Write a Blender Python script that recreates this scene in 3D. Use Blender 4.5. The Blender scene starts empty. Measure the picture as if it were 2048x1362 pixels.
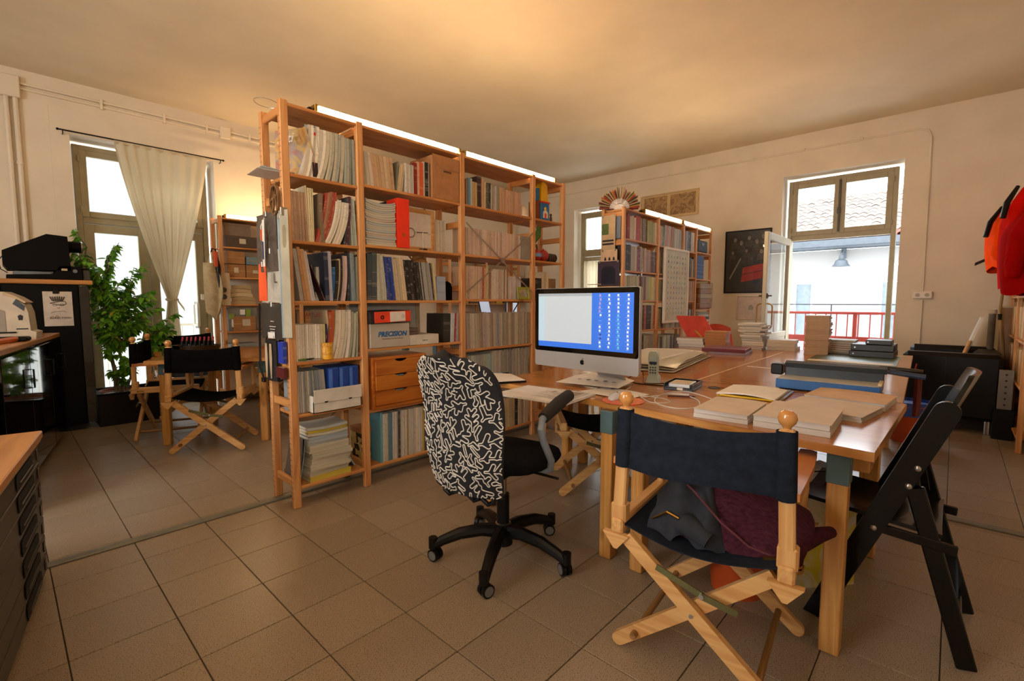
import bpy, bmesh, math, random
from mathutils import Vector, Matrix, Euler
R = random.Random(7)
S = bpy.context.scene
COL = S.collection
V = Vector
# ------------------------------------------------------------------ camera, world, lights, exposure
cd = bpy.data.cameras.new('camera'); cam = bpy.data.objects.new('camera', cd); COL.objects.link(cam)
cd.sensor_width = 36.0; cd.lens = 953 / 2048 * 36; cd.clip_start = 0.05; cd.clip_end = 200
YAW, PIT = math.radians(42.84), math.radians(4.65)
fw = V((math.cos(YAW) * math.cos(PIT), math.sin(YAW) * math.cos(PIT), -math.sin(PIT)))
rt = V((math.sin(YAW), -math.cos(YAW), 0)); up = rt.cross(fw)
cam.matrix_world = Matrix(((rt.x, up.x, -fw.x, 0), (rt.y, up.y, -fw.y, 0), (rt.z, up.z, -fw.z, 1.18), (0, 0, 0, 1)))
S.camera = cam
S.view_settings.view_transform = 'Standard'; S.view_settings.look = 'None'
S.view_settings.exposure = -0.18; S.view_settings.gamma = 1.0; S.view_settings.use_curve_mapping = False
W = bpy.data.worlds.new('overcast_sky'); S.world = W; W.use_nodes = True
bg = W.node_tree.nodes['Background']; bg.inputs[0].default_value = (0.86, 0.93, 1.0, 1); bg.inputs[1].default_value = 11.0
TUBE_E, TUBE_C = 82.0, (1.0, 0.68, 0.35)


def lamp(name, kind, loc, energy, color, size=0.1, sizey=None, look=None):
    d = bpy.data.lights.new(name, kind); d.energy = energy; d.color = color
    if kind == 'AREA':
        d.size = size
        if sizey: d.shape = 'RECTANGLE'; d.size_y = sizey
    else:
        d.shadow_soft_size = size
    o = bpy.data.objects.new(name, d); COL.objects.link(o); o.location = loc
    if look is not None: o.rotation_euler = (V(look) - V(loc)).to_track_quat('-Z', 'Y').to_euler()
    return o


# the photographer's flash just over the camera, and two fill lights added behind it
lamp('camera_flash', 'SPOT', (-0.06, -0.06, 1.42), 62, (1.0, 0.86, 0.68), 0.06, look=(2.0, 2.5, 1.45))
bpy.data.lights['camera_flash'].spot_size = 1.75; bpy.data.lights['camera_flash'].spot_blend = 1.0
lamp('back_fill_light', 'AREA', (-3.3, 2.2, 1.7), 65, (1.0, 0.93, 0.82), 1.3, 2.0, look=(2, 2.6, 1.6))  # added fill from behind, standing in for presumed windows out of view
lamp('ceiling_fill_light', 'AREA', (-1.3, 1.2, 1.9), 55, (1.0, 0.74, 0.46), 0.5, 0.5, look=(-0.6, 1.6, 3.3))  # added unseen fill, aimed up to brighten the ceiling

# ------------------------------------------------------------------ mesh builder


def rotm(rot):
    return Euler(rot).to_matrix() if rot is not None else Matrix.Identity(3)


class MB:
    def __init__(s): s.v = []; s.f = []; s.mi = []; s.m = 0
    def mat(s, i): s.m = i; return s
    def add(s, vs, fs):
        n = len(s.v); s.v += [tuple(v) for v in vs]
        s.f += [tuple(i + n for i in f) for f in fs]; s.mi += [s.m] * len(fs); return s
    def box(s, c, size, rot=None, b=0.0):
        h = [x / 2 for x in size]; M = rotm(rot) if not isinstance(rot, Matrix) else rot; c = V(c)
        if b <= 0:
            vs = [V((sx * h[0], sy * h[1], sz * h[2])) for sx in (-1, 1) for sy in (-1, 1) for sz in (-1, 1)]
            fs = [(0, 1, 3, 2), (4, 6, 7, 5), (0, 4, 5, 1), (2, 3, 7, 6), (0, 2, 6, 4), (1, 5, 7, 3)]
        else:
            b = min(b, min(h) * 0.95); vs = []
            for sx in (-1, 1):
                for sy in (-1, 1):
                    for sz in (-1, 1):
                        sg = (sx, sy, sz)
                        for a in range(3):
                            vs.append(V([sg[k] * (h[k] if k == a else h[k] - b) for k in range(3)]))
            I = lambda x, y, z, a: ((x > 0) * 4 + (y > 0) * 2 + (z > 0)) * 3 + a
            fs = []
            def q(f):
                n = (vs[f[1]] - vs[f[0]]).cross(vs[f[2]] - vs[f[0]]); m = sum((vs[i] for i in f), V((0, 0, 0)))
                fs.append(tuple(f) if n.dot(m) > 0 else tuple(reversed(f)))
            for a in range(3):
                u, w = (a + 1) % 3, (a + 2) % 3
                for sg in (-1, 1):
                    f = []
                    for su, sw in ((-1, -1), (1, -1), (1, 1), (-1, 1)):
                        k = [0, 0, 0]; k[a] = sg; k[u] = su; k[w] = sw; f.append(I(*k, a))
                    q(f)
                    for s2 in (-1, 1):
                        k1 = [0, 0, 0]; k1[a] = sg; k1[u] = s2; k1[w] = -1; k2 = list(k1); k2[w] = 1
                        q([I(*k1, a), I(*k2, a), I(*k2, u), I(*k1, u)])
            for x in (-1, 1):
                for y in (-1, 1):
                    for z in (-1, 1): q([I(x, y, z, 0), I(x, y, z, 1), I(x, y, z, 2)])
        return s.add([c + M @ v for v in vs], fs)
    def bb(s, lo, hi, b=0.0):
        return s.box([(lo[i] + hi[i]) / 2 for i in range(3)], [abs(hi[i] - lo[i]) for i in range(3)], None, b)
    def bar(s, p0, p1, w, d, upv=(0, 0, 1), b=0.0):
        p0, p1 = V(p0), V(p1); z = (p1 - p0).normalized(); x = V(upv).cross(z)
        if x.length < 1e-5: x = V((1, 0, 0))
        x.normalize(); y = z.cross(x)
        return s.box((p0 + p1) / 2, (w, d, (p1 - p0).length), Matrix((x, y, z)).transposed(), b)
    def cyl(s, p0, p1, r0, r1=None, n=14):
        return s.tube([p0, p1], [r0, r0 if r1 is None else r1], n)
    def tube(s, pts, r, n=8, closed=False):
        pts = [V(p) for p in pts]; m = len(pts); rr = r if isinstance(r, (list, tuple)) else [r] * m
        T = []
        for i in range(m):
            a = pts[(i - 1) % m] if (closed or i > 0) else pts[i]; c = pts[(i + 1) % m] if (closed or i < m - 1) else pts[i]
            T.append((c - a).normalized())
        x = T[0].orthogonal().normalized(); vs = []; fs = []
        for i in range(m):
            x = x - T[i] * x.dot(T[i])
            x = x.normalized() if x.length > 1e-6 else T[i].orthogonal().normalized()
            y = T[i].cross(x)
            for k in range(n):
                a = 2 * math.pi * k / n; vs.append(pts[i] + (x * math.cos(a) + y * math.sin(a)) * rr[i])
        for i in range(m if closed else m - 1):
            j = (i + 1) % m
            for k in range(n): fs.append((i * n + k, i * n + (k + 1) % n, j * n + (k + 1) % n, j * n + k))
        if not closed: fs += [tuple(range(n - 1, -1, -1)), tuple((m - 1) * n + k for k in range(n))]
        return s.add(vs, fs)
    def lathe(s, prof, c=(0, 0, 0), n=20, M=None):
        c = V(c); vs = []; fs = []; m = len(prof)
        for r, z in prof:
            for k in range(n):
                a = 2 * math.pi * k / n; v = V((r * math.cos(a), r * math.sin(a), z)); vs.append(c + (M @ v if M else v))
        for i in range(m - 1):
            for k in range(n): fs.append((i * n + k, i * n + (k + 1) % n, (i + 1) * n + (k + 1) % n, (i + 1) * n + k))
        if prof[0][0] > 1e-4 and prof[-1][0] > 1e-4 and abs(prof[0][1] - prof[-1][1]) < 1e-6:
            fs += [((m - 1) * n + k, (m - 1) * n + (k + 1) % n, (k + 1) % n, k) for k in range(n)]
            return s.add(vs, fs)
        if prof[0][0] > 1e-4: fs.append(tuple(range(n - 1, -1, -1)))
        if prof[-1][0] > 1e-4: fs.append(tuple((m - 1) * n + k for k in range(n)))
        return s.add(vs, fs)
    def ball(s, c, r, n=14, m=8, sc=(1, 1, 1)):
        prof = [(max(1e-5, math.sin(math.pi * i / m)) * r, -math.cos(math.pi * i / m) * r) for i in range(m + 1)]
        return s.lathe(prof, c, n, Matrix.Diagonal(V(sc)))
    def prism(s, poly, depth, c=(0, 0, 0), M=None):
        """polygon in local XY extruded from z=0 to z=depth"""
        c = V(c); n = len(poly); M = M or Matrix.Identity(3)
        vs = [c + M @ V((p[0], p[1], z)) for z in (0, depth) for p in poly]
        fs = [tuple(range(n - 1, -1, -1)), tuple(range(n, 2 * n))] + [(i, (i + 1) % n, n + (i + 1) % n, n + i) for i in range(n)]
        return s.add(vs, fs)
    def sheet(s, fun, nu, nv, t=0.0):
        """fun(u,v)->point, u,v in 0..1; t = thickness along the normal"""
        P = [[V(fun(i / nu, j / nv)) for j in range(nv + 1)] for i in range(nu + 1)]
        vs = [P[i][j] for i in range(nu + 1) for j in range(nv + 1)]
        k = nv + 1; fs = [(i * k + j, (i + 1) * k + j, (i + 1) * k + j + 1, i * k + j + 1) for i in range(nu) for j in range(nv)]
        if t:
            N = []
            for i in range(nu + 1):
                for j in range(nv + 1):
                    du = P[min(i + 1, nu)][j] - P[max(i - 1, 0)][j]; dv = P[i][min(j + 1, nv)] - P[i][max(j - 1, 0)]
                    N.append(du.cross(dv).normalized() * t)
            o = len(vs); vs += [v - N[i] for i, v in enumerate(vs)]; fs += [tuple(reversed([a + o for a in f])) for f in fs]
            rim = [i * k for i in range(nu + 1)] + [nu * k + j for j in range(1, nv + 1)] + [i * k + nv for i in range(nu - 1, -1, -1)] + [j for j in range(nv - 1, 0, -1)]
            for a in range(len(rim)):
                p, q = rim[a], rim[(a + 1) % len(rim)]; fs.append((q, p, p + o, q + o))
        return s.add(vs, fs)
    def text(s, txt, size, c, M, depth=0.0006, align='CENTER', bold=0.0):
        cu = bpy.data.curves.new('lettering', 'FONT'); cu.body = txt; cu.size = size; cu.extrude = depth; cu.align_x = align; cu.align_y = 'CENTER'; cu.offset = bold; cu.resolution_u = 2
        o = bpy.data.objects.new('lettering', cu); COL.objects.link(o)
        me = o.to_mesh(); vs = [V(c) + M @ v.co for v in me.vertices]; fs = [tuple(p.vertices) for p in me.polygons]
        o.to_mesh_clear(); bpy.data.objects.remove(o); bpy.data.curves.remove(cu)
        return s.add(vs, fs)
    def mesh(s, name, smooth=True, fix=True, ang=32):
        me = bpy.data.meshes.new(name); me.from_pydata(s.v, [], s.f)
        if max(s.mi, default=0): me.polygons.foreach_set('material_index', s.mi)
        if fix:
            bm = bmesh.new(); bm.from_mesh(me); bmesh.ops.recalc_face_normals(bm, faces=bm.faces); bm.to_mesh(me); bm.free()
        if smooth:
            me.polygons.foreach_set('use_smooth', [True] * len(me.polygons)); me.set_sharp_from_angle(angle=math.radians(ang))
        me.update(); return me
    def build(s, name, mats, parent=None, label=None, cat=None, group=None, kind=None, loc=(0, 0, 0), rot=None, color=None, smooth=True, fix=True, ang=32):
        me = s.mesh(name, smooth, fix, ang)
        for m in (mats if isinstance(mats, (list, tuple)) else [mats]): me.materials.append(m)
        return put(name, me, parent, label, cat, group, kind, loc, rot, color)


def put(name, me, parent=None, label=None, cat=None, group=None, kind=None, loc=(0, 0, 0), rot=None, color=None):
    o = bpy.data.objects.new(name, me); COL.objects.link(o); o.location = loc
    if rot is not None: o.rotation_euler = rot
    if parent is not None: o.parent = parent
    if label: o['label'] = label
    if cat: o['category'] = cat
    if group: o['group'] = group
    if kind: o['kind'] = kind
    if color: o.color = (*color, 1)
    return o


def thing(name, label, cat, loc=(0, 0, 0), rz=0.0, group=None, rot=None):
    o = put(name, None, None, label, cat, group, None, loc, rot if rot is not None else (0, 0, rz)); o.empty_display_size = 0.1
    return o


KIDS = {}


def copy_tree(o, parent=None):
    c = o.copy(); COL.objects.link(c)
    if parent is not None: c.parent = parent
    for ch in list(o.children): copy_tree(ch, c)
    return c


def struct(name, mb, mats, parent=None, **k):
    return mb.build(name, mats, parent, kind=None if parent else 'structure', **k)


ORD = 'first second third fourth fifth sixth seventh eighth ninth tenth eleventh twelfth thirteenth fourteenth fifteenth sixteenth seventeenth eighteenth nineteenth'.split()
TEN = {20: 'twent', 30: 'thirt', 40: 'fort', 50: 'fift', 60: 'sixt'}


def ordw(i):
    if i <= 19: return ORD[i - 1]
    t, u = i // 10 * 10, i % 10
    return TEN[t] + ('ieth' if u == 0 else 'y-' + ORD[u - 1])


# ------------------------------------------------------------------ materials
def lin(h):
    if isinstance(h, str):
        c = [int(h[i:i + 2], 16) / 255 for i in (0, 2, 4)]
        return tuple(x / 12.92 if x <= 0.04045 else ((x + 0.055) / 1.055) ** 2.4 for x in c)
    return tuple(h)


MATS = {}


def nt(name):
    m = bpy.data.materials.new(name); m.use_nodes = True; t = m.node_tree
    return m, t, t.nodes, t.links, t.nodes['Principled BSDF']


def mat(name, col, rough=0.5, metal=0.0, var=0.06, scale=12.0, bump=0.0, bscale=60.0, coat=0.0, stretch=None, spec=0.5, sheen=0.0, trans=0.0):
    if name in MATS: return MATS[name]
    m, t, N, L, P = nt(name); c = lin(col)
    P.inputs['Roughness'].default_value = rough; P.inputs['Metallic'].default_value = metal
    P.inputs['Coat Weight'].default_value = coat; P.inputs['Specular IOR Level'].default_value = spec
    P.inputs['Sheen Weight'].default_value = sheen
    if trans: P.inputs['Transmission Weight'].default_value = trans
    tc = N.new('ShaderNodeTexCoord'); mp = N.new('ShaderNodeMapping'); L.new(tc.outputs['Object'], mp.inputs[0])
    if stretch: mp.inputs['Scale'].default_value = stretch
    no = N.new('ShaderNodeTexNoise'); no.inputs['Scale'].default_value = scale; no.inputs['Detail'].default_value = 3
    L.new(mp.outputs[0], no.inputs['Vector'])
    r = N.new('ShaderNodeValToRGB'); r.color_ramp.elements[0].position = 0.3; r.color_ramp.elements[1].position = 0.7
    r.color_ramp.elements[0].color = (*[x * (1 - var * 2) for x in c], 1); r.color_ramp.elements[1].color = (*[min(1, x * (1 + var * 2)) for x in c], 1)
    L.new(no.outputs['Fac'], r.inputs[0]); L.new(r.outputs[0], P.inputs['Base Color'])
    if bump:
        n2 = N.new('ShaderNodeTexNoise'); n2.inputs['Scale'].default_value = bscale; L.new(mp.outputs[0], n2.inputs['Vector'])
        b = N.new('ShaderNodeBump'); b.inputs['Strength'].default_value = bump; b.inputs['Distance'].default_value = 0.004
        L.new(n2.outputs['Fac'], b.inputs['Height']); L.new(b.outputs[0], P.inputs['Normal'])
    MATS[name] = m; return m


def wood(name, c1, c2, axis=0, rough=0.45, scale=7.0, knots=0.0, coat=0.0, world=False):
    """planed wood: grain lines drawn out along one axis, some knots"""
    if name in MATS: return MATS[name]
    m, t, N, L, P = nt(name); P.inputs['Roughness'].default_value = rough; P.inputs['Coat Weight'].default_value = coat
    P.inputs['Coat Roughness'].default_value = 0.15
    tc = N.new('ShaderNodeTexCoord'); oi = N.new('ShaderNodeObjectInfo')
    va = N.new('ShaderNodeVectorMath'); va.operation = 'ADD'
    sc = N.new('ShaderNodeVectorMath'); sc.operation = 'SCALE'; sc.inputs['Scale'].default_value = 9.0
    cx = N.new('ShaderNodeCombineXYZ')
    for i in range(3): L.new(oi.outputs['Random'], cx.inputs[i])
    L.new(cx.outputs[0], sc.inputs[0]); L.new(tc.outputs['Object'], va.inputs[0]); L.new(sc.outputs[0], va.inputs[1])
    mp = N.new('ShaderNodeMapping'); L.new(va.outputs[0], mp.inputs[0])
    s = [scale * 2.2] * 3; s[axis] = scale * 0.16; mp.inputs['Scale'].default_value = s
    n1 = N.new('ShaderNodeTexNoise'); n1.inputs['Scale'].default_value = 1.0; n1.inputs['Detail'].default_value = 2; n1.inputs['Distortion'].default_value = 0.6
    L.new(mp.outputs[0], n1.inputs['Vector'])
    mu = N.new('ShaderNodeMath'); mu.operation = 'MULTIPLY'; mu.inputs[1].default_value = 9.0; L.new(n1.outputs['Fac'], mu.inputs[0])
    fr = N.new('ShaderNodeMath'); fr.operation = 'PINGPONG'; fr.inputs[1].default_value = 1.0; L.new(mu.outputs[0], fr.inputs[0])
    n3 = N.new('ShaderNodeTexNoise'); n3.inputs['Scale'].default_value = 6.0; L.new(mp.outputs[0], n3.inputs['Vector'])
    mx = N.new('ShaderNodeMath'); mx.operation = 'MULTIPLY_ADD'; mx.inputs[1].default_value = 0.5; L.new(n3.outputs['Fac'], mx.inputs[0])
    hf = N.new('ShaderNodeMath'); hf.operation = 'MULTIPLY'; hf.inputs[1].default_value = 0.55; L.new(fr.outputs[0], hf.inputs[0]); L.new(hf.outputs[0], mx.inputs[2])
    r = N.new('ShaderNodeValToRGB'); r.color_ramp.elements[0].color = (*lin(c1), 1); r.color_ramp.elements[1].color = (*lin(c2), 1)
    r.color_ramp.elements[0].position = 0.2; r.color_ramp.elements[1].position = 0.85
    L.new(mx.outputs[0], r.inputs[0]); last = r.outputs[0]
    if knots:
        vo = N.new('ShaderNodeTexVoronoi'); mk = N.new('ShaderNodeMapping'); k = [7.0] * 3; k[axis] = 3.2; mk.inputs['Scale'].default_value = k
        L.new(va.outputs[0], mk.inputs[0]); L.new(mk.outputs[0], vo.inputs['Vector']); vo.inputs['Scale'].default_value = 1.0
        rk = N.new('ShaderNodeValToRGB'); rk.color_ramp.elements[0].position = 0.05; rk.color_ramp.elements[0].color = (knots, knots, knots, 1); rk.color_ramp.elements[1].position = 0.14; rk.color_ramp.elements[1].color = (0, 0, 0, 1)
        L.new(vo.outputs['Distance'], rk.inputs[0])
        mi = N.new('ShaderNodeMix'); mi.data_type = 'RGBA'; L.new(rk.outputs[0], mi.inputs['Factor']); L.new(last, mi.inputs['A'])
        mi.inputs['B'].default_value = (*[x * 0.28 for x in lin(c1)], 1); last = mi.outputs['Result']
    L.new(last, P.inputs['Base Color']); MATS[name] = m; return m


def emis(name, col, strength):
    m, t, N, L, P = nt(name); P.inputs['Base Color'].default_value = (*lin(col), 1)
    P.inputs['Emission Color'].default_value = (*lin(col), 1); P.inputs['Emission Strength'].default_value = strength; return m


def glass(name, tint=(1, 1, 1), gloss=0.06, rough=0.0):
    m, t, N, L, P = nt(name); N.remove(P); out = N['Material Output']
    tr = N.new('ShaderNodeBsdfTransparent'); tr.inputs[0].default_value = (*tint, 1); gl = N.new('ShaderNodeBsdfGlossy'); gl.inputs['Roughness'].default_value = rough
    lw = N.new('ShaderNodeLayerWeight'); lw.inputs[0].default_value = 0.25; ma = N.new('ShaderNodeMath'); ma.operation = 'MULTIPLY_ADD'; ma.inputs[1].default_value = 0.5; ma.inputs[2].default_value = gloss
    L.new(lw.outputs['Fresnel'], ma.inputs[0]); mx = N.new('ShaderNodeMixShader'); L.new(ma.outputs[0], mx.inputs[0]); L.new(tr.outputs[0], mx.inputs[1]); L.new(gl.outputs[0], mx.inputs[2])
    L.new(mx.outputs[0], out.inputs[0]); MATS[name] = m; return m


def milky(name, fac=.4):
    m, t, N, L, P = nt(name); N.remove(P); out = N['Material Output']
    tr = N.new('ShaderNodeBsdfTransparent'); df = N.new('ShaderNodeBsdfDiffuse'); df.inputs[0].default_value = (.85, .83, .78, 1); gl = N.new('ShaderNodeBsdfGlossy'); gl.inputs['Roughness'].default_value = .15
    a = N.new('ShaderNodeMixShader'); a.inputs[0].default_value = fac; L.new(tr.outputs[0], a.inputs[1]); L.new(df.outputs[0], a.inputs[2])
    b = N.new('ShaderNodeMixShader'); b.inputs[0].default_value = .06; L.new(a.outputs[0], b.inputs[1]); L.new(gl.outputs[0], b.inputs[2]); L.new(b.outputs[0], out.inputs[0]); MATS[name] = m; return m


def printed(name, scale=26.0, amount=0.20, rough=0.5, only_front=True, stretch=(1, 1, 1)):
    """paper cover in the object's own colour with small printed bands across the spine"""
    m, t, N, L, P = nt(name); P.inputs['Roughness'].default_value = rough
    oi = N.new('ShaderNodeObjectInfo'); tc = N.new('ShaderNodeTexCoord'); sx = N.new('ShaderNodeSeparateXYZ'); L.new(tc.outputs['Object'], sx.inputs[0])
    def math_(op, a, b=None, c=None):
        n = N.new('ShaderNodeMath'); n.operation = op
        for i, x in enumerate((a, b, c)):
            if x is None: continue
            if isinstance(x, (int, float)): n.inputs[i].default_value = x
            else: L.new(x, n.inputs[i])
        return n.outputs[0]
    rnd = math_('MULTIPLY', oi.outputs['Random'], 77.0)
    w1 = N.new('ShaderNodeTexNoise'); w1.noise_dimensions = '2D'; w1.inputs['Scale'].default_value = 1.0; cv = N.new('ShaderNodeCombineXYZ')
    L.new(math_('MULTIPLY', sx.outputs['Z'], scale), cv.inputs[0]); L.new(rnd, cv.inputs[1]); L.new(cv.outputs[0], w1.inputs['Vector'])
    w2 = N.new('ShaderNodeTexNoise'); w2.noise_dimensions = '2D'; w2.inputs['Scale'].default_value = 1.0; cv2 = N.new('ShaderNodeCombineXYZ')
    L.new(math_('MULTIPLY', sx.outputs['Z'], scale * 12), cv2.inputs[0]); L.new(rnd, cv2.inputs[1]); L.new(cv2.outputs[0], w2.inputs['Vector'])
    a = math_('MULTIPLY', math_('GREATER_THAN', w1.outputs['Fac'], 0.60), math_('GREATER_THAN', w2.outputs['Fac'], 0.48))
    if only_front: a = math_('MULTIPLY', a, math_('LESS_THAN', sx.outputs['Y'], 0.0008))
    a = math_('MULTIPLY', a, amount)
    bw = N.new('ShaderNodeRGBToBW'); L.new(oi.outputs['Color'], bw.inputs[0])
    ink = N.new('ShaderNodeMix'); ink.data_type = 'RGBA'; L.new(math_('GREATER_THAN', bw.outputs[0], 0.2), ink.inputs['Factor'])
    ink.inputs['A'].default_value = (0.7, 0.66, 0.58, 1); ink.inputs['B'].default_value = (0.05, 0.05, 0.07, 1)
    mi = N.new('ShaderNodeMix'); mi.data_type = 'RGBA'; L.new(a, mi.inputs['Factor']); L.new(oi.outputs['Color'], mi.inputs['A']); L.new(ink.outputs['Result'], mi.inputs['B'])
    L.new(mi.outputs['Result'], P.inputs['Base Color']); MATS[name] = m; return m


def art(name, cols, scale=6.0, rough=0.5, distort=1.5, detail=3.0, stretch=None, cell=False):
    """a flat printed picture: blotches of the given colours"""
    m, t, N, L, P = nt(name); P.inputs['Roughness'].default_value = rough
    tc = N.new('ShaderNodeTexCoord'); mp = N.new('ShaderNodeMapping'); L.new(tc.outputs['Object'], mp.inputs[0])
    if stretch: mp.inputs['Scale'].default_value = stretch
    if cell:
        no = N.new('ShaderNodeTexVoronoi'); no.inputs['Scale'].default_value = scale; src = N.new('ShaderNodeRGBToBW'); L.new(mp.outputs[0], no.inputs['Vector']); L.new(no.outputs['Color'], src.inputs[0]); o = src.outputs[0]
    else:
        no = N.new('ShaderNodeTexNoise'); no.inputs['Scale'].default_value = scale; no.inputs['Detail'].default_value = detail; no.inputs['Distortion'].default_value = distort; L.new(mp.outputs[0], no.inputs['Vector']); o = no.outputs['Fac']
    r = N.new('ShaderNodeValToRGB'); r.color_ramp.interpolation = 'CONSTANT' if cell else 'LINEAR'
    n = len(cols)
    while len(r.color_ramp.elements) < n: r.color_ramp.elements.new(0.5)
    for i, c in enumerate(cols):
        r.color_ramp.elements[i].position = (i / n if cell else 0.28 + 0.44 * i / max(1, n - 1)); r.color_ramp.elements[i].color = (*lin(c), 1)
    L.new(o, r.inputs[0]); L.new(r.outputs[0], P.inputs['Base Color']); MATS[name] = m; return m


PINE = dict(c1='b9743a', c2='d79a5c')
pineX = wood('pine_x', 'b4703a', 'd29556', 0, knots=0.8); pineY = wood('pine_y', 'b4703a', 'd29556', 1, knots=0.8); pineZ = wood('pine_z', 'bd7c46', 'd8a068', 2, knots=0.9)
beechX = wood('beech_x', 'c08a50', 'd6a86c', 0, 0.35); beechY = wood('beech_y', 'c08a50', 'd6a86c', 1, 0.35); beechZ = wood('beech_z', 'c08a50', 'd6a86c', 2, 0.35)
legZ = wood('leg_pine_z', 'b57c3c', 'd09a56', 2, 0.35, knots=0.6)
tabX = wood('table_laminate', 'a5693a', 'bd804a', 1, 0.14, scale=5.0); edgeM = wood('table_edge', 'b57a38', 'cd944e', 1, 0.4)
white = mat('white_paint', 'e2dace', 0.5, var=0.02); black = mat('black_plastic', '080708', 0.4, var=0.1, spec=.25)
blackgl = mat('black_gloss', '0a0809', 0.06, var=0.02, coat=0.6); paper = mat('paper_white', 'e2dad2', 0.7, var=0.03, scale=30)
pages = mat('page_edges', 'd2c7b6', 0.8, var=0.10, scale=9, stretch=(60, 2, 2)); pagesZ = mat('page_edges_flat', 'd2c8b8', 0.8, var=0.12, scale=9, stretch=(2, 2, 120))
cover = printed('book_cover'); plainc = printed('plain_cover', amount=0.0); coverglossy = printed('glossy_cover', rough=0.2)
steel = mat('steel', 'b0aca6', 0.3, metal=1.0, var=0.04); brass = mat('brass', 'b08a48', 0.3, metal=1.0, var=0.05); alu = mat('brushed_aluminium', 'b9b6b4', 0.38, metal=0.6, var=0.02)
navy = mat('navy_canvas', '1d232e', 0.9, spec=.1, var=0.12, scale=40, bump=0.25, bscale=350); blackcan = mat('black_canvas', '080708', 0.9, spec=.08, var=0.15, scale=40, bump=0.2, bscale=300)
card = mat('brown_cardboard', 'a9764a', 0.8, var=0.06, scale=20); kraft = mat('kraft_paper', 'c9a584', 0.75, var=0.05, scale=14)
cabrown = mat('brown_box', '4a3a2c', 0.6); grayM = mat('grey_plastic', '6f7072', 0.5)

# ------------------------------------------------------------------ the room
XR, YL, CE = 7.085, 6.40, 3.30
plaster = mat('wall_plaster', 'ded0bb', 0.85, var=0.025, scale=3, bump=0.12, bscale=90)
ceilp = mat('ceiling_plaster', 'dccdb2', 0.9, var=0.03, scale=1.6)
grout = mat('grout', '3f3428', 0.9)
stripm = mat('threshold_metal', '7d7a70', 0.45, metal=0.4)
taupe = mat('window_paint', '9c9072', 0.45, var=0.04); taupeL = mat('window_paint_pale', 'b9b098', 0.45, var=0.03)
paneM = glass('window_glass', (0.96, 0.98, 0.97), 0.03)
# speckled stoneware
m, t, N, L, P = nt('floor_stoneware'); P.inputs['Roughness'].default_value = 0.3
tc = N.new('ShaderNodeTexCoord'); ge = N.new('ShaderNodeNewGeometry'); n1 = N.new('ShaderNodeTexNoise'); n1.inputs['Scale'].default_value = 260; n1.inputs['Detail'].default_value = 1
L.new(ge.outputs['Position'], n1.inputs['Vector']); r1 = N.new('ShaderNodeValToRGB'); r1.color_ramp.elements[0].position = 0.33; r1.color_ramp.elements[1].position = 0.43
r1.color_ramp.elements[0].color = (*lin('54432f'), 1); r1.color_ramp.elements[1].color = (*lin('9a8873'), 1); L.new(n1.outputs['Fac'], r1.inputs[0])
oi = N.new('ShaderNodeObjectInfo'); hs = N.new('ShaderNodeHueSaturation'); mr = N.new('ShaderNodeMapRange'); mr.inputs[3].default_value = 0.92; mr.inputs[4].default_value = 1.08
L.new(oi.outputs['Random'], mr.inputs[0]); L.new(mr.outputs[0], hs.inputs['Value']); L.new(r1.outputs[0], hs.inputs['Color']); L.new(hs.outputs[0], P.inputs['Base Color'])
n2 = N.new('ShaderNodeTexNoise'); n2.inputs['Scale'].default_value = 3.0; L.new(ge.outputs['Position'], n2.inputs['Vector']); mr2 = N.new('ShaderNodeMapRange'); mr2.inputs[3].default_value = 0.30; mr2.inputs[4].default_value = 0.34
L.new(n2.outputs['Fac'], mr2.inputs[0]); L.new(mr2.outputs[0], P.inputs['Roughness']); tileM = m

floor = struct('floor', MB().bb((-3.6, -1.0, -0.14), (7.5, 6.8, -0.004)), grout)
TX, TY, TP = 0.0908, 2.6715, 0.30
cells = []
for i in range(-13, 25):
    for j in range(-13, 13):
        x, y = TX + (i + .5) * TP, TY + (j + .5) * TP
        if -3.5 < x - .15 and x < 7.2 and -0.95 < y < 6.5:
            v = V((x, y, -1.18)); dz = v.dot(fw); infr = dz > 0.1 and abs(v.dot(rt) / dz) < 1.25 and abs(v.dot(up) / dz) < 0.85
            cells.append((0 if infr else 1, v.length, x, y))
cells.sort()
tme = MB().box((0, 0, -0.006), (0.2965, 0.2965, 0.012), None, 0.0012).mesh('tile'); tme.materials.append(tileM)
for k, (a, b, x, y) in enumerate(cells[:300]): put('tile', tme, floor, loc=(x, y, 0))
rest = MB()
for a, b, x, y in cells[300:]: rest.box((x, y, -0.006), (0.2965, 0.2965, 0.012))
struct('tile_field', rest, tileM, floor)['kind'] = 'stuff'
struct('ceiling', MB().bb((-3.6, -1.0, CE), (7.5, 6.8, CE + 0.2)), ceilp)
W1 = (0.575, 1.80); W2 = (0.506, 1.735); W3 = (3.90, 5.06); WH = 2.80
wl = MB().bb((-3.6, YL, -.1), (W1[0], YL + .35, CE)).bb((W1[1], YL, -.1), (7.5, YL + .35, CE)).bb((W1[0], YL, WH), (W1[1], YL + .35, CE))
wl.bb((0.44, YL - .022, 0), (W1[0], YL, 3.03)).bb((W1[1], YL - .022, 0), (3.2, YL, 3.03)).bb((W1[0], YL - .022, WH), (W1[1], YL, 3.03))
struct('wall_left', wl, plaster)
wr = MB()
for a, b in ((-1.0, W2[0]), (W2[1], W3[0]), (W3[1], 6.75)): wr.bb((XR, a, -.1), (XR + .35, b, CE))
for w in (W2, W3): wr.bb((XR, w[0], WH), (XR + .35, w[1], CE))
struct('wall_right', wr, plaster)
struct('wall_near', MB().bb((-3.6, -1.15, -.1), (7.5, -0.80, CE)), plaster)
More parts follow.
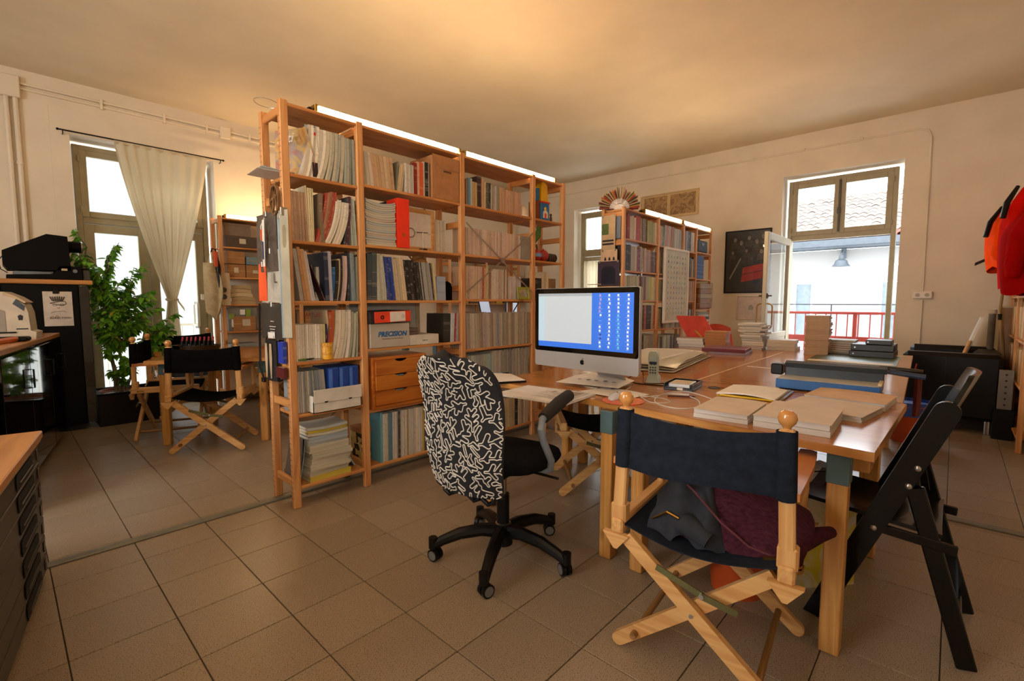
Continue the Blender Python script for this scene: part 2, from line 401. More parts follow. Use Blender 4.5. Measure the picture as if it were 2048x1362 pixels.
wb = MB().bb((-3.95, -1.15, -.1), (-3.6, 1.3, CE)).bb((-3.95, 3.1, -.1), (-3.6, 6.8, CE)).bb((-3.95, 1.3, -.1), (-3.6, 3.1, 0.9)).bb((-3.95, 1.3, 2.7), (-3.6, 3.1, CE))
struct('wall_back', wb, plaster)
# threshold strips where two floorings meet
struct('trim_1', MB().bb((0.06, 2.885, -0.003), (3.6, 2.935, 0.011), 0.005), stripm)
struct('trim_2', MB().bb((3.435, -0.8, -0.003), (3.485, 2.885, 0.011), 0.005), stripm)
struct('baseboard_left', MB().bb((-3.6, YL - .034, 0), (0.56, YL - .022, 0.08)).bb((1.82, YL - .034, 0), (7.05, YL - .022, 0.08)), mat('baseboard', 'b7a488', 0.6))
struct('baseboard_right', MB().bb((XR - .012, -0.8, 0), (XR, W2[0], .08)).bb((XR - .012, W2[1], 0), (XR, W3[0], .08)).bb((XR - .012, W3[1], 0), (XR, YL, .08)), MATS['baseboard'])


def mapL(u, d, z): return (u, YL + d, z)
def mapR(u, d, z): return (XR + d, u, z)


def rect_frame(mb, mp, u0, u1, z0, z1, d0, d1, w, wb=None, b=0.004):
    wb = w if wb is None else wb
    def bx(a0, a1, c0, c1): mb.bb(mp(a0, d0, c0), mp(a1, d1, c1), b)
    bx(u0, u0 + w, z0, z1); bx(u1 - w, u1, z0, z1); bx(u0 + w, u1 - w, z1 - w, z1); bx(u0 + w, u1 - w, z0, z0 + wb)
    return mb


def window(name, mp, u0, u1, d, lower, mull=True):
    """outer frame, transom, two upper sashes with panes"""
    mb = rect_frame(MB(), mp, u0, u1, 0.0, 2.76, d - .03, d + .07, .05)
    mb.bb(mp(u0 + .05, d - .02, 1.985), mp(u1 - .05, d + .06, 2.05), .004)
    w = struct(name, mb, taupe)
    um = (u0 + u1) / 2
    for k, (a, b) in enumerate(((u0 + .045, um), (um, u1 - .045))):
        sa = struct('sash', rect_frame(MB(), mp, a + .002, b - .002, 2.045, 2.715, d - .035, d + .01, .06), taupe, w)
        struct('pane', MB().bb(mp(a + .06, d - .014, 2.10), mp(b - .06, d - .010, 2.66)), paneM, sa)
    struct('espagnolette', MB().bb(mp(um - .012, d - .052, 2.06), mp(um + .012, d - .035, 2.70), .004).bb(mp(um - .02, d - .075, 2.28), mp(um + .02, d - .05, 2.36), .005), mat('window_iron', '4a4436', 0.5), w)
    for k, z in enumerate((2.12, 2.62)):
        for u in (u0 + .045, u1 - .045): struct('hinge', MB().cyl(mp(u, d - .042, z - .03), mp(u, d - .042, z + .03), .009), taupe, w)
    return w


def leaf(name, mp, u0, u1, z0, z1, d, mats, parent, zs=.70, handle=None, panel=True):
    o = struct(name, rect_frame(MB(), mp, u0, u1, z0, z1, d, d + .045, .085, .12), mats, parent)
    struct('pane', MB().bb(mp(u0 + .08, d + .02, zs), mp(u1 - .08, d + .024, z1 - .08)), paneM, o)
    if panel: struct('panel', MB().bb(mp(u0 + .08, d + .012, z0 + .1), mp(u1 - .08, d + .034, zs - .02)).bb(mp(u0 + .08, d + .004, zs - .05), mp(u1 - .08, d + .042, zs + .02), .004), mats, o)
    return o


w1 = window('window_1', mapL, 0.60, 1.765, 0.20, None)
door1 = leaf('door_leaf', mapL, 0.65, 1.18, 0.05, 1.98, 0.19, taupe, w1, zs=.22, panel=False); door2 = leaf('door_leaf', mapL, 1.185, 1.715, 0.05, 1.98, 0.19, taupe, w1, zs=.22, panel=False)


def pull(mp, u, d, z0, z1, out, parent, m, r=.014):
    mb = MB(); a = mp(u, d, z0); k = mp(u, d + out, z0); pts = []
    for i in range(6): s = i / 5 * math.pi / 2; pts.append(mp(u, d + out * math.sin(s), z0 + .04 * (1 - math.cos(s))))
    for i in range(6): s = i / 5 * math.pi / 2; pts.append(mp(u, d + out * math.cos(s), z1 - .04 + .04 * math.sin(s)))
    return struct('handle', mb.tube(pts, r, 10), m, parent)


pull(mapL, 1.61, .19, .88, 1.17, -.07, door2, white); pull(mapL, 1.61, .235, .88, 1.17, .07, door2, white)
struct('latch', MB().bb(mapL(1.655, .165, 1.20), mapL(1.69, .19, 1.27), .005), white, door2)
w2 = window('window_2', mapR, 0.56, 1.70, 0.20, None)
# balcony door of window 2: one leaf, turned a right angle into the room
LFX0, LFX1, LFY = 6.12, 7.17, 1.625
def mapD(u, d, z): return (u, LFY + d, z)
dl = leaf('door_leaf', mapD, LFX0, LFX1, 0.05, 1.995, 0.0, taupeL, w2, zs=.78)
pull(mapD, LFX0 + .042, 0.0, .86, 1.16, -.06, dl, brass, .008); pull(mapD, LFX0 + .042, .045, .86, 1.16, .06, dl, brass, .008)
struct('lock', MB().bb(mapD(LFX0 + .02, -.012, 1.22), mapD(LFX0 + .065, .055, 1.28), .004).cyl(mapD(LFX0 + .042, -.05, 1.25), mapD(LFX0 + .042, .09, 1.25), .008), mat('lock_iron', '4a3a20', .4, metal=.8), dl)
w3 = window('window_3', mapR, 3.95, 5.03, 0.20, None)
leaf('door_leaf', mapR, 4.49, 4.985, 0.05, 1.98, 0.19, taupe, w3, zs=.22, panel=False); leaf('door_leaf', mapR, 3.995, 4.485, 0.05, 1.98, 0.19, taupe, w3, zs=.22, panel=False)

# conduit and cable trunking on the walls
cond = struct('trim_3', MB().tube([(XR - .012, 0.275, .3), (XR - .012, 0.275, 1.20)], .010).tube([(XR - .012, .275, 1.30), (XR - .012, .29, 2.98), (XR - .012, .32, 3.06), (XR - .012, .40, 3.09), (XR - .012, 5.9, 3.10)], .010), plaster)
for k in range(9): struct('clip', MB().bb((XR - .026, .9 + k * .6, 3.085), (XR, .93 + k * .6, 3.115), .003), plaster, cond)
so = MB().bb((XR - .05, .19, 1.215), (XR, .36, 1.295), .008)
so = so.build('wall_socket', white, label='white double wall socket box on the conduit beside the balcony door', cat='socket')
for y in (.235, .315): MB().cyl((XR - .054, y, 1.255), (XR - .046, y, 1.255), .021, n=16).build('outlet', mat('outlet_cream', 'a59a86', .4), so)
tr = MB().bb((0.26, YL - .03, 3.115), (3.4, YL, 3.135), .003).bb((0.26, YL - .03, 3.16), (3.4, YL, 3.18), .003)
trunk = struct('trim_4', tr, plaster)
for x in (.83, 1.35, 1.75, 2.2, 2.6): struct('clip', MB().bb((x - .012, YL - .036, 3.10), (x + .012, YL, 3.195), .003), plaster, trunk)
struct('trim_5', MB().bb((0.13, YL - .06, 3.03), (0.26, YL, 3.22), .006), plaster)
struct('trim_6', MB().bb((1.88, YL - .05, 3.08), (1.99, YL, 3.21), .006), plaster)
for k, x in enumerate((.165, .225)):
    pp = struct('trim_%d' % (7 + k), MB().tube([(x, YL - .025, 1.0), (x, YL - .025, 3.04)], .019), plaster)
    for z in (1.62, 2.45): struct('clip', MB().cyl((x, YL - .025, z - .012), (x, YL - .025, z + .012), .024), plaster, pp)

# ------------------------------------------------------------------ outside
outw = mat('outside_render', '787673', 0.9, var=0.03, scale=.8); outgrey = mat('outside_shutter', '7c8084', 0.7)
tileR = [mat('roof_tile_%d' % i, c, 0.9) for i, c in enumerate(('7c6c62', '86756b', '72655e'))]
redrail = mat('red_railing', '8c2a20', 0.5); dkiron = mat('outside_iron', '40464c', 0.6)
HX = 13.0
hs_ = thing('house', 'white rendered house with tiled roof across the courtyard outside the balcony door', 'building', (HX, 2.0, -3.0))
MB().bb((0, -7, 0), (.3, -1.15, 5.35)).bb((0, .86, 0), (.3, 5.5, 5.35)).bb((0, -1.15, 5.0), (.3, .86, 5.35)).bb((0, -1.15, 0), (.3, .86, 3.2)).bb((0, -.78, 3.2), (.3, .45, 5.0)).build('facade', outw, hs_)
MB().bb((-.42, -7, 5.38), (.3, 5.5, 5.46)).bb((-.46, -7, 5.40), (-.38, 5.5, 5.54)).build('gutter', dkiron, hs_)
for a, b in ((.45, .86), (-1.15, -.78)):
    wf = rect_frame(MB(), lambda u, d, z: (d, u, z), a, b, 3.2, 5.0, .02, .1, .05).build('window_frame', white, hs_)
    MB().bb((.06, a + .04, 4.62), (.09, b - .04, 4.96)).build('shutter', outgrey, wf)
    MB().bb((.07, a + .05, 3.25), (.08, b - .05, 4.6)).build('pane', mat('far_pane', '5c666c', .1), wf)
# roof: pan tiles in rows and columns, each column a half round
slope = V((3.45, 0, 1.57)).normalized(); ncol, nrow = 40, 13
roofbase = MB().sheet(lambda u, v: (-.42 + 3.45 * u, -7 + 12.5 * v, 5.50 + 1.57 * u), 1, 1, .06).build('roof_deck', mat('roof_deck', '6d5040', .9), hs_)
tm = []
for k in range(3):
    q = MB().sheet(lambda u, v: (u * .30 * slope.x, (-.11 + .22 * v), u * .30 * slope.z + .065 * math.sin(math.pi * v) + .02 * (1 - u)), 1, 5, .012).mesh('roof_tile', ang=60); q.materials.append(tileR[k]); tm.append(q)
te = tm[0].copy(); te.materials[0] = mat('roof_tile_red', '6e3826', .9)
nt_, big = 0, [MB(), MB(), MB()]
for i in range(34):
    y = -1.45 + i * .165
    for j in range(13):
        p = (-.45 + j * .272 * slope.x, y, 5.53 + j * .272 * slope.z); k = R.randrange(3)
        if nt_ < 300 and -1.3 < y < 1.3 or j < 2:
            put('roof_tile', te if j == 0 else tm[k], hs_, loc=(p[0], p[1], p[2] + R.uniform(0, .012)), rot=(0, 0, R.uniform(-.02, .02))); nt_ += 1
        else:
            big[k].sheet(lambda u, v: (p[0] + u * .30 * slope.x, p[1] - .11 + .22 * v, p[2] + u * .30 * slope.z + .065 * math.sin(math.pi * v) + .02 * (1 - u)), 1, 3)
for k in range(3):
    if big[k].v: big[k].build('roof_tile_field', tileR[k], hs_, kind='stuff', fix=False)
# courtyard lamp on the facade
la = thing('courtyard_lamp', 'dark iron bell-shaped lamp on the white house facade outside', 'lamp', (HX - .004, 1.89, 2.26))
MB().bb((-.03, -.05, -.12), (0, .05, .12), .01).build('wall_plate', dkiron, la); MB().tube([(-.012, 0, 0), (-.18, 0, .05), (-.3, 0, -.02), (-.3, 0, -.1)], .018).build('arm', dkiron, la)
MB().lathe([(.045, 0), (.05, -.08), (.11, -.12), (.13, -.19), (.17, -.24)], (-.3, 0, -.06), 18).build('lamp_shade', dkiron, la)
# balcony of the room: slab and red railing
struct('trim_9', MB().bb((XR + .35, -1.5, -.25), (XR + 1.25, 3.4, -.03)), outw)
rl = thing('balcony_railing', 'red painted iron railing with thin balusters outside the balcony door', 'railing', (8.2, 1.0, -.03))
MB().bb((-.03, -2.2, 1.03), (.03, 2.3, 1.07), .008).build('top_rail', redrail, rl); MB().bb((-.02, -2.2, .08), (.02, 2.3, .115), .006).build('bottom_rail', redrail, rl)
MB().bb((-.02, -2.2, .62), (.02, 2.3, .72), .006).build('bottom_rail', redrail, rl)
for y in (-.9, 0.02, 1.0, 1.9): MB().bb((-.03, y - .025, 0), (.03, y + .025, 1.05), .006).build('post', redrail, rl)
bme = MB().tube([(0, 0, .10), (0, 0, 1.04)], .008, 6).mesh('baluster'); bme.materials.append(redrail)
for k in range(34): put('baluster', bme, rl, loc=(0, -2.1 + k * .13, 0))
MB().tube([(.25, -2.2, 1.17), (.25, 2.3, 1.17)], .010, 6).tube([(.25, -.9, 0), (.25, -.9, 1.17)], .01, 6).tube([(.25, .35, 0), (.25, .35, 1.17)], .01, 6).build('wire_rail', dkiron, rl)
# white wall and white railing outside window 1
struct('wall_outside', MB().bb((-3, 10.5, -4), (6.5, 10.8, 5.2)).bb((0.2, 10.35, -4), (0.55, 10.5, 5.2)), outw)
struct('trim_10', MB().bb((-.2, YL + .35, -.2), (3.0, YL + .95, -.03)), outw)
wr_ = thing('window_railing', 'white painted iron railing outside the curtained window', 'railing', (1.2, 7.25, -.03))
MB().bb((-.9, -.02, .90), (1.2, .02, .94), .006).build('top_rail', white, wr_); MB().bb((-.9, -.02, .1), (1.2, .02, .13), .006).build('bottom_rail', white, wr_)
b2 = MB().tube([(0, 0, .02), (0, 0, .92)], .010, 6).mesh('baluster'); b2.materials.append(white)
for k in range(17): put('baluster', b2, wr_, loc=(-.85 + k * .125, 0, 0))
# evergreen pot plant on the balcony, seen through the door glass

# ------------------------------------------------------------------ shelving and books
tubeM = emis('fluorescent_tube', TUBE_C, TUBE_E)
hole = mat('pin_hole', '3a2412', 0.8)


def bookcase(name, label, loc, rz, posts, bays, H, D, boards, rungs, PW=.044, PD=.034, holes=(), cat='bookcase', ends=None):
    """posts: x of each ladder (centre); boards: per bay list of top heights; rungs: heights of ladder rungs"""
    t = thing(name, label, cat, loc, rz)
    pm = MB().box((0, 0, H / 2), (PW, PD, H), None, .004).mesh('post'); pm.materials.append(pineZ)
    rm = MB().box((0, 0, 0), (.022, D - 2 * PD, .045), None, .004).mesh('rung'); rm.materials.append(pineY)
    for i, x in enumerate(posts):
        for y in (PD / 2, D - PD / 2):
            p = put('post', pm, t, loc=(x, y, 0))
            if i in holes:
                q = MB()
                for z in range(int(H / .032) - 3):
                    for yy in (-.009, .009): q.cyl((-PW / 2 - .0006, yy, .06 + z * .032), (-PW / 2 + .001, yy, .06 + z * .032), .0032, n=6)
                q.build('pin_hole', hole, p, kind='stuff')
        for z in rungs: put('rung', rm, t, loc=(x, D / 2, z))
    for k, hs in enumerate(boards):
        a, b = posts[k] + PW / 2, posts[k + 1] - PW / 2
        bm_ = MB().box(((a + b) / 2, D / 2, -.0098), (b - a, D - .004, .018), None, .003).mesh('shelf_board'); bm_.materials.append(pineX)
        for z in hs: put('shelf_board', bm_, t, loc=(0, 0, z))
    return t


def brace(t, x0, x1, y, z0, z1):
    for k, (a, b) in enumerate((((x0, z0), (x1, z1)), ((x0, z1), (x1, z0)))):
        MB().bar((a[0], y + k * .004, a[1]), (b[0], y + k * .004, b[1]), .012, .002, (0, 1, 0)).build('cross_brace', steel, t)
    MB().cyl(((x0 + x1) / 2, y - .012, (z0 + z1) / 2), ((x0 + x1) / 2, y + .012, (z0 + z1) / 2), .022).build('brace_hub', steel, t)


def tube_light(name, label, x0, x1, y, z):
    t = thing(name, label, 'lamp', (x0, y, z))
    L_ = x1 - x0
    MB().bb((.03, .0, 0), (L_ - .03, .05, .022), .004).build('batten', white, t)
    for x in (0.0, L_ - .02): MB().bb((x, -.028, 0), (x + .02, .03, .045), .004).build('lamp_holder', brass, t)
    MB().cyl((.03, -.012, .027), (L_ - .03, -.012, .027), .0155, n=14).build('tube', tubeM, t)
    MB().bb((-.022, .0, 0), (-.004, .03, .03), .003).build('starter', black, t)
    return t


BK = {}


def prof(t, d, c): return [(0, 0), (t, 0), (t, d), (t - c, d), (t - c, c), (c, c), (c, d), (0, d)]


def sweep(mb, poly, zs, dx):
    n = len(poly); vs = []; fs = []
    for z in zs: vs += [(p[0] + dx(z), p[1], z) for p in poly]
    for i in range(len(zs) - 1):
        for k in range(n): fs.append((i * n + k, i * n + (k + 1) % n, (i + 1) * n + (k + 1) % n, (i + 1) * n + k))
    fs += [tuple(range(n - 1, -1, -1)), tuple((len(zs) - 1) * n + k for k in range(n))]
    mb.add(vs, fs)


def book(name, label, cat, group, loc, t, h, d, col, lean=0.0, curve=0.0, m=None, rz=0.0, pg=None):
    """upright book: spine at local y=0, leaning by lean*h along x, lower part bent by curve"""
    key = (round(t, 3), round(h, 2), round(d, 2), round(lean, 2), round(curve, 2))
    if key not in BK:
        t_, h_, d_, l_, c_ = key; c = min(.0016, t_ * .16); seg = 7 if c_ else 1
        dx = lambda z: l_ * z + c_ * (1 - z / h_) ** 2.2
        zs = [h_ * i / seg for i in range(seg + 1)]
        a, b = MB(), MB(); sweep(a, prof(t_, d_, c), zs, dx)
        zz = [min(max(z, .002), h_ - .002) for z in zs]
        sweep(b, [(c, c), (t_ - c, c), (t_ - c, d_ - .003), (c, d_ - .003)], zz, dx)
        BK[key] = (a.mesh('book_cover', ang=50, fix=True), b.mesh('book_pages', fix=True)); BK[key][0].materials.append(None); BK[key][1].materials.append(pg or pages)
    me, mp = BK[key]
    o = put(name, me, None, label, cat, group, None, loc, (0, 0, rz), lin(col))
    o.material_slots[0].link = 'OBJECT'; o.material_slots[0].material = m or cover
    put('pages', mp, o); return o


def vary(c, v=.08):
    c = lin(c); k = 1 + R.uniform(-v, v) * 2; return tuple(max(0, min(1, x * k * (1 + R.uniform(-v, v) * .5))) for x in c)


def row(x0, x1, y, z, specs, where, ref, name='magazine', cat='magazine', axis=None, group=None, total=None):
    """specs: (count, words, colours, thickness, height, depth, lean, curve); filled to x1 and numbered from ref"""
    sp = []
    for s in specs:
        for k in range(s[0]): sp.append(s + (k / max(1, s[0] - 1),))
    ts = [s[3] * R.uniform(.75, 1.25) for s in sp]; gap = .0016
    f = (x1 - x0 - gap * len(sp)) / sum(ts); x = x0; cnt = {}; tot = {}
    for s in sp: tot[s[1]] = tot.get(s[1], 0) + 1
    for s, t in zip(sp, ts):
        n, words, cols, _, h, d, lean, curve, q = s
        lean = lean[0] + (lean[1] - lean[0]) * q if isinstance(lean, tuple) else lean
        curve = curve[0] + (curve[1] - curve[0]) * q if isinstance(curve, tuple) else curve
        col = vary(R.choice(cols)); cnt[words] = cnt.get(words, 0) + 1
        lab = f'{words}, {ordw(cnt[words])} from the {ref}, {where}' if tot[words] > 1 else f'{words}, {where}'
        hh = round(h * R.uniform(.975, 1.0), 3); yy = y + R.uniform(0, .008); t = t * f
        if axis is None: p, rz = (x, yy, z), 0.0
        else: p, rz = axis(x, yy, z)
        book(name if isinstance(name, str) else name(words), lab, cat, group or f'{name}s on the {where}', p, t, hh, d, col, lean, curve, rz=rz)
        x += t + gap


def flat(name, label, cat, group, loc, w, d, t, col, rz=0.0, m=None, sag=0.0, tilt=None, pg=None):
    """book lying flat, spine along local x at y=0; w along x, d along y"""
    a = MB(); c = min(.0016, t * .2)
    pol = [(0, 0), (0, t), (d, t), (d, t - c), (c, t - c), (c, c), (d, c), (d, 0)]
    def ex(poly, x0, x1, mb):
        n = 9 if sag else 2; vs = []; fs = []; k = len(poly)
        for i in range(n):
            u = i / (n - 1); x = x0 + (x1 - x0) * u; dz = sag * (2 * u - 1) ** 2
            vs += [(x, p[0], p[1] + dz) for p in poly]
        for i in range(n - 1):
            for j in range(k): fs.append((i * k + j, i * k + (j + 1) % k, (i + 1) * k + (j + 1) % k, (i + 1) * k + j))
        fs += [tuple(range(k - 1, -1, -1)), tuple((n - 1) * k + j for j in range(k))]; mb.add(vs, fs)
    ex(pol, 0, w, a); o = a.build(name, m or plainc, None, label, cat, group, None, loc, tilt or (0, 0, rz), lin(col), ang=50)
    b = MB(); ex([(c, c), (d - .002, c), (d - .002, t - c), (c, t - c)], .002, w - .002, b); b.build('pages', pg or pagesZ, o, ang=50)
    return o


PX = [1.105, 1.55, 2.37, 3.18, 3.605]; SY, SD = 2.69, .30
BZ = [[2.25, 1.88, 1.52, 1.185, .84, .54, .125], [2.25, 1.90, 1.535, 1.19, .885, .49, .125], [2.25, 1.90, 1.535, 1.20, .82, .485, .125], [2.25, 1.90, 1.54, 1.19, .83, .485, .125]]
A = bookcase('bookcase', 'long pine bookcase of four bays dividing the room, fluorescent tubes on top', (0, SY, 0), 0, PX, 4, 2.262, SD, BZ, (2.215, 1.75, 1.28, .80, .60, .14), holes=(0,))
brace(A, 1.60, 2.33, SD - .03, 1.28, 1.97); brace(A, 2.40, 3.16, -.006, 1.255, 1.765); brace(A, 1.14, 1.52, SD - .03, .15, .5)
tube_light('tube_light', 'long fluorescent tube light on top of the big bookcase, over its binders and box', 1.285, 2.375, 2.735, 2.25)
tube_light('tube_light', 'long fluorescent tube light on top of the big bookcase, over the braced bay', 2.41, 3.51, 2.735, 2.25)
WH_ = ['e2dacd', 'd8cfc2', 'e6dfd4', 'd4c9b8', 'ddd3c4']; BE = ['bf9c7a', 'c4a482', 'b8957a', 'c9ab8e']; CR = ['d0c09a', 'c8b88c', 'd6caa6']
DK = ['2a262a', '2e2230', '262a30', '3a2a26']; MIX = ['c9c0b2', '8a8f9a', 'b8946a', '5a5a66', 'd3cabc', '9a6a5a', '6a8aa0', 'c8b060', '40404a', 'd0cabf']
EB, BB, RB = 'narrow end bay of the big bookcase', 'bay of the orange binder', 'cross-braced bay of the big bookcase'
y0 = 2.705
# narrow end bay, from the top shelf down
row(1.245, 1.527, y0, 1.88, [(6, 'white magazine with a bent spine', WH_, .016, .29, .22, .0, (-.035, -.05)), (6, 'grey-white magazine with a bent spine', ['b9b2a2', 'aeb0a8', 'c4bda9', 'd0c8b0'], .016, .285, .22, .0, (-.05, -.02)), (4, 'pale grey-green magazine', ['a8aca2', 'b4b4a6', '9aa09a'], .016, .275, .22, -.01, (-.015, 0))], 'end bay top shelf', 'bookcase end')
row(1.130, 1.262, y0, 1.52, [(6, 'thick beige paperback', ['b59478', 'bb9a80', 'b08c74'], .02, .275, .2, -.02, 0), (4, 'yellowed white magazine', CR, .012, .31, .22, (-.03, 0), 0)], 'end bay second shelf', 'bookcase end')
row(1.272, 1.36, y0, 1.52, [(1, 'taupe ring-bound report', ['7d6c58'], .02, .29, .22, .08, .03), (5, 'red-topped tan magazine, strongly bent', ['a03324', 'b5806a', 'a8483a', '9a6a4a'], .014, .3, .22, .14, (-.03, -.04))], 'end bay second shelf', 'taupe report')
row(1.375, 1.525, y0, 1.52, [(6, 'white magazine with a swept spine', WH_, .016, .255, .22, .07, (-.06, -.05)), (2, 'slate and maroon magazine', ['3a3f48', '5a2634'], .014, .29, .22, 0, -.03), (3, 'pale magazine against the post', ['a9b0a6', 'c3b694', '8f9a9a'], .012, .29, .22, -.05, 0)], 'end bay second shelf', 'red-topped magazines')
row(1.165, 1.255, y0, 1.185, [(1, 'grey folder leaning to the post', ['a59c92'], .02, .29, .22, -.12, 0), (2, 'orange-beige folder leaning to the post', ['c18a5c', 'bc8f66'], .022, .3, .22, -.12, 0), (2, 'lilac-white book leaning to the post', ['c3bcc0', 'b8b2b6'], .012, .28, .22, -.16, 0)], 'end bay third shelf', 'bookcase end')
book('book', 'dark maroon booklet leaning steeply, end bay third shelf', 'book', None, (1.305, y0 - .002, 1.185), .005, .21, .15, '3a1620', -.38)
row(1.225, 1.305, y0 + .06, 1.185, [(1, 'dark charcoal book behind the maroon booklet', ['3a3734'], .04, .21, .18, 0, 0), (1, 'narrow white book', ['cfc8be'], .014, .205, .18, .06, 0)], 'end bay third shelf', 'bookcase end', 'book', 'book')
row(1.312, 1.525, y0, 1.185, [(1, 'tall navy catalogue', ['1f2a4a'], .03, .285, .23, -.02, 0), (1, 'lilac-white tall book beside the navy catalogue', ['b5b6c6'], .022, .29, .22, -.02, 0), (1, 'bright blue book', ['23598e'], .022, .2, .18, 0, 0), (1, 'black catalogue', ['1c181a'], .02, .25, .22, 0, -.02), (1, 'cream bent book', ['c6b78e'], .02, .25, .22, -.03, -.03), (1, 'dark purple magazine', ['2a2030'], .014, .27, .22, -.02, -.03), (2, 'pinkish white bent magazine', ['bfb4ac', 'c6b2b0'], .016, .27, .22, -.04, -.03), (1, 'dark grey magazine', ['34323a'], .014, .29, .22, -.03, -.02), (2, 'pale blue-grey file', ['9aa6ac', '8fa4b0'], .016, .29, .22, -.03, 0), (1, 'clear-sleeved file by the post', ['8d8b80'], .016, .27, .22, 0, 0)], 'end bay third shelf', 'navy catalogue', 'book', 'book')
row(1.130, 1.315, y0, .84, [(9, 'slim even white magazine', WH_, .012, .215, .16, 0, 0), (5, 'slim even cream magazine', CR + WH_, .012, .215, .16, 0, 0), (1, 'navy-spined slim magazine', ['2a2c44'], .012, .215, .16, .02, 0)], 'shelf of the yellow cup', 'bookcase end')
lean_ = book('magazine', 'pink-titled magazine leaning with its cover showing, behind the yellow cup', 'magazine', None, (1.330, y0 + .01, .84), .012, .29, .21, 'c8b79e', -.06, .02)
row(1.335, 1.52, y0, .84, [(2, 'rust-orange bent magazine', ['a4462a', 'b0552f'], .016, .29, .21, -.02, -.045), (5, 'white bent magazine', WH_, .017, .29, .21, -.01, (-.05, -.03)), (3, 'grey-green bent magazine', ['b4b6a6', 'a9ab9a', '55606a'], .014, .28, .21, 0, (-.03, -.01))], 'shelf of the yellow cup', 'pink-titled magazine')
row(1.130, 1.315, y0 + .02, .54, [(16, 'thin grey-blue comic', ['8d9296', 'a2a09a', '6c7884', 'b6b0a4', '7d8894'], .008, .245, .17, (0, -.06), 0)], 'shelf of the three blue binders', 'bookcase end')
for k, x in enumerate((1.322, 1.388, 1.452)):
    t = thing('file_binder', ('bright blue file box beside the thin comics', 'middle one of three blue file boxes behind the carton tray', 'blue file box nearest the second post')[k], 'binder', (x, y0 + .01, .54), 0, 'blue file boxes')
    MB().bb((0, 0, 0), (.062, .22, .245), .003).build('body', mat('blue_board', '2c55b0', .45, var=.08), t)
    MB().bb((.004, -.0015, .01), (.020, .0, .235)).build('spine_panel', mat('blue_panel', '4a76cc', .4), t)
    MB().bb((.022, -.003, .006), (.058, 0, .238), .002).build('spine', mat('blue_dark', '1f3f92', .4), t)
t = thing('carton_tray', 'open white cardboard tray with a slotted lid, in front of the blue file boxes', 'tray', (1.195, SY - .035, .54))
wcard = mat('white_card', 'cfc8bc', .75)
MB().bb((0, 0, 0), (.3, .004, .065)).bb((0, .2, 0), (.3, .204, .065)).bb((0, 0, 0), (.004, .204, .1)).bb((.296, 0, 0), (.3, .204, .065)).bb((0, 0, 0), (.3, .204, .004)).build('tray_body', wcard, t)
MB().bb((.004, -.006, .058), (.302, -.002, .135), .001).build('lid_flap', wcard, t)
for x in (.075, .225): MB().prism([(-.012, 0), (.012, 0), (.004, -.008), (-.006, -.008)], .002, (x, -.0065, .064), Matrix(((1, 0, 0), (0, 0, -1), (0, 1, 0)))).build('slot', black, t)
# lowest shelf of the end bay: pile of yellow-edged magazines
z = .125
for k in range(19):
    yel = k in (0, 1) or k == 17; th = R.uniform(.014, .019) if k < 16 else .016
    flat('magazine', 'glossy magazine with a yellow cover, bottom of the pile in the end bay' if k == 0 else 'yellow-edged magazine, second from the bottom of the pile in the end bay' if k == 1 else 'crinkled yellow magazine near the top of the pile in the end bay' if k == 17 else f'thick magazine, {ordw(k + 1)} from the bottom of the pile in the end bay', 'magazine', 'pile of magazines in the end bay', (1.185 + R.uniform(-.006, .006) + .0015 * k * (k < 10) - .001 * max(0, k - 10), SY + .01 + R.uniform(0, .006), z), .245 if k > 1 else .255, .20, th, R.choice(['c9b23e', 'cdb64c']) if yel else R.choice(['b4ad9a', 'c2bba8', 'aeb2ae', 'bdb59e', '9fa8ae']), R.uniform(-.05, .05), sag=.006 if k > 15 else 0); z += th + .0005 + (.006 if k > 15 else 0) * .3
for k, (x, l, c) in enumerate(((1.142, .06, '5d5650'), (1.152, .03, '8e9a9e'), (1.45, -.05, '2c3440'), (1.462, -.1, 'aab2b6'))):
    book('magazine', f'{("dark bent", "grey-blue bent", "navy bent", "pale bent")[k]} magazine standing beside the pile in the end bay', 'magazine', None, (x, y0 + (.09 if k > 1 else .02), .125), .01, .26 if k < 2 else .2, .19, c, l, .05 if k > 1 else -.03)

# bay of the orange binder
row(1.585, 1.805, y0, 1.90, [(3, 'white pocket book leaning', ['c6baa8', 'b7a690'], .026, .205, .14, -.1, 0), (7, 'beige pocket book leaning', BE, .026, .2, .14, (-.13, -.09), 0)], 'archive box shelf', 'bookcase post')
row(1.81, 1.86, y0, 1.90, [(1, 'grey picture magazine', ['6a6a58'], .008, .19, .16, .1, 0), (3, 'cream book leaning the other way', ['cdb796', 'c4a888'], .014, .185, .14, .15, 0)], 'archive box shelf', 'beige pocket books')
row(1.882, 1.955, y0, 1.90, [(5, 'upright white booklet', ['c8c4bc', 'd0cac0', 'bdbab6'], .012, .19, .14, 0, 0)], 'archive box shelf', 'beige pocket books')
row(1.958, 2.085, y0, 1.90, [(1, 'dark red book', ['8c1a12'], .024, .215, .16, 0, 0), (1, 'cream-spined red comic', ['c9a887'], .016, .22, .16, 0, 0), (1, 'red, yellow and black comic album', ['b8502a'], .034, .225, .16, 0, 0), (1, 'white-edged album', ['cfc6b8'], .016, .23, .16, 0, 0), (1, 'black book with red lettering', ['1c1718'], .022, .235, .16, 0, 0), (1, 'white book against the archive box', ['b9b2aa'], .012, .235, .16, 0, 0)], 'archive box shelf', 'white booklets', 'book', 'book')
t = thing('archive_box', 'tan cardboard archive box with a slanted lid on the top shelf', 'box', (2.095, SY + .005, 1.90))
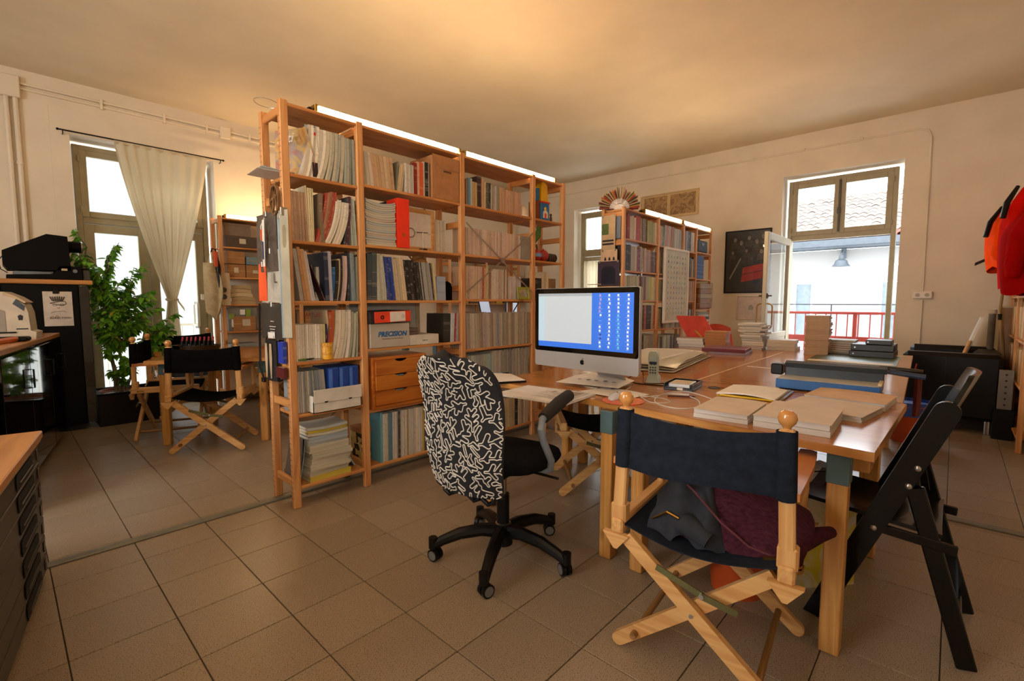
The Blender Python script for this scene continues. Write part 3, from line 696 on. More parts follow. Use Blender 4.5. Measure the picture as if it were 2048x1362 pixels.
MB().bb((0, 0, 0), (.245, .255, .29), .003).build('body', card, t); MB().prism([(0, 0), (.245, 0), (.245, .085), (.07, .085)], .003, (0, -.003, .298), Matrix(((1, 0, 0), (0, 0, 1), (0, -1, 0)))).build('lid_flap', card, t)
MB().bb((.10, -.004, .19), (.17, -.001, .203), .001).build('hand_hole', mat('hand_hole', '5e4028', .9), t)
z = 1.535
for k in range(20):
    th = R.uniform(.0115, .0145) if k < 18 else .010
    flat('magazine', f'magazine with dark spine edges, {ordw(k + 1)} from the bottom of the sagging pile', 'magazine', 'sagging pile of magazines beside the orange binder', (1.585 + R.uniform(-.004, .004), SY + .01 + R.uniform(0, .008), z + .0005), .215, .26, th, R.choice(['b4b0a2', 'c0b8a6', 'a6acb0', 'b9a598', 'bcb6a8', 'c4bea8']), 0, sag=.022 * k / 20); z += th + .001
t = thing('lever_arch_binder', 'bright red-orange lever arch binder standing beside the sagging pile', 'binder', (1.812, SY + .0, 1.535))
ora = mat('red_orange', 'e8300c', .45, var=.03); MB().bb((0, .004, 0), (.082, .27, .315), .002).build('block', mat('binder_dark', '20242c', .6), t)
MB().bb((-.002, 0, 0), (.084, .005, .318), .002).build('spine', ora, t); MB().bb((-.003, 0, 0), (0, .13, .318)).bb((.082, 0, 0), (.085, .28, .318)).build('cover_board', ora, t)
MB().lathe([(.012, 0), (.012, .003), (.007, .003), (.007, 0)], (.041, 0, .085), 14, Matrix(((1, 0, 0), (0, 0, -1), (0, 1, 0)))).build('finger_ring', brass, t)
t = thing('framed_board', 'white board in a pale wooden frame, standing behind the orange binder', 'board', (1.905, SY + .12, 1.535))
rect_frame(MB(), lambda u, d, z: (u, d, z), 0, .30, 0, .30, 0, .02, .032).build('frame', beechX, t); MB().bb((.03, .008, .03), (.27, .014, .27)).build('panel', paper, t)
t = thing('helping_hand_stand', 'small soldering stand with clips in front of the framed board', 'tool', (2.03, SY + .03, 1.535))
dkm = mat('dark_metal', '2a2422', .4, metal=.7); MB().lathe([(.03, 0), (.03, .008), (.008, .014)], (0, 0, 0), 16).build('base', dkm, t); MB().cyl((0, 0, .01), (0, 0, .12), .004).build('rod', steel, t)
MB().cyl((-.07, 0, .115), (.04, 0, .122), .003).build('arm', dkm, t); MB().lathe([(.030, -.004), (.033, 0), (.030, .004), (.027, 0), (.030, -.004)], (-.10, 0, .11), 18, Matrix(((1, 0, 0), (0, 0, -1), (0, 1, 0)))).build('lens_ring', mat('purple_ring', '6a5a66', .4), t)
for x in (-.07, .04): MB().bar((x, 0, .118), (x + .02, -.01, .108), .006, .004).build('clip', steel, t)
row(2.215, 2.34, y0 + .14, 1.535, [(8, 'white-spined magazine set back', WH_, .014, .25, .14, 0, 0)], 'shelf of the orange binder', 'framed board')
row(1.585, 1.655, y0, 1.19, [(2, 'plastic-sleeved dark folder', ['3f4a50', '6a5640'], .03, .3, .2, .02, 0)], 'shelf of the leaning reports', 'bookcase post', 'folder', 'folder')
row(1.657, 1.725, y0, 1.19, [(5, 'thin white report leaning', ['c2bdb2', 'b8b4a8'], .014, .295, .21, -.05, 0)], 'shelf of the leaning reports', 'sleeved folders', 'report', 'report')
row(1.728, 1.795, y0, 1.19, [(5, 'royal blue report leaning', ['24388c', '1d2f78', '2a4496'], .014, .285, .21, -.1, 0)], 'shelf of the leaning reports', 'sleeved folders', 'report', 'report')
row(1.798, 1.885, y0, 1.19, [(5, 'cream report leaning', ['c2b294', 'bfae96', 'c8b49a'], .016, .28, .21, -.12, 0)], 'shelf of the leaning reports', 'blue reports', 'report', 'report')
row(1.888, 1.985, y0, 1.19, [(6, 'black report with white title bands', ['201a1c', '262022'], .016, .27, .21, -.13, 0)], 'shelf of the leaning reports', 'cream reports', 'report', 'report')
row(1.988, 2.115, y0, 1.19, [(14, 'black and silver striped report', ['3a3634', 'a8a6a6', '2a2628', '9a9896'], .009, .265, .21, -.13, 0)], 'shelf of the leaning reports', 'black reports', 'report', 'report')
row(2.118, 2.215, y0, 1.19, [(1, 'cream thick report', ['c9b48a'], .024, .26, .21, -.08, 0), (1, 'pale blue file box', ['a2aec4'], .07, .17, .2, -.01, 0)], 'shelf of the leaning reports', 'striped reports', 'file', 'file')
t = thing('speaker_pouch', 'round-topped black pouch beside the pale blue file box', 'pouch', (2.225, SY + .05, 1.19))
MB().prism([(0, 0), (.075, 0), (.078, .09), (.065, .125), (.035, .14), (.008, .13), (0, .09)], .13, (0, .13, 0), Matrix(((1, 0, 0), (0, 0, -1), (0, 1, 0)))).build('body', blackcan, t); MB().tube([(.0, .06, .10), (.03, .06, .125), (.076, .06, .1)], .004).build('zip', black, t)
t = thing('plush_bear', 'small tan plush toy sitting behind the striped reports', 'toy', (2.12, SY + .2, 1.19))
plush = mat('tan_plush', 'b5834c', .95, var=.1, scale=60, bump=.5, bscale=200)
MB().ball((0, 0, .12), .065, sc=(1, .8, 1.7)).build('body', plush, t); MB().ball((0, -.01, .26), .055).build('head', plush, t); MB().ball((-.04, 0, .305), .02).build('ear', plush, t); MB().ball((.04, 0, .305), .02).build('ear', plush, t); MB().ball((0, -.06, .25), .02).build('muzzle', mat('pale_plush', 'd4b890', .95), t)
# box with the blue lettering, binder on it
t = thing('parts_box', 'grey-white carton with blue slanted lettering beside the bookcase post', 'box', (1.585, SY - .005, .885))
MB().bb((0, 0, 0), (.295, .25, .155), .003).build('body', mat('grey_carton', 'b4ab9e', .75, var=.02), t)
MX = Matrix(((1, 0, 0), (0, 0, -1), (0, 1, 0))); SK = Matrix(((1, .22, 0), (0, 1, 0), (0, 0, 1)))
MB().text('PRECISION', .044, (.165, -.0008, .085), MX @ SK, .0006, bold=.0018).build('lettering', mat('print_blue', '1d5f9e', .6), t)
MB().text('ENGINEERED FOR PERFORMANCE', .0105, (.165, -.0008, .055), MX @ SK, .0004).build('small_lettering', mat('print_brown', '6a5a58', .6), t)
t = thing('lever_arch_binder', 'red and white lever arch binder lying on the lettered carton', 'binder', (1.575, SY - .03, 1.041), rot=(0, math.radians(-1.5), math.radians(3)))
MB().bb((0, .003, .004), (.30, .26, .07), .002).build('block', mat('binder_black', '15171c', .5), t); MB().bb((0, 0, .0), (.305, .262, .004)).bb((0, 0, .072), (.305, .262, .076)).build('cover_board', MATS['binder_black'], t)
MB().bb((.03, -.003, .003), (.31, .003, .073), .001).build('spine', mat('signal_red', 'e2421f', .5), t); MB().bb((.145, -.0045, .006), (.265, -.003, .07)).build('spine_label', paper, t)
MB().lathe([(.013, 0), (.013, .003), (.008, .003), (.008, 0)], (.085, -.004, .038), 14, MX).build('finger_ring', black, t); MB().lathe([(.010, 0), (.010, .001), (.008, .001), (.008, 0)], (.245, -.005, .038), 14, MX).build('printed_ring', mat('grey_print', '77726c', .6), t)
t = thing('small_carton', 'low white carton with a tiny black word beside the lettered box', 'box', (1.882, SY, .885))
MB().bb((0, 0, 0), (.25, .2, .068), .002).build('body', wcard, t); MB().text('logitech', .014, (.13, -.0006, .03), MX, .0004).build('lettering', black, t)
t = thing('ream_pack', 'grey-brown bundle of paper strips lying on the low white carton', 'box', (1.884, SY + .05, .955)); MB().bb((0, 0, 0), (.11, .12, .018), .002).bb((0, 0, .02), (.11, .12, .045), .002).build('bundle', mat('strip_bundle', '6b5c54', .7), t)
t = thing('display_board', 'large white panel with riveted edge behind the lettered carton', 'panel', (1.60, SY + .27, .89)); MB().bb((0, 0, 0), (.56, .012, .285), .002).build('board', mat('cool_white_panel', 'b3b5b4', .6), t)
MB().bb((.53, -.006, 0), (.565, .0, .285), .002).build('edge_strip', mat('cream_edge', 'b7a88c', .6), t)
for z in (.05, .14, .24): MB().cyl((.55, -.008, z), (.55, -.005, z), .005, n=8).build('rivet', steel, t)
row(2.19, 2.335, y0, .885, [(1, 'black ring file leaning', ['2a2826'], .05, .21, .2, .03, 0), (2, 'white folder', ['c2bec0', 'b8bcc4'], .014, .215, .2, .06, 0), (1, 'crimson folder', ['98202c'], .01, .215, .2, .05, 0), (2, 'lilac folder', ['b0a0a8', 'a8a2b2'], .014, .21, .2, .03, 0)], 'shelf of the lettered carton', 'white panel', 'folder', 'folder')
# drawer chest
t = thing('drawer_chest', 'small orange-stained pine chest of three drawers standing in the bookcase', 'chest', (1.59, SY - .012, .49))
opX = wood('orange_pine', 'a5561a', 'c2762a', 0, .35, scale=4.5, coat=.2); chW, chH, chD = .42, .335, .28
MB().bb((0, 0, 0), (.018, chD, chH), .002).bb((chW - .018, 0, 0), (chW, chD, chH), .002).bb((.018, 0, chH - .018), (chW - .018, chD, chH), .002).bb((.018, 0, 0), (chW - .018, chD, .02), .002).bb((.018, chD - .01, .02), (chW - .018, chD, chH - .018)).build('carcass', opX, t)
for k in range(3):
    z0 = .024 + k * .0985; zt = .0955; pl = [(.02, 0), (chW - .02, 0), (chW - .02, zt)] + [(chW / 2 + .05 * math.cos(a), zt - .018 * math.sin(a)) for a in [math.pi * i / 8 for i in range(9)]] + [(.02, zt)]
    dr = MB().prism(pl, .016, (0, .016 - .012 + (.01 if k == 0 else 0), z0), MX).build('drawer', opX, t); MB().bb((.03, .02, z0 + .004), (chW - .03, chD - .02, z0 + .06)).build('drawer_box', opX, dr)
    if k < 2: MB().bb((chW / 2 - .045, .03, z0 + .06), (chW / 2 + .045, .2, z0 + .082)).build('content', mat('pale_blue_paper', 'a9bcc0', .7), dr)
row(1.655, 2.33, y0, .125, [(1, 'sky blue comic album nearest the post', ['6aa8c0'], .016, .34, .23, .01, 0), (46, 'tall comic album', MIX + ['c8c0b4', 'd0c8ba', 'c0b8ac', 'b8b4aa'] * 2, .013, .325, .23, .012, 0)], 'shelf under the drawer chest', 'bookcase post', 'comic_album', 'book')
bx = thing('patterned_box', 'cream box with a spotted pattern on the lowest shelf, behind the comic albums', 'box', (1.575, SY + .12, .125)); MB().bb((0, 0, 0), (.07, .14, .21), .003).build('body', art('spotted_card', ['c9a860', 'd6b878', '2a2420', 'c8b070', '8a9a4a'], 28, cell=True), bx); MB().bb((-.003, -.003, .19), (.073, .143, .225), .002).build('lid', card, bx)
# cross-braced bay
row(2.418, 2.60, y0, 1.90, [(2, 'brown paperback', ['7a5a48', '9a7a66'], .018, .19, .15, 0, 0), (2, 'blue and white book', ['4f87a8', 'b8c0c0'], .022, .2, .15, 0, 0), (3, 'cream comic volume', ['c4a468', 'd0a85c', 'b89468'], .022, .185, .15, 0, 0), (1, 'black and orange comic album', ['38202a'], .05, .23, .17, 0, 0), (2, 'pink-beige book', ['c49a78', 'caa07c'], .014, .225, .16, 0, 0)], 'braced bay top shelf', 'binder bay', 'book', 'book')
row(2.605, 2.83, y0, 1.90, [(5, 'black and white magazine', ['3a3434', 'a8a28e', '57544a', 'c4b68a'], .02, .195, .16, .01, 0), (5, 'yellow-grey magazine', ['a89a5a', 'b0a89a', '8a8a88'], .018, .19, .16, 0, 0), (3, 'salmon pocket book', ['c29878'], .02, .19, .14, 0, 0)], 'braced bay top shelf', 'orange comic album')
row(2.835, 3.03, y0, 1.90, [(13, 'salmon-white thin magazine', ['c49a80', 'bf937c', 'caa48c'], .012, .18, .14, 0, 0)], 'braced bay top shelf', 'salmon pocket books')
t = thing('white_dome', 'white dome-shaped lamp glass on the top shelf end of the braced bay', 'lamp', (3.09, SY + .06, 1.90)); MB().lathe([(.055, 0), (.055, .02), (.05, .05), (.035, .08), (.012, .095), (.001, .097)], (0, 0, 0), 20).build('dome', mat('opal_glass', 'd2bea8', .3), t); MB().lathe([(.058, 0), (.058, .008), (.05, .008)], (0, 0, 0), 20).build('rim', white, t)
row(2.415, 3.02, y0, 1.535, [(36, 'white-spined thin magazine', ['c8ad9a', 'ccb2a2', 'c3a898', 'd0b8a8'], .016, .20, .15, 0, 0)], 'braced bay second shelf', 'binder bay')
t = thing('grey_board', 'grey board standing at the end of the white magazines, second shelf', 'board', (3.035, y0, 1.535)); MB().bb((0, 0, 0), (.11, .012, .20), .002).build('panel', mat('grey_board', '8c8780', .7), t)
row(2.415, 2.87, y0, 1.20, [(10, 'pinkish white thin journal', ['c8ad98', 'c4a892'], .015, .255, .16, .02, 0), (5, 'red and cream thin journal', ['a8483c', 'c4a890', 'b8a070'], .013, .25, .16, .02, 0), (14, 'dark-lined journal', ['c8b4a4', 'bfa898', '8a7060', 'c9b9a9'], .014, .245, .16, .01, 0)], 'braced bay third shelf', 'binder bay', 'journal', 'magazine')
row(2.875, 3.03, y0, 1.20, [(11, 'short white journal', ['c6b6ae', 'bfb2ae'], .014, .19, .15, 0, 0)], 'braced bay third shelf', 'taller journals', 'journal', 'magazine')
t = thing('photo_frame', 'small olive green framed picture leaning before the short journals', 'picture', (2.955, SY - .02, 1.20), rot=(math.radians(-8), 0, math.radians(-8)))
rect_frame(MB(), lambda u, d, z: (u, d, z), 0, .14, 0, .105, 0, .012, .022).build('frame', mat('olive_paint', '8a8a24', .5), t); MB().bb((.018, .004, .018), (.122, .009, .09)).build('print', art('tiny_print', ['b89878', '7a7860', 'a8a4b0'], 18), t)
row(2.418, 3.15, y0, .82, [(38, 'worn mottled magazine', ['b8ac9a', 'a69a8a', '8a8a8e', 'c2b8a8', '9a8474', 'b0a4a0'], .018, .275, .2, (-.03, .0), 0)], 'shelf level with the computer screen', 'binder bay')
row(2.418, 2.70, y0, .485, [(14, 'thin pastel magazine', ['9aa8a2', 'b0b0a4', 'a89a98', '8a9a9c'], .018, .285, .2, .0, 0)], 'shelf just over the table top', 'binder bay')
row(2.705, 3.13, y0, .485, [(24, 'worn grey-spined magazine', ['a8a098', '8a8680', 'b8aea0', '989088'], .016, .30, .2, .0, 0)], 'shelf just over the table top', 'pastel magazines')
row(2.418, 3.13, y0, .125, [(8, 'white and grey book', ['c2b8aa', '8a7e74', 'b0a494'], .024, .27, .2, .0, 0), (4, 'red-spined book', ['8a2a22', 'a03a30', 'b8a8a0'], .02, .24, .18, 0, 0), (3, 'cream book', ['c4ae8a', 'c8b490'], .03, .25, .18, 0, 0), (1, 'black book with a red, yellow and blue cover', ['28262c'], .03, .25, .2, 0, 0), (3, 'pale book', ['b8a894', 'cdbba2'], .03, .27, .2, 0, 0)], 'lowest shelf under the table edge', 'binder bay', 'book', 'book')
# toy bay
t = thing('toy_house', 'red, yellow and blue plastic toy tower on the top shelf of the narrow far bay', 'toy', (3.25, SY + .03, 1.90), math.radians(-4))
ty, tb, tr_ = mat('toy_yellow', 'd9a70e', .35), mat('toy_blue', '1f68a4', .35), mat('toy_red', 'd02a16', .35)
MB().bb((.055, 0, 0), (.165, .09, .155), .006).build('block', tb, t); MB().bb((.05, -.005, .15), (.17, .095, .165), .004).build('ledge', tr_, t); MB().prism([(.065, 0), (.155, 0), (.145, .14), (.118, .165), (.082, .165), (.07, .14)], .07, (0, .08, .165), MX).build('tower', ty, t)
MB().bb((.075, .01, .33), (.125, .06, .36), .01).build('roof', tr_, t); MB().bb((-.005, .01, 0), (.055, .1, .16), .006).build('annex', mat('toy_brown', '7a3a18', .5), t); MB().prism([(0, 0), (.05, 0), (.05, .11), (.03, .11)], .06, (0, .08, .165), MX).build('annex_roof', tb, t)
MB().prism([(.08, .02), (.14, .02), (.14, .07), (.11, .1), (.08, .07)], .002, (0, -.001, 0), MX).build('door', mat('toy_white', 'd6cdbf', .4), t); MB().ball((.11, -.002, .10), .016, 10, 6, (1, .3, 1)).build('knob', ty, t); MB().bb((.098, -.004, .02), (.122, -.001, .06), .002).build('figure', tr_, t)
t = thing('figurine', 'tiny brown figurine beside the plastic toy tower', 'toy', (3.46, SY + .04, 1.90)); MB().lathe([(.012, 0), (.014, .03), (.008, .05), (.001, .052)], (0, 0, 0), 10).build('body', mat('brown_figure', '5a3a22', .6), t); MB().ball((0, 0, .062), .012).build('head', MATS['brown_figure'], t)
for k, x in enumerate((3.27, 3.365)):
    t = thing('round_tin', ('red and blue banded ball beside the bookcase post, far bay', 'plain red ball beside the banded ball, far bay')[k], 'ball', (x, SY + .05, 1.54)); MB().ball((0, 0, .052), .052, 18, 10).build('ball', mat('ball_red', '9e2a20', .4), t)
    if k == 0: MB().lathe([(.0525, .035), (.0535, .05), (.0525, .065)], (0, 0, 0), 18).build('band', mat('ball_blue', '6a88b8', .4), t)
    else: MB().cyl((0, 0, .1), (0, 0, .112), .01).build('valve', MATS['ball_red'], t)
t = thing('yarn_roll', 'dark striped roll lying beside the red ball, far bay', 'roll', (3.43, SY + .08, 1.54)); MB().cyl((0, 0, .042), (.13, 0, .042), .04, n=16).build('roll', mat('dark_roll', '2a1c24', .6), t)
for x in (.03, .06, .09): MB().lathe([(.041, -.004), (.042, 0), (.041, .004)], (x, 0, .042), 16, Matrix(((0, 0, 1), (0, 1, 0), (-1, 0, 0)))).build('stripe', mat('roll_stripe', '6a5a5c', .6), t)
t = thing('hanging_plush', 'green and grey plush toy hanging under the far bay shelf', 'toy', (3.40, SY + .16, 1.885)); gp = mat('green_plush', '557a3a', .95, bump=.5, bscale=150)
MB().tube([(0, 0, 0), (0, 0, -.03)], .002, 6).build('string', white, t); MB().tube([(.04, 0, -.02), (.02, 0, -.1), (-.03, .01, -.17)], [.02, .03, .018], 8).build('body', gp, t); MB().ball((-.05, 0, -.12), .035, sc=(1, .7, 1.3)).build('head', mat('grey_plush', '9aa49a', .95), t); MB().tube([(0, 0, -.18), (.02, 0, -.25), (.0, 0, -.3)], [.012, .008, .016], 8).build('tail', mat('dark_plush', '7a6a62', .9), t)
row(3.24, 3.55, y0 + .03, 1.19, [(2, 'black-spined box file', ['26221f', '30302c'], .05, .2, .2, 0, 0), (3, 'white box file', ['cdbfa8', 'd4c9b4'], .03, .26, .2, 0, 0), (3, 'brown paperback', ['7a5a3a', '8a6a48'], .03, .2, .15, 0, 0)], 'third shelf of the toy bay', 'braced bay', 'box_file', 'file')
row(3.24, 3.55, y0 + .03, .83, [(5, 'green-spined book', ['4a6a2a', '8a8a30', '6a5a34'], .03, .24, .18, 0, 0), (5, 'tan book', ['b08a5a', '9a7a52'], .03, .25, .18, 0, 0)], 'shelf of the toy bay behind the computer', 'braced bay', 'book', 'book')

# slumped colour magazine and bluish magazine at the end of the top shelf
t = thing('magazine', 'slumped art magazine with an orange-pink cover and white title, top shelf end', 'magazine', (0, 0, 0))
def slump(u, v): b = .028 * math.sin(math.pi * min(1, v * 1.1)) * u; return (1.135 + .09 * u + .05 * (1 - v) ** 2 * u + b, 2.90 - .19 * u - .01 * v, 1.884 + .262 * v + .02 * u * (1 - v))
MB().sheet(slump, 12, 12, .008).build('leaves', pages, t, ang=60); MB().sheet(lambda u, v: V(slump(u, v)) + V((-.0020, -.0010, 0)), 12, 12, .0012).build('cover', art('art_cover', ['a0603c', 'b07850', 'b89448', '8f7f78', 'a85c40', '9a4a34'], 7, .6), t, ang=60)
MB().text('arti', .085, (1.150, 2.785, 2.085), Matrix(((.36, .25, -.9), (-.93, .1, -.36), (0, .97, .2))), .0006, bold=.001).build('lettering', paper, t)
t = thing('magazine', 'blue-grey magazine with a big white O on its cover, beside the slumped one', 'magazine', (1.232, SY + .02, 1.882), 0)
MB().sheet(lambda u, v: (.062 * u + .028 * (1 - v) ** 2, .0 + .02 * (1 - u), .29 * v), 4, 10, .004).build('cover', art('blue_cover', ['8c989a', 'a8aaa4', '7d8c94', 'b0aea4'], 14, .3), t, ang=60)
MB().lathe([(.026, -.0008), (.030, .0008), (.022, .0008), (.021, -.0008), (.026, -.0008)], (.034, .006, .165), 24, MX @ Matrix.Diagonal(V((.8, 1.6, 1)))).build('printed_ring', mat('ring_blue', '24558c', .4), t); MB().ball((.05, .003, .245), .009, sc=(1, .2, 1)).build('dot', tr_, t); MB().bb((.03, -.002, .005), (.06, .003, .085)).build('dark_panel', mat('plum', '2a1620', .4), t)
MB().text('ARTLAB', .036, (.0, 0, 0), MX, .0004).build('lettering', mat('print_pink', 'b05a4c', .6), lean_, loc=(-.055, .078, .262), rot=(0, 0, -1.25))
# yellow pencil cup with pens, small things at the shelf edge
t = thing('pencil_cup', 'yellow printed pencil cup on the shelf edge of the end bay', 'cup', (1.315, SY + .028, .84)); yl = mat('cup_yellow', 'dba012', .4, var=.08)
MB().lathe([(.030, 0), (.034, .002), (.035, .05), (.034, .052), (.0355, .1), (.033, .1), (.031, .01), (.001, .008)], (0, 0, 0), 22).build('cup', yl, t); MB().lathe([(.0352, .028), (.0358, .03), (.0358, .046), (.0352, .048)], (0, 0, 0), 22).lathe([(.0352, .074), (.0358, .076), (.0358, .09), (.0352, .092)], (0, 0, 0), 22).build('printed_band', art('cup_print', ['d9a21a', 'e2b440', 'c87a20', 'd8c08a'], 60), t)
for k, (dx, dy, h, c, r, w) in enumerate(((-.035, 0, .13, '2a2838', .005, 'dark pen leaning out over the cup rim'), (0, .005, .13, '151518', .011, 'thick black marker in the yellow cup'), (.01, -.005, .19, '8a2232', .005, 'red paintbrush in the yellow cup'), (.022, .008, .12, '6aa0a0', .005, 'teal pencil in the yellow cup'))):
    p = thing('pen', w, 'pen', (1.315 + dx * .2, SY + .028 + dy, .852)); MB().tube([(0, 0, 0), (dx, 0, h * .8)], r, 8).build('barrel', mat('pen_' + c, c, .4), p); MB().tube([(dx, 0, h * .8), (dx * 1.25, 0, h)], [r * .9, r * .4], 8).build('tip', mat('pen_tip', '3a2a28', .4), p)
t = thing('hand_tool', 'green-handled pliers lying on the shelf edge of the end bay', 'tool', (1.14, SY + .01, .845)); MB().tube([(0, 0, .006), (.03, .0, .007), (.055, .004, .006)], .006, 8).tube([(0, .014, .006), (.03, .012, .007), (.055, .008, .006)], .006, 8).build('handle', mat('tool_green', '5a7a34', .5), t); MB().bar((.055, .006, .006), (.09, .006, .008), .012, .008).build('jaw', dkm, t)
t = thing('scissors', 'small scissors with dark handles on the shelf edge of the end bay', 'scissors', (1.20, SY + .005, .845)); MB().tube([(0.03 * math.cos(a) * .5, .015 * math.sin(a), .008) for a in [i * math.pi / 5 for i in range(10)]], .003, 6, True).build('handle', black, t); MB().bar((.015, 0, .007), (.075, .01, .005), .008, .002).build('blade', steel, t)
# papers on the top of the second board, wire ring on top
t = thing('paper_sheaf', 'sheaf of papers sticking out past the bookcase end under the slumped magazine', 'paper', (.975, SY + .04, 1.882), math.radians(-4)); 
for k in range(4): MB().sheet(lambda u, v: (.16 * u + .01 * k, .2 * v, .003 * k + .012 * (1 - u) ** 3 * (1 if k > 1 else .3) - .0), 6, 2, .0015).build('sheet', (paper, mat('paper_blue', 'aab4bb', .7))[k % 2], t, ang=60)
t = thing('wire_ring', 'thin wire hoop lying on top of the bookcase end', 'hoop', (1.075, SY + .15, 2.262)); MB().tube([(.062 * math.cos(i * math.pi / 14), .062 * math.sin(i * math.pi / 14), .003 + .01 * (1 - math.cos(i * math.pi / 14)) * .5) for i in range(28)], .0016, 6, True).build('hoop', steel, t); MB().cyl((.06, 0, 0), (.066, 0, .004), .003).build('joint', steel, t)

# things hung on the end of the bookcase, outer face at x
EX = 1.105 - .022
def hung(name, label, cat, ya, yb, z0, z1, off, m, th=.003, **k):
    t = thing(name, label, cat, (EX - off, (ya + yb) / 2, z1)); w = abs(yb - ya)
    MB().sheet(lambda u, v: (.004 * math.sin(3 * u + 2 * v) - th / 2, w * (u - .5), -(z1 - z0) * v), 5, 6, th).build('sheet', m, t, ang=60); MB().bb((-.006, -.012, -.02), (.006, .012, .012), .002).build('clip', k.get('clip', steel), t)
    return t
MBY = Matrix(((0, 0, 1), (-1, 0, 0), (0, 1, 0)))  # text on a face looking towards -x
h = hung('hanging_leaflet', 'dark brown leaflet hung on the bookcase end, topmost', 'leaflet', 2.76, 3.04, 1.35, 1.68, .014, art('brown_leaflet', ['4a4038', '5a5048', '3a322c', '6a6056'], 9, .35))
h = hung('hanging_leaflet', 'grey and white leaflet hung below the dark brown one', 'leaflet', 2.74, 3.01, 1.175, 1.47, .010, art('grey_leaflet', ['a8a298', 'b8b2a6', '8f8a80'], 5, .5)); MB().text('L', .08, (-.004, -.07, -.16), MBY @ Matrix.Diagonal(V((1, 1, -1))), .0005).build('lettering', mat('dark_print', '4a443e', .6), h)
h = hung('hanging_leaflet', 'black leaflet with small white lines hung lowest on the bookcase end', 'leaflet', 2.735, 3.02, .965, 1.17, .012, mat('black_leaflet', '3a342e', .4, var=.1))
for zz, ww in ((-.10, .05), (-.13, .09), (-.145, .07), (-.16, .06)): MB().bb((-.0062, -.02 - ww / 2, zz - .003), (-.0052, -.02 + ww / 2, zz)).build('printed_line', paper, h)
MB().bb((-.0062, -.05, -.2), (-.0052, .05, -.165)).build('printed_box', paper, h)
hung('plastic_ruler', 'fluorescent orange strip hung among the leaflets', 'strip', 2.92, 3.018, 1.185, 1.40, .020, mat('fluo_orange', 'ea5a2c', .5))
for k, (ya, yb, z0, z1, m, w) in enumerate(((2.60, 2.73, .985, 1.66, mat('clear_sleeve', 'a9b2b4', .25, var=.1), 'long grey plastic sleeve'), (2.575, 2.66, .98, 1.655, mat('blue_grey_card', '7c9098', .5), 'narrow blue-grey board'), (2.465, 2.575, .985, 1.668, mat('pale_board', 'a39b86', .5), 'long pale board with a handle slot'))):
    t = thing('hanging_board', f'{w} hung on the front post of the bookcase end', 'board', (EX - .004 + k * .0, 0, 0)); x0 = -.02 - .0 * k
    o = MB(); o.prism([(0, 0), (.062, 0), (.062, z1 - z0), (0, z1 - z0)], .003, (-.004 - .010 * k, SY + .075 - .045 * k, z0), Matrix(((.34, 0, .94), (-.94, 0, .34), (0, 1, 0)))); o.build('board', m, t); MB().bb((-.01 - .01 * k, SY + .04 - .045 * k, z1 - .03), (.006, SY + .055 - .045 * k, z1 + .012), .002).build('hook', steel, t)
    if k == 2: MB().prism([(.024, z1 - z0 - .2), (.038, z1 - z0 - .2), (.044, z1 - z0 - .18), (.044, z1 - z0 - .1), (.038, z1 - z0 - .08), (.024, z1 - z0 - .08), (.018, z1 - z0 - .1), (.018, z1 - z0 - .18)], .0036, (-.004 - .010 * k - .0005, SY + .075 - .045 * k, z0), Matrix(((.34, 0, .94), (-.94, 0, .34), (0, 1, 0)))).build('handle_slot', mat('slot_shadow', '8a7d62', .8), t)
t = thing('carved_disc', 'carved wooden letter in a ring hung at the top of the bookcase end', 'ornament', (EX - .016, 2.755, 1.735)); wd_ = wood('dark_wood', '5a3c22', '8a6440', 2, .5)
MB().lathe([(.062, -.008), (.072, -.008), (.072, .008), (.062, .008), (.062, -.008)], (0, 0, 0), 26, MBY @ Matrix.Diagonal(V((.85, 1.15, 1)))).build('ring', wd_, t); MB().bar((0, .03, -.06), (0, -.004, .07), .016, .01, (1, 0, 0)).bar((0, -.03, -.06), (0, .004, .07), .016, .01, (1, 0, 0)).bar((0, .055, .0), (0, -.03, .02), .012, .012, (1, 0, 0)).build('letter', wd_, t); MB().tube([(0, 0, .08), (.008, 0, .10)], .002, 6).build('nail', steel, t)
t = thing('scissors', 'orange-handled scissors hung with a white tag over the brown leaflet', 'scissors', (EX - .03, 2.93, 1.66)); MB().tube([(0, .014 * math.cos(a) - .004, -.10 + .03 * math.sin(a)) for a in [i * math.pi / 6 for i in range(12)]], .005, 6, True).build('handle', mat('scissor_orange', 'd0582a', .4), t); MB().bar((0, 0, -.12), (0, .01, -.25), .012, .003, (1, 0, 0)).bar((0, -.006, -.12), (0, -.012, -.25), .012, .003, (1, 0, 0)).build('blade', steel, t)
MB().tube([(.02, 0, .0), (0, .005, -.05), (0, .004, -.08)], .003, 6).build('loop', white, t); MB().sheet(lambda u, v: (-.006, -.06 + .03 * u + .01 * v, -.02 - .26 * v), 2, 6, .002).build('tag', paper, t); MB().bb((-.010, -.045, -.24), (-.009, -.03, -.14)).build('tag_print', mat('tag_ink', '3a4070', .5), t)
t = thing('carrier_bag', 'black paper bag with tall white lily shapes hung low on the bookcase end', 'bag', (EX - .02, 2.89, .96)); MB().sheet(lambda u, v: (-.012 * math.sin(math.pi * u), .16 * (u - .5), -.235 * v), 6, 6, .02).build('body', mat('bag_black', '17120f', .6), t, ang=60)
for s in (-.035, .03): MB().prism([(s - .014, -.02), (s + .014, -.02), (s + .02, -.10), (s + .006, -.22), (s - .008, -.22), (s - .02, -.10)], .001, (-.0135, 0, 0), MBY).build('white_shape', mat('bag_cream', 'b9a082', .6), t)
MB().tube([(0, .06, 0), (.008, .03, .05), (.008, -.03, .05), (0, -.06, 0)], .003, 6).build('handle', black, t)
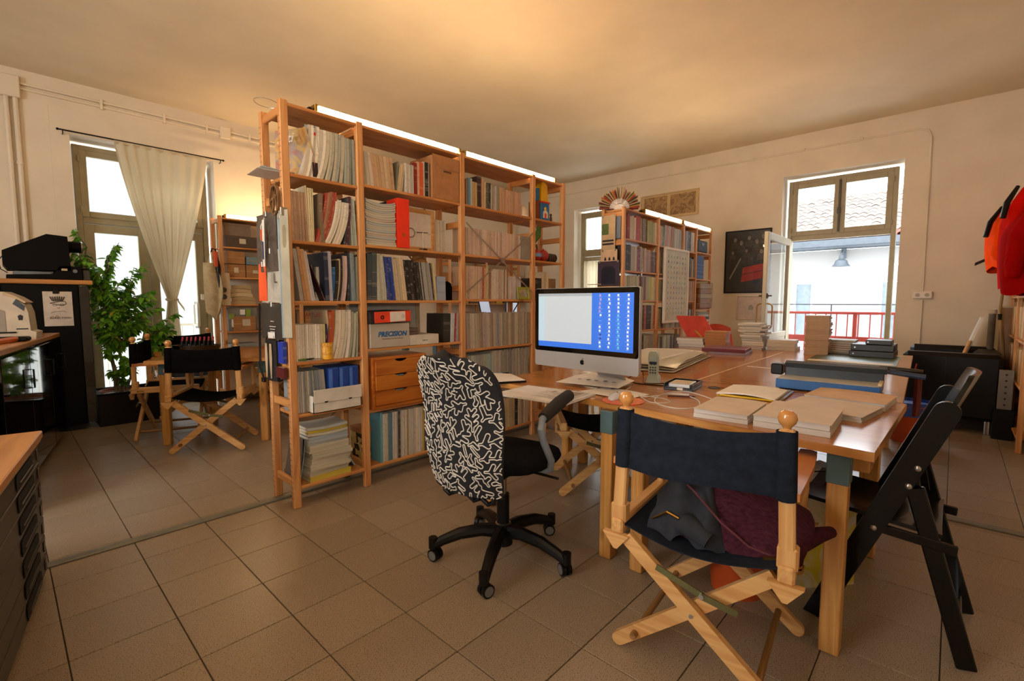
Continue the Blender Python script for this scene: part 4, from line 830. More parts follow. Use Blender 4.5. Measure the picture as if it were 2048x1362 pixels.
book('notebook', 'blue cloth notebook hanging edge-out at the bookcase end', 'notebook', None, (EX - .028, SY + .005, .838), .02, .115, .07, '2438a0'); book('notebook', 'dark red booklet with a pale label at the bookcase end', 'notebook', None, (EX - .03, SY + .0, .755), .018, .055, .11, '5a1c1c')
t = thing('bag_strap', 'black strap hanging down behind the leaflets of the bookcase end', 'strap', (EX - .02, 3.03, 1.17)); MB().tube([(0, 0, 0), (-.004, .01, -.2), (-.006, .012, -.38), (0, -.02, -.45)], .006, 6).build('strap', black, t); MB().bb((-.01, -.03, -.47), (.01, .0, -.44), .003).build('buckle', dkm, t)

# ------------------------------------------------------------------ tables
sleeve = mat('leg_sleeve_paint', '4f6a72', 0.5, var=.04)
TZ = .72


def table(name, label, quad, z, legs, gd=None, group=None, under=True, leglen=None):
    """quad: four corners of the top (counter-clockwise), legs: their foot positions"""
    t = thing(name, label, 'table', (0, 0, 0), 0, group)
    MB().prism(quad, .027, (0, 0, z - .030)).build('tabletop', edgeM, t, smooth=False)
    cx = sum(p[0] for p in quad) / 4; cy = sum(p[1] for p in quad) / 4
    MB().prism([(cx + (p[0] - cx) * .998, cy + (p[1] - cy) * .998) for p in quad], .003, (0, 0, z - .003)).build('laminate', tabX, t, smooth=False)
    a0 = math.atan2(quad[1][1] - quad[0][1], quad[1][0] - quad[0][0])
    lm_ = MB().box((0, 0, (z - .03) / 2), (.058, .058, z - .03), None, .004).mesh('leg'); lm_.materials.append(legZ)
    sm_ = MB().box((0, 0, z - .03 - .052), (.064, .064, .104), None, .003).mesh('leg_sleeve'); sm_.materials.append(sleeve)
    for x, y in legs: l = put('leg', lm_, t, loc=(x, y, 0), rot=(0, 0, a0)); put('leg_sleeve', sm_, l)
    return t


T1 = table('desk', 'pine-legged desk nearest the black folding chair, grey manuscripts on it', [(1.795, .155), (2.768, .135), (2.772, 1.055), (1.875, 1.055)], TZ, [(1.858, .25), (1.862, .965), (2.70, .24), (2.70, .97)], group='work desks')
T2 = table('desk', 'pine-legged desk under the big computer screen', [(1.876, 1.058), (2.772, 1.058), (2.776, 2.03), (1.955, 1.98)], TZ, [(1.868, 1.125), (1.895, 1.925), (2.69, 1.13), (2.70, 1.97)], group='work desks')
T3 = table('desk', 'long desk carrying the blue paper cutter and the tall stack of books', [(2.771, .15), (5.30, .24), (5.25, 1.135), (2.775, 1.09)], TZ, [(2.84, .27), (4.85, .36), (5.1, 1.05), (2.86, 1.01)], group='work desks')
T4 = table('desk', 'long desk with the plastic folders and piles of books', [(2.776, 1.095), (5.25, 1.142), (5.20, 2.06), (2.78, 2.03)], TZ, [(2.86, 1.17), (5.08, 1.22), (5.05, 1.98), (2.87, 1.95)], group='work desks')
MB().cyl((1.808, .40, .70), (1.79, .40, .70), .007, n=10).build('screw', steel, T1)
MB().prism([(2.79, 1.086), (5.2, 1.132), (5.2, 1.139), (2.79, 1.096)], .0008, (0, 0, TZ + .0004)).build('joint_strip', mat('joint_cream', 'd8b894', .5), T4)
g = MB().lathe([(.034, 0), (.034, .003), (.028, .003), (.028, .0008), (.001, .0008)], (2.585, .921, TZ), 20).build('cable_grommet', black, T1)
MB().bb((2.02, .185, .585), (2.18, .30, .675), .003).build('drawer_rail', legZ, T1)


# ------------------------------------------------------------------ folding wooden director's chairs
def director_chair(name, label, loc, face, can, w1='x', near=False, group='folding director chairs', W=.49, Dp=.42, H=.868, back=True):
    t = thing(name, label, 'chair', (loc[0], loc[1], 0), face - math.pi / 2, group)   # local +y = facing
    hw, hd = W / 2, Dp / 2; B = beechZ; zr = .44
    for s in (-1, 1):
        x = s * hw
        MB().bb((x - .021, -hd - .03, zr - .025), (x + .021, hd + .03, zr + .025), .006).build('seat_rail', beechY, t)
        pf = MB().prism([(-.05, 0), (.05, 0), (.0, -.045)], .026, (x, -hd - .012, zr - .022), MX); pf.prism([(-.05, 0), (.05, 0), (.0, -.045)], .026, (x, hd + .032, zr - .022), MX); 
        for yy, nm in ((-hd - .012, 'rear'), (hd + .034, 'front')):
            MB().prism([(-.045, .0), (.045, .0), (.006, -.05), (-.006, -.05)], .024, (x, yy, zr - .023), MX).build('corner_block', beechX, t)
        if not back: continue
        # back post with ball knob
        MB().bar((x, -hd - .005, zr + .02), (x - .016 * s, -hd - .004, H - .03), .030, .040, (1, 0, 0), .005).build('back_post', B, t)
        k = MB().lathe([(.013, 0), (.010, .008), (.012, .012), (.021, .022), (.0245, .034), (.021, .047), (.012, .055), (.001, .057)], (x - .016 * s, -hd - .004, H - .035), 18).build('knob', mat('knob_beech', 'cc8f4e', .2, coat=.5), t)
        MB().bb((x - .026, -hd - .02, zr + .01), (x + .026, -hd + .025, zr + .075), .006).build('post_foot', beechZ, t)
        MB().lathe([(.014, 0), (.012, .03), (.016, .09), (.013, .16), (.013, .185)], (x, hd - .02, zr + .02), 14).build('front_post', B, t)
        MB().prism([(x - .022 * 1, -hd - .01), (x + .022, -hd - .01), (x + .028, -hd + .12), (x + .034, -hd + .28), (x + .030, hd + .03), (x + .01, hd + .045), (x - .02, hd + .04), (x - .03, -hd + .28), (x - .026, -hd + .12)], .022, (0, 0, .645)).build('armrest', mat('arm_beech', 'bd763a', .35), t, ang=50)
    # crossed legs, front and rear pair; the feet rounded
    for yy, nm in ((-hd, 0), (hd + .02, 1)):
        for s in (-1, 1):
            y2 = yy + .014 * s
            a, b = V((s * (hw - .03), y2, zr - .03)), V((-s * (hw + .0), y2, .028)); d = (b - a).normalized(); n = V((-d.z, 0, d.x)) * .022
            pl = [a + n, b + n] + [b + d * (.022 * math.sin(q)) + n * math.cos(q) for q in (.5, 1.0, 1.57, 2.1, 2.6)] + [b - n, a - n]
            MB().prism([(p.x, p.z) for p in pl], .022, (0, y2 + .011, 0), MX).build('leg', beechX, t, ang=50)
        MB().cyl((0, yy - .03, .225), (0, yy + .03, .225), .006, n=8).build('pivot_bolt', steel, t)
    for s in (-1, 1):
        MB().cyl((s * (hw - .06), -hd - .02, .075), (s * (hw - .06), hd + .03, .075), .011, n=10).build('stretcher', wood('worn_dowel', '7a5428', '9a7040', 1, .6), t)
    # folding stay
    st = mat('stay_metal', '6a6640', .4, metal=.6)
    for yy in (-hd - .025, hd + .045):
        MB().bar((-.11, yy, .345), (.035, yy, .30), .020, .004, (0, 1, 0)).build('stay', st, t); MB().bar((.03, yy - .004, .302), (.13, yy - .004, .285), .020, .004, (0, 1, 0)).build('stay', st, t)
        MB().cyl((.03, yy - .01, .302), (.03, yy + .004, .302), .008, n=8).build('stay_rivet', steel, t)
    for s in (-1, 1):
        for yy in (-hd + .04, hd - .03):
            MB().tube([(s * (hw + .022), yy - .02, zr - .01), (s * (hw + .034), yy - .02, zr), (s * (hw + .034), yy + .02, zr), (s * (hw + .022), yy + .02, zr - .012)], .003, 6).build('hook', brass, t)
    # canvas seat and back, sagging between the rails
    MB().sheet(lambda u, v: ((u - .5) * (W - .01), -hd - .01 + (Dp + .02) * v, zr + .012 - .045 * math.sin(math.pi * u)), 12, 8, .004).build('seat', can, t, ang=60)
    zt, zb = H - .035, H - .225
    if not back: return t
    def bk(u, v):
        s = 2 * u - 1; sag = (1 - s * s)
        return ((u - .5) * (W + .012), -hd - .010 - .035 * sag + .006 - .004 * math.sin(9 * v + 3 * u) * sag, zb + (zt - zb) * v - .022 * sag * v + .006 * math.sin(3 * s) * (1 - v))
    b = MB().sheet(bk, 18, 8, .005).build('backrest', can, t, ang=60)
    for s in (-1, 1):
        MB().tube([(s * (hw - .010), -hd - .005, zb), (s * (hw - .016), -hd - .004, zt)], .0265, 12).build('sleeve_seam', can, t)
    MB().sheet(lambda u, v: V(bk(u, .03 + .03 * v)) + V((0, -.0035, 0)), 18, 1).build('hem', can, b)
    return t


def R_(a): return math.radians(a)


D1 = director_chair('director_chair', 'director chair with a navy canvas back and clothes on its seat, at the desk corner', (1.615, .565), R_(6.5), navy)
D2 = director_chair('folding_stool', 'folding wooden stool with a black canvas seat standing under the computer desk', (2.58, 1.64), R_(43), blackcan, back=False, group=None)
MT = [(.75, 4.61), (1.60, 4.10), (2.16, 5.03), (1.31, 5.54)]
table('meeting_table', 'wooden meeting table with slate leg caps among black director chairs', MT, TZ, [(.90, 4.72), (1.50, 4.27), (1.42, 5.40), (2.0, 5.04)])
director_chair('director_chair', 'black canvas director chair pushed under the near side of the meeting table', (1.17, 4.42), R_(59), blackcan)
director_chair('director_chair', 'black canvas director chair seen side-on at the planter end of the meeting table', (1.03, 5.12), R_(-22), blackcan)
director_chair('director_chair', 'black canvas director chair behind the meeting table before the curtained window', (1.33, 5.93), R_(262), blackcan)
director_chair('director_chair', 'black canvas director chair at the far end of the meeting table by the boxes', (2.22, 5.50), R_(215), blackcan)
# clothes on the near chair
jc = mat('grey_jacket', '23252d', .9, var=.15, scale=25, bump=.4, bscale=60)
mr_ = mat('maroon_knit', '45202b', .95, var=.2, scale=60, bump=.9, bscale=220, stretch=(1, 4, 1), spec=.1)


def cloth(name, label, cat, m, base, rz, fun, nu=26, nv=26, t=.012, extra=None):
    o = thing(name, label, cat, base, rz); MB().sheet(fun, nu, nv, t).build('cloth', m, o, ang=70)
    if extra: extra(o)
    return o


def jac(u, v):
    s = math.sin
    return (-.17 + .24 * u + .01 * s(9 * v), -.17 + .30 * v + .012 * s(14 * u), .012 + (.25 * s(math.pi * min(1, u * .8 + .1)) * (s(math.pi * v)) ** .5 + .014 * s(17 * u + 6 * v) + .010 * s(23 * v - 9 * u)) * (1 - .25 * u))


def jx(o):
    MB().tube([(-.10, -.12, .05), (-.04, -.16, .07), (.03, -.17, .04)], [.03, .035, .028], 10).build('sleeve', jc, o, ang=70)
    MB().tube([(-.15, -.16, .06), (-.10, -.175, .10), (-.06, -.18, .09)], .004, 6).build('zip', brass, o)


def knit(u, v):
    s = math.sin; k = s(math.pi * min(1, max(0, v))) ** .55
    return (-.15 + .385 * u + .02 * s(5 * v), -.185 + .34 * v + .01 * s(6 * u), .010 + (.275 - .14 * u) * k * (.75 + .25 * s(math.pi * u)) + .006 * s(20 * u - 8 * v))


def kx(o):
    MB().tube([(-.14, -.12, .19), (-.07, -.17, .17), (.02, -.187, .095), (.10, -.19, .045), (.19, -.185, .03)], [.003, .0035, .0035, .0035, .003], 8).build('seam', mat('knit_edge', '5a2630', .8), o)
    MB().tube([(.15, -.18, .02), (.20, -.10, .03), (.26, .03, .04), (.29, .10, .03)], [.022, .026, .024, .018], 10).build('sleeve', mr_, o, ang=70)
    MB().bar((.14, -.20, .03), (.21, -.195, .04), .012, .008).build('zip_pull', brass, o)


CZ = .405
cloth('jacket', 'dark grey jacket crumpled on the seat of the navy director chair', 'clothes', jc, (1.615, .565, CZ), R_(6.5) - math.pi / 2, jac, extra=jx)
cloth('cardigan', 'dark maroon knitted cardigan heaped on the navy director chair seat', 'clothes', mr_, (1.655, .53, CZ + .004), R_(6.5) - math.pi / 2, knit, extra=kx)

# ------------------------------------------------------------------ swivel office chair
OC = thing('office_chair', 'black swivel office chair with a white squiggle-patterned back on five castors', 'chair', (1.535, 1.48, 0), R_(10) - math.pi / 2)
cas = mat('caster_black', '080708', .4, spec=.3); grp = mat('armrest_foam', '231e1b', .8); gar = mat('arm_grey', '7c8796', .35)
for k in range(5):
    a = R_(138 + 72 * k - (10 - 90)); ca, sa = math.cos(a), math.sin(a)
    arm = MB(); ps = [(ca * r, sa * r, z) for r, z in ((.02, .125), (.10, .132), (.2, .118), (.28, .088), (.315, .068))]
    arm.tube(ps, [.034, .030, .027, .023, .021], 10).build('base_arm', cas, OC)
    c = MB().cyl((ca * .322, sa * .322, .055), (ca * .322, sa * .322, .105), .02, n=12).build('caster_stem', cas, OC)
    wa = a + .9
    for s in (-1, 1): 
        w = V((ca * .322 + math.cos(a + 2.6) * .012, sa * .322 + math.sin(a + 2.6) * .012, .028)); n = V((math.cos(wa), math.sin(wa), 0)) * s
        MB().cyl(w + n * .004, w + n * .022, .028, n=18).build('caster_wheel', cas, OC); MB().lathe([(.017, 0), (.021, .001), (.021, .002), (.017, .002)], w + n * .0215, 18, (n.to_track_quat('Z', 'Y')).to_matrix()).build('wheel_ring', grayM, OC)
MB().cyl((0, 0, .065), (0, 0, .16), .045, .040, 18).build('hub', cas, OC); MB().cyl((0, 0, .14), (0, 0, .30), .029, n=18).build('gas_sleeve', cas, OC); MB().cyl((0, 0, .29), (0, 0, .45), .017, n=16).build('gas_rod', steel, OC)
MB().lathe([(.034, 0), (.036, .004), (.030, .008)], (0, 0, .158), 18).build('chrome_ring', steel, OC)
MB().bb((-.09, -.12, .415), (.09, .12, .45), .012).build('tilt_mechanism', cas, OC); MB().cyl((.08, .02, .425), (.27, .03, .415), .006, n=8).build('tilt_lever', cas, OC)
def seat_f(u, v):
    a = 2 * math.pi * u; sx = math.copysign(abs(math.cos(a)) ** .7, math.cos(a)) * .235; sy = math.copysign(abs(math.sin(a)) ** .7, math.sin(a)) * .225
    q = [(.02, .452), (.75, .448), (.97, .462), (1.0, .485), (.97, .508), (.8, .52), (.4, .518), (.02, .512)][int(round(v * 7))]
    return (sx * q[0], sy * q[0] + .03, q[1] - (.018 * max(0, sy) / .225 if q[1] > .47 else 0))
MB().sheet(seat_f, 32, 7).build('seat', mat('seat_fabric', '111114', .9, spec=.1, var=.15, scale=50, bump=.3, bscale=300), OC, ang=70)
# backrest with the squiggle cover
m, t, N, L, P = nt('squiggle_cover'); P.inputs['Roughness'].default_value = .85
P.inputs['Base Color'].default_value = (*lin('0d0c12'), 1); sq = m
def back_f(u, v, off=0.0):
    """u across, v up"""
    s = 2 * u - 1; z = .40 + .575 * v
    hwid = (.155 + .048 * math.sin(math.pi * min(1, .12 + v * .62))) * (1 if v < .72 else max(0, 1 - ((v - .72) / .285) ** 2.6) ** .5 * .62 + .38)
    y = -.285 - .14 * v + .03 * math.sin(math.pi * v) + .05 * s * s - .02 * math.sin(2 * math.pi * v)
    return V((s * hwid, y - off, z))
bk_ = MB().sheet(lambda u, v: back_f(u, v, .022), 20, 44, .05).build('backrest', sq, OC, ang=70)
MB().tube([(-.03, -.16, .43), (-.03, -.26, .42), (-.03, -.275, .55)], .012, 8).tube([(.03, -.16, .43), (.03, -.26, .42), (.03, -.275, .55)], .012, 8).build('back_bracket', cas, OC)
for s in (-.09, .04, .11): MB().tube([(s - .035, -.262, .415), (s - .025, -.268, .385), (s, -.27, .372), (s + .025, -.268, .385), (s + .035, -.262, .415)], .010, 8).build('back_loop', cas, OC)
# one continuous wandering line per motif: finger-like coral loops raised on the cover
lineM = mat('squiggle_white', 'c9c2b8', .8)
import numpy as np
Rq = random.Random(9); CA = []
def seg_d(p, c):
    if not c: return 9.0
    A_ = np.array(c); dx, dy_ = A_[:, 2] - A_[:, 0], A_[:, 3] - A_[:, 1]
    q_ = np.clip(((p[0] - A_[:, 0]) * dx + (p[1] - A_[:, 1]) * dy_) / (dx * dx + dy_ * dy_ + 1e-12), 0, 1)
    return float((np.hypot(p[0] - A_[:, 0] - q_ * dx, p[1] - A_[:, 1] - q_ * dy_) - A_[:, 4]).min())
def free(c, others, gap, f0=0.0):
    return all(seg_d((c[0] + (c[2] - c[0]) * f, c[1] + (c[3] - c[1]) * f), others) > c[4] + gap for f in (f0, (1 + f0) / 2, 1.0))
for att in range(2600):
    x, y, th = Rq.uniform(-.23, .23), Rq.uniform(-.01, .58), Rq.uniform(0, 6.28); mine = []; other = list(CA); ns = Rq.choice((5, 4, 3, 2) if att < 500 else (2, 1, 1))
    for k in range(ns):
        nx, ny = x + math.cos(th) * .021, y + math.sin(th) * .021; c = (x, y, nx, ny, .0042)
        if not free(c, other, .0045): break
        mine.append(c); th += Rq.uniform(-.2, .2)
        for sd in (-1, 1):
            for tr in range(3):
                a = th + sd * Rq.uniform(.8, 1.25); l = Rq.uniform(.020, .038) * (1, .75, .5)[tr]; c = (nx, ny, nx + math.cos(a) * l, ny + math.sin(a) * l, Rq.uniform(.0066, .0088))
                if free(c, other, .0045) and free(c, [q for q in mine if (q[2], q[3]) != (nx, ny)], .002, .6): mine.append(c); break
        x, y = nx, ny
    if len(mine) >= (5 if att < 500 else 2):
        c = (x, y, x + math.cos(th) * .022, y + math.sin(th) * .022, .0072)
        if free(c, other, .0045): mine.append(c)
        CA += mine
caps = CA
GS = .0032; gx = np.arange(-.245, .246, GS); gy = np.arange(.004, .572, GS); XX, YY = np.meshgrid(gx, gy, indexing='ij'); D_ = np.full(XX.shape, 9.0)
for x, y, xx, yy, r in caps:
    dx, dy_ = xx - x, yy - y; q_ = np.clip(((XX - x) * dx + (YY - y) * dy_) / (dx * dx + dy_ * dy_), 0, 1); d_ = np.hypot(XX - x - q_ * dx, YY - y - q_ * dy_) - r
    hh = np.clip(.5 + .5 * (D_ - d_) / .0025, 0, 1); D_ = D_ * (1 - hh) + d_ * hh - .0025 * hh * (1 - hh)
ln_mb = MB()
def onb(px_, py_):
    v = py_ / .575; hwd = back_f(1, v).x; u = (px_ / hwd + 1) / 2
    return back_f(u, v, .0225) if 0.0 <= u <= 1.0 else None
for i in range(len(gx) - 1):
    for j in range(len(gy) - 1):
        c4 = ((i, j), (i + 1, j), (i + 1, j + 1), (i, j + 1)); vv = [D_[a] for a in c4]; pt = []
        for k in range(4):
            a, b = c4[k], c4[(k + 1) % 4]; fa, fb_ = vv[k], vv[(k + 1) % 4]
            if (fa < 0) != (fb_ < 0): f = fa / (fa - fb_); pt.append((gx[a[0]] + (gx[b[0]] - gx[a[0]]) * f, gy[a[1]] + (gy[b[1]] - gy[a[1]]) * f))
        for k in range(0, len(pt) - 1, 2):
            p, q_ = onb(*pt[k]), onb(*pt[k + 1])
            if p is not None and q_ is not None and (p - q_).length > 2e-4:
                e = (q_ - p) * .10; ln_mb.tube([p - e, q_ + e], .0024, 5)
ln_mb.build('squiggle_print', lineM, bk_, kind='stuff', fix=False)
for s in (-1, 1):
    x = .238 * s
    MB().tube([(x * .45, .02, .44), (x * .9, .02, .445), (x, .015, .455), (x + .012 * s, .0, .50), (x + .012 * s, -.07, .60), (x + .008 * s, -.085, .655), (x, -.06, .69), (x, -.02, .705)], .0155, 12).build('arm_tube', gar, OC)
    MB().tube([(x, -.05, .695), (x, .0, .71), (x, .10, .735), (x, .19, .752)], [.024, .028, .030, .027], 16).build('arm_pad', grp, OC)

# ------------------------------------------------------------------ black folding chair
FC = thing('folding_chair', 'glossy black folding chair with an oval hole in its back, beside the desk corner', 'chair', (2.235, .12, 0), 0)
bl = mat('chair_black', '080706', .25, coat=.15, spec=.3)
for s in (-1, 1):
    x = .205 * s; sw = .012
    d_ = V((-.374, .94)).normalized(); n_ = V((d_.y, -d_.x)) * .035; p0_, p1_ = V((.209, .0)), V((-.120, .83))
    pl = [p0_ + n_, p1_ + n_] + [p1_ + n_ * math.cos(q) + d_ * .035 * math.sin(q) for q in (.4, .8, 1.2, 1.57, 1.94, 2.34, 2.74)] + [p1_ - n_, p0_ - n_]
    MB().prism([(p.x, max(p.y, .002)) for p in pl], .020, (x - .010, 0, 0), Matrix(((0, 0, 1), (1, 0, 0), (0, 1, 0)))).build('long_leg', bl, FC, ang=50)
    MB().bar((x * .93, -.212, .004), (x * .93, -.055, .565), .052, .020, (1, 0, 0), .004).build('rear_leg', bl, FC)
    MB().bar((x * .96, .045, .40), (x * .96, -.17, .385), .032, .014, (1, 0, 0), .003).build('seat_link', bl, FC); MB().bar((x * .84, -.045, .62), (x * .86, -.075, .45), .03, .010, (1, 0, 0), .003).build('link', bl, FC)
    for yy, zz in ((.045, .40), (-.04, .57), (-.06, .635)): MB().ball((x + .012 * s, yy, zz), .010, 10, 6, (.5, 1, 1)).build('bolt', steel, FC)
MB().sheet(lambda u, v: ((u - .5) * .38, .27 - .40 * v, .43 - .025 * math.sin(math.pi * u) * math.sin(math.pi * v) + .012 * (1 - v) - .02 * v), 12, 10, .014).build('seat', bl, FC, ang=60)
def fb(u, v):
    z = .66 + .285 * v; s = 2 * u - 1
    k = 1 if v < .55 else math.sqrt(max(0, 1 - ((v - .55) / .46) ** 2)) * .35 + .65
    return V((s * .194 * k, -.052 - .113 * v - .020 * (1 - s * s), z))
nu, nv = 22, 22; fbm = MB(); vs = []; fs = []; okc = lambda u, v: ((u - .5) / .15) ** 2 + ((v - .80) / .10) ** 2 > 1
for side, off in ((0, 0.0), (1, .014)):
    for i in range(nu + 1):
        for j in range(nv + 1): p = fb(i / nu, j / nv); vs.append((p.x, p.y - off, p.z))
K = nv + 1; O = (nu + 1) * K; cell = {(i, j) for i in range(nu) for j in range(nv) if okc((i + .5) / nu, (j + .5) / nv)}
for i, j in cell:
    q = (i * K + j, (i + 1) * K + j, (i + 1) * K + j + 1, i * K + j + 1); fs += [q, tuple(O + a for a in reversed(q))]
    for (di, dj), (a, b) in {(-1, 0): (q[3], q[0]), (1, 0): (q[1], q[2]), (0, -1): (q[0], q[1]), (0, 1): (q[2], q[3])}.items():
        if (i + di, j + dj) not in cell: fs.append((b, a, a + O, b + O))
fbm.add(vs, fs).build('back_plate', bl, FC, ang=45)
MB().cyl((-.2, .20, .06), (.2, .20, .06), .009, n=10).build('front_bar', bl, FC); MB().cyl((-.19, -.19, .08), (.19, -.19, .08), .009, n=10).build('rear_bar', bl, FC); MB().bar((-.205, .03, .40), (.205, .03, .40), .03, .012, (0, 0, 1), .002).build('seat_bar', bl, FC)

# ------------------------------------------------------------------ by the left wall: cabinets
boardM = wood('cabinet_board', 'a5692c', 'c98a48', 1, .3, scale=4.0, coat=.2)
PC = thing('plan_chest', 'low black plan chest with slotted drawer fronts and a wooden top', 'cabinet', (.088, 2.83, 0), R_(-9.5))
# local: -y runs towards the camera, face at x=0, body to -x
MB().bb((-.62, -1.5, .0), (-.03, -.02, .595), .004).build('carcass', mat('chest_black', '151110', .35), PC)
MB().bb((-.64, -1.52, .60), (.012, .006, .632), .004).build('top_board', boardM, PC); MB().bb((-.63, -1.51, .588), (.006, 0, .600), .002).build('pale_edge', mat('pale_edge', '9a9484', .5), PC)
for k in range(7):
    z0 = .030 + k * .0795
    d = MB().bb((-.03, -1.49, z0), (-.004, -.012, z0 + .075), .003).build('drawer', mat('chest_front', '2a231e', .4), PC)
    for s, (ya, yb) in enumerate(((-.47, -.17), (-1.30, -1.0))):
        MB().prism([(ya, z0 + .012), (yb, z0 + .012), (yb, z0 + .058), (yb - .012, z0 + .066), (ya + .012, z0 + .066), (ya, z0 + .058)], .003, (-.0025, 0, 0), Matrix(((0, 0, 1), (1, 0, 0), (0, 1, 0)))).build('grip_slot', mat('slot_black', '020202', .9), d)
        MB().bb((-.004, ya + .03, z0 + .030), (.006, yb - .03, z0 + .036), .002).build('slot_lip', mat('lip_grey', '4a4642', .35, metal=.5), d)
    MB().bb((-.004, -.075, z0 + .018), (.0, -.045, z0 + .06), .002).build('lock_plate', MATS['lip_grey'], d)
SC = thing('low_cabinet', 'waist-high black gloss cabinet with a thick wooden top, behind the plan chest', 'cabinet', (.372, 5.80, 0), R_(-11.0))
MB().bb((-.62, -2.2, .06), (-.004, -.16, .875), .004).build('carcass', blackgl, SC)
MB().bb((-.64, -2.2, .88), (.012, -.15, .915), .005).build('top_board', boardM, SC); MB().bb((-.6, -2.2, 0), (-.03, -.03, .06)).build('plinth', black, SC)
for k, (a, b) in enumerate(((-.68, -.165), (-1.36, -.69), (-2.05, -1.37))):
    d = MB().bb((-.004, a, .07), (.016, b, .868), .003).build('door', blackgl, SC); MB().tube([(.016, b - .06, .74), (.04, b - .06, .74), (.04, b - .06, .62), (.016, b - .06, .62)], .005, 6).build('handle', black, d)
TC = thing('tall_cabinet', 'tall black cabinet with a wooden top and a drawing clipped on its front', 'cabinet', (.515, 5.86, 0), R_(0))
MB().bb((-.95, 0, .05), (0, .48, 1.335), .004).build('carcass', mat('cabinet_black', '060608', .35, spec=.12), TC); MB().bb((-.98, -.02, 1.335), (.10, .50, 1.375), .005).build('top_board', wood('cabinet_board_x', 'a5692c', 'c98a48', 0, .35, scale=4.0), TC); MB().bb((-.93, .02, 0), (-.02, .48, .05)).build('plinth', black, TC)
for a, b in ((-.48, -.006), (-.945, -.486)):
    d = MB().bb((a, -.018, .07), (b, -.002, 1.325), .003).build('door', MATS['cabinet_black'], TC); MB().tube([(a + .05, -.018, .75), (a + .05, -.045, .75), (a + .05, -.045, .62), (a + .05, -.018, .62)], .006, 6).build('handle', grayM, d)
MB().bb((0, .004, .06), (.07, .475, 1.32), .003).build('gloss_side', blackgl, TC)
# drawing with a clip
t = thing('drawing', 'white sheet with an ink sketch of a spiky-haired face, clipped to the tall cabinet', 'drawing', (.37, 5.835, 1.27), rot=(0, 0, 0))
MB().sheet(lambda u, v: (.19 * (u - .5), -.004 + .003 * math.sin(4 * v), -.305 * v), 4, 4, .0015).build('sheet', mat('sketch_paper', 'cdbfae', .75), t); ink = mat('ink', '1c1a1e', .7); rink = mat('red_ink', '8a3a34', .7)
q = MB()
for k in range(7): a = (k - 3) * .13; q.bar((-.003 + .010 * (k - 3), -.008, -.085), (-.003 + .010 * (k - 3) + math.sin(a) * .045, -.008, -.085 + math.cos(a) * .042), .007, .001, (0, 1, 0))
q.tube([(.052 * math.cos(x), -.008, -.102 + .014 * math.sin(x) + .006 * math.sin(2 * x)) for x in [i * math.pi / 12 for i in range(24)]], .002, 5, True)
for s in (-.022, .024): q.tube([(s + .014 * math.cos(x), -.008, -.118 + .009 * math.sin(x)) for x in [i * math.pi / 6 for i in range(12)]], .0012, 5, True)
q.tube([(-.05, -.008, -.19), (-.02, -.008, -.175), (.01, -.008, -.178), (.03, -.008, -.17), (.05, -.008, -.182)], .001, 5); q.build('sketch_line', ink, t)
MB().tube([(-.008, -.008, -.142), (0, -.008, -.147), (.010, -.008, -.142)], .002, 5).build('sketch_mouth', rink, t)
MB().text('IN RIELTOMO', .023, (.012, -.0072, -.235), MX, .0004).build('lettering', ink, t); MB().tube([(-.06, -.008, -.23), (-.04, -.008, -.215), (-.03, -.008, -.235), (-.012, -.008, -.21), (0, -.008, -.225)], .0014, 5).build('sketch_scribble', rink, t)
MB().bb((-.03, -.014, -.02), (.012, -.002, .012), .004).build('clip', black, t); MB().tube([(-.02, -.01, .01), (-.009, -.012, .035), (.004, -.01, .01)], .003, 6).build('clip_ring', black, t)
# episcope projector on the tall cabinet
t = thing('episcope', 'black episcope projector with a round lens on top of the tall cabinet', 'projector', (.31, 6.0, 1.375)); pj = mat('projector_black', '080606', .6, spec=.12, bump=.15, bscale=120)
MB().prism([(-.255, .118), (-.23, .075), (.165, .085), (.155, .385), (.02, .395), (-.255, .235)], .30, (0, .15, 0), MX).build('hood', pj, t, ang=25)
MB().prism([(-.24, 0), (.235, 0), (.235, .125), (.09, .12), (.05, .05), (-.24, .035)], .30, (0, .15, 0), MX).build('base', pj, t, ang=25)
MB().cyl((.155, -.02, .305), (.255, -.02, .305), .05, .052, 24).build('lens_barrel', pj, t); MB().cyl((.25, -.02, .305), (.262, -.02, .305), .055, .050, 24).build('lens_ring', mat('lens_chrome', '9a968e', .2, metal=.8), t); MB().cyl((.262, -.02, .305), (.264, -.02, .305), .043, n=24).build('lens', mat('lens_glass', '303a40', .05, coat=1), t)
MB().bb((-.2, -.12, .035), (.04, .12, .07), .006).build('tray', mat('tray_clear', '6e7478', .2), t); MB().bb((.1, -.156, .08), (.14, -.148, .10), .002).build('label', mat('cream_label', 'b8a27c', .6), t); MB().cyl((.19, -.155, .08), (.19, -.148, .08), .016, n=16).build('knob', grayM, t)
MB().tube([(-.255, -.1, .19), (-.28, -.1, .15), (-.27, -.1, .08), (-.23, -.1, .05)], .004, 6).build('cable', black, t)
t = thing('storage_case', 'grey plastic case beside the episcope on the tall cabinet', 'case', (.56, 5.95, 1.375)); MB().bb((0, 0, 0), (.055, .2, .10), .006).build('body', mat('case_grey', '5c5a56', .4), t); MB().bb((-.004, -.004, .10), (.059, .204, .115), .004).build('lid', black, t)
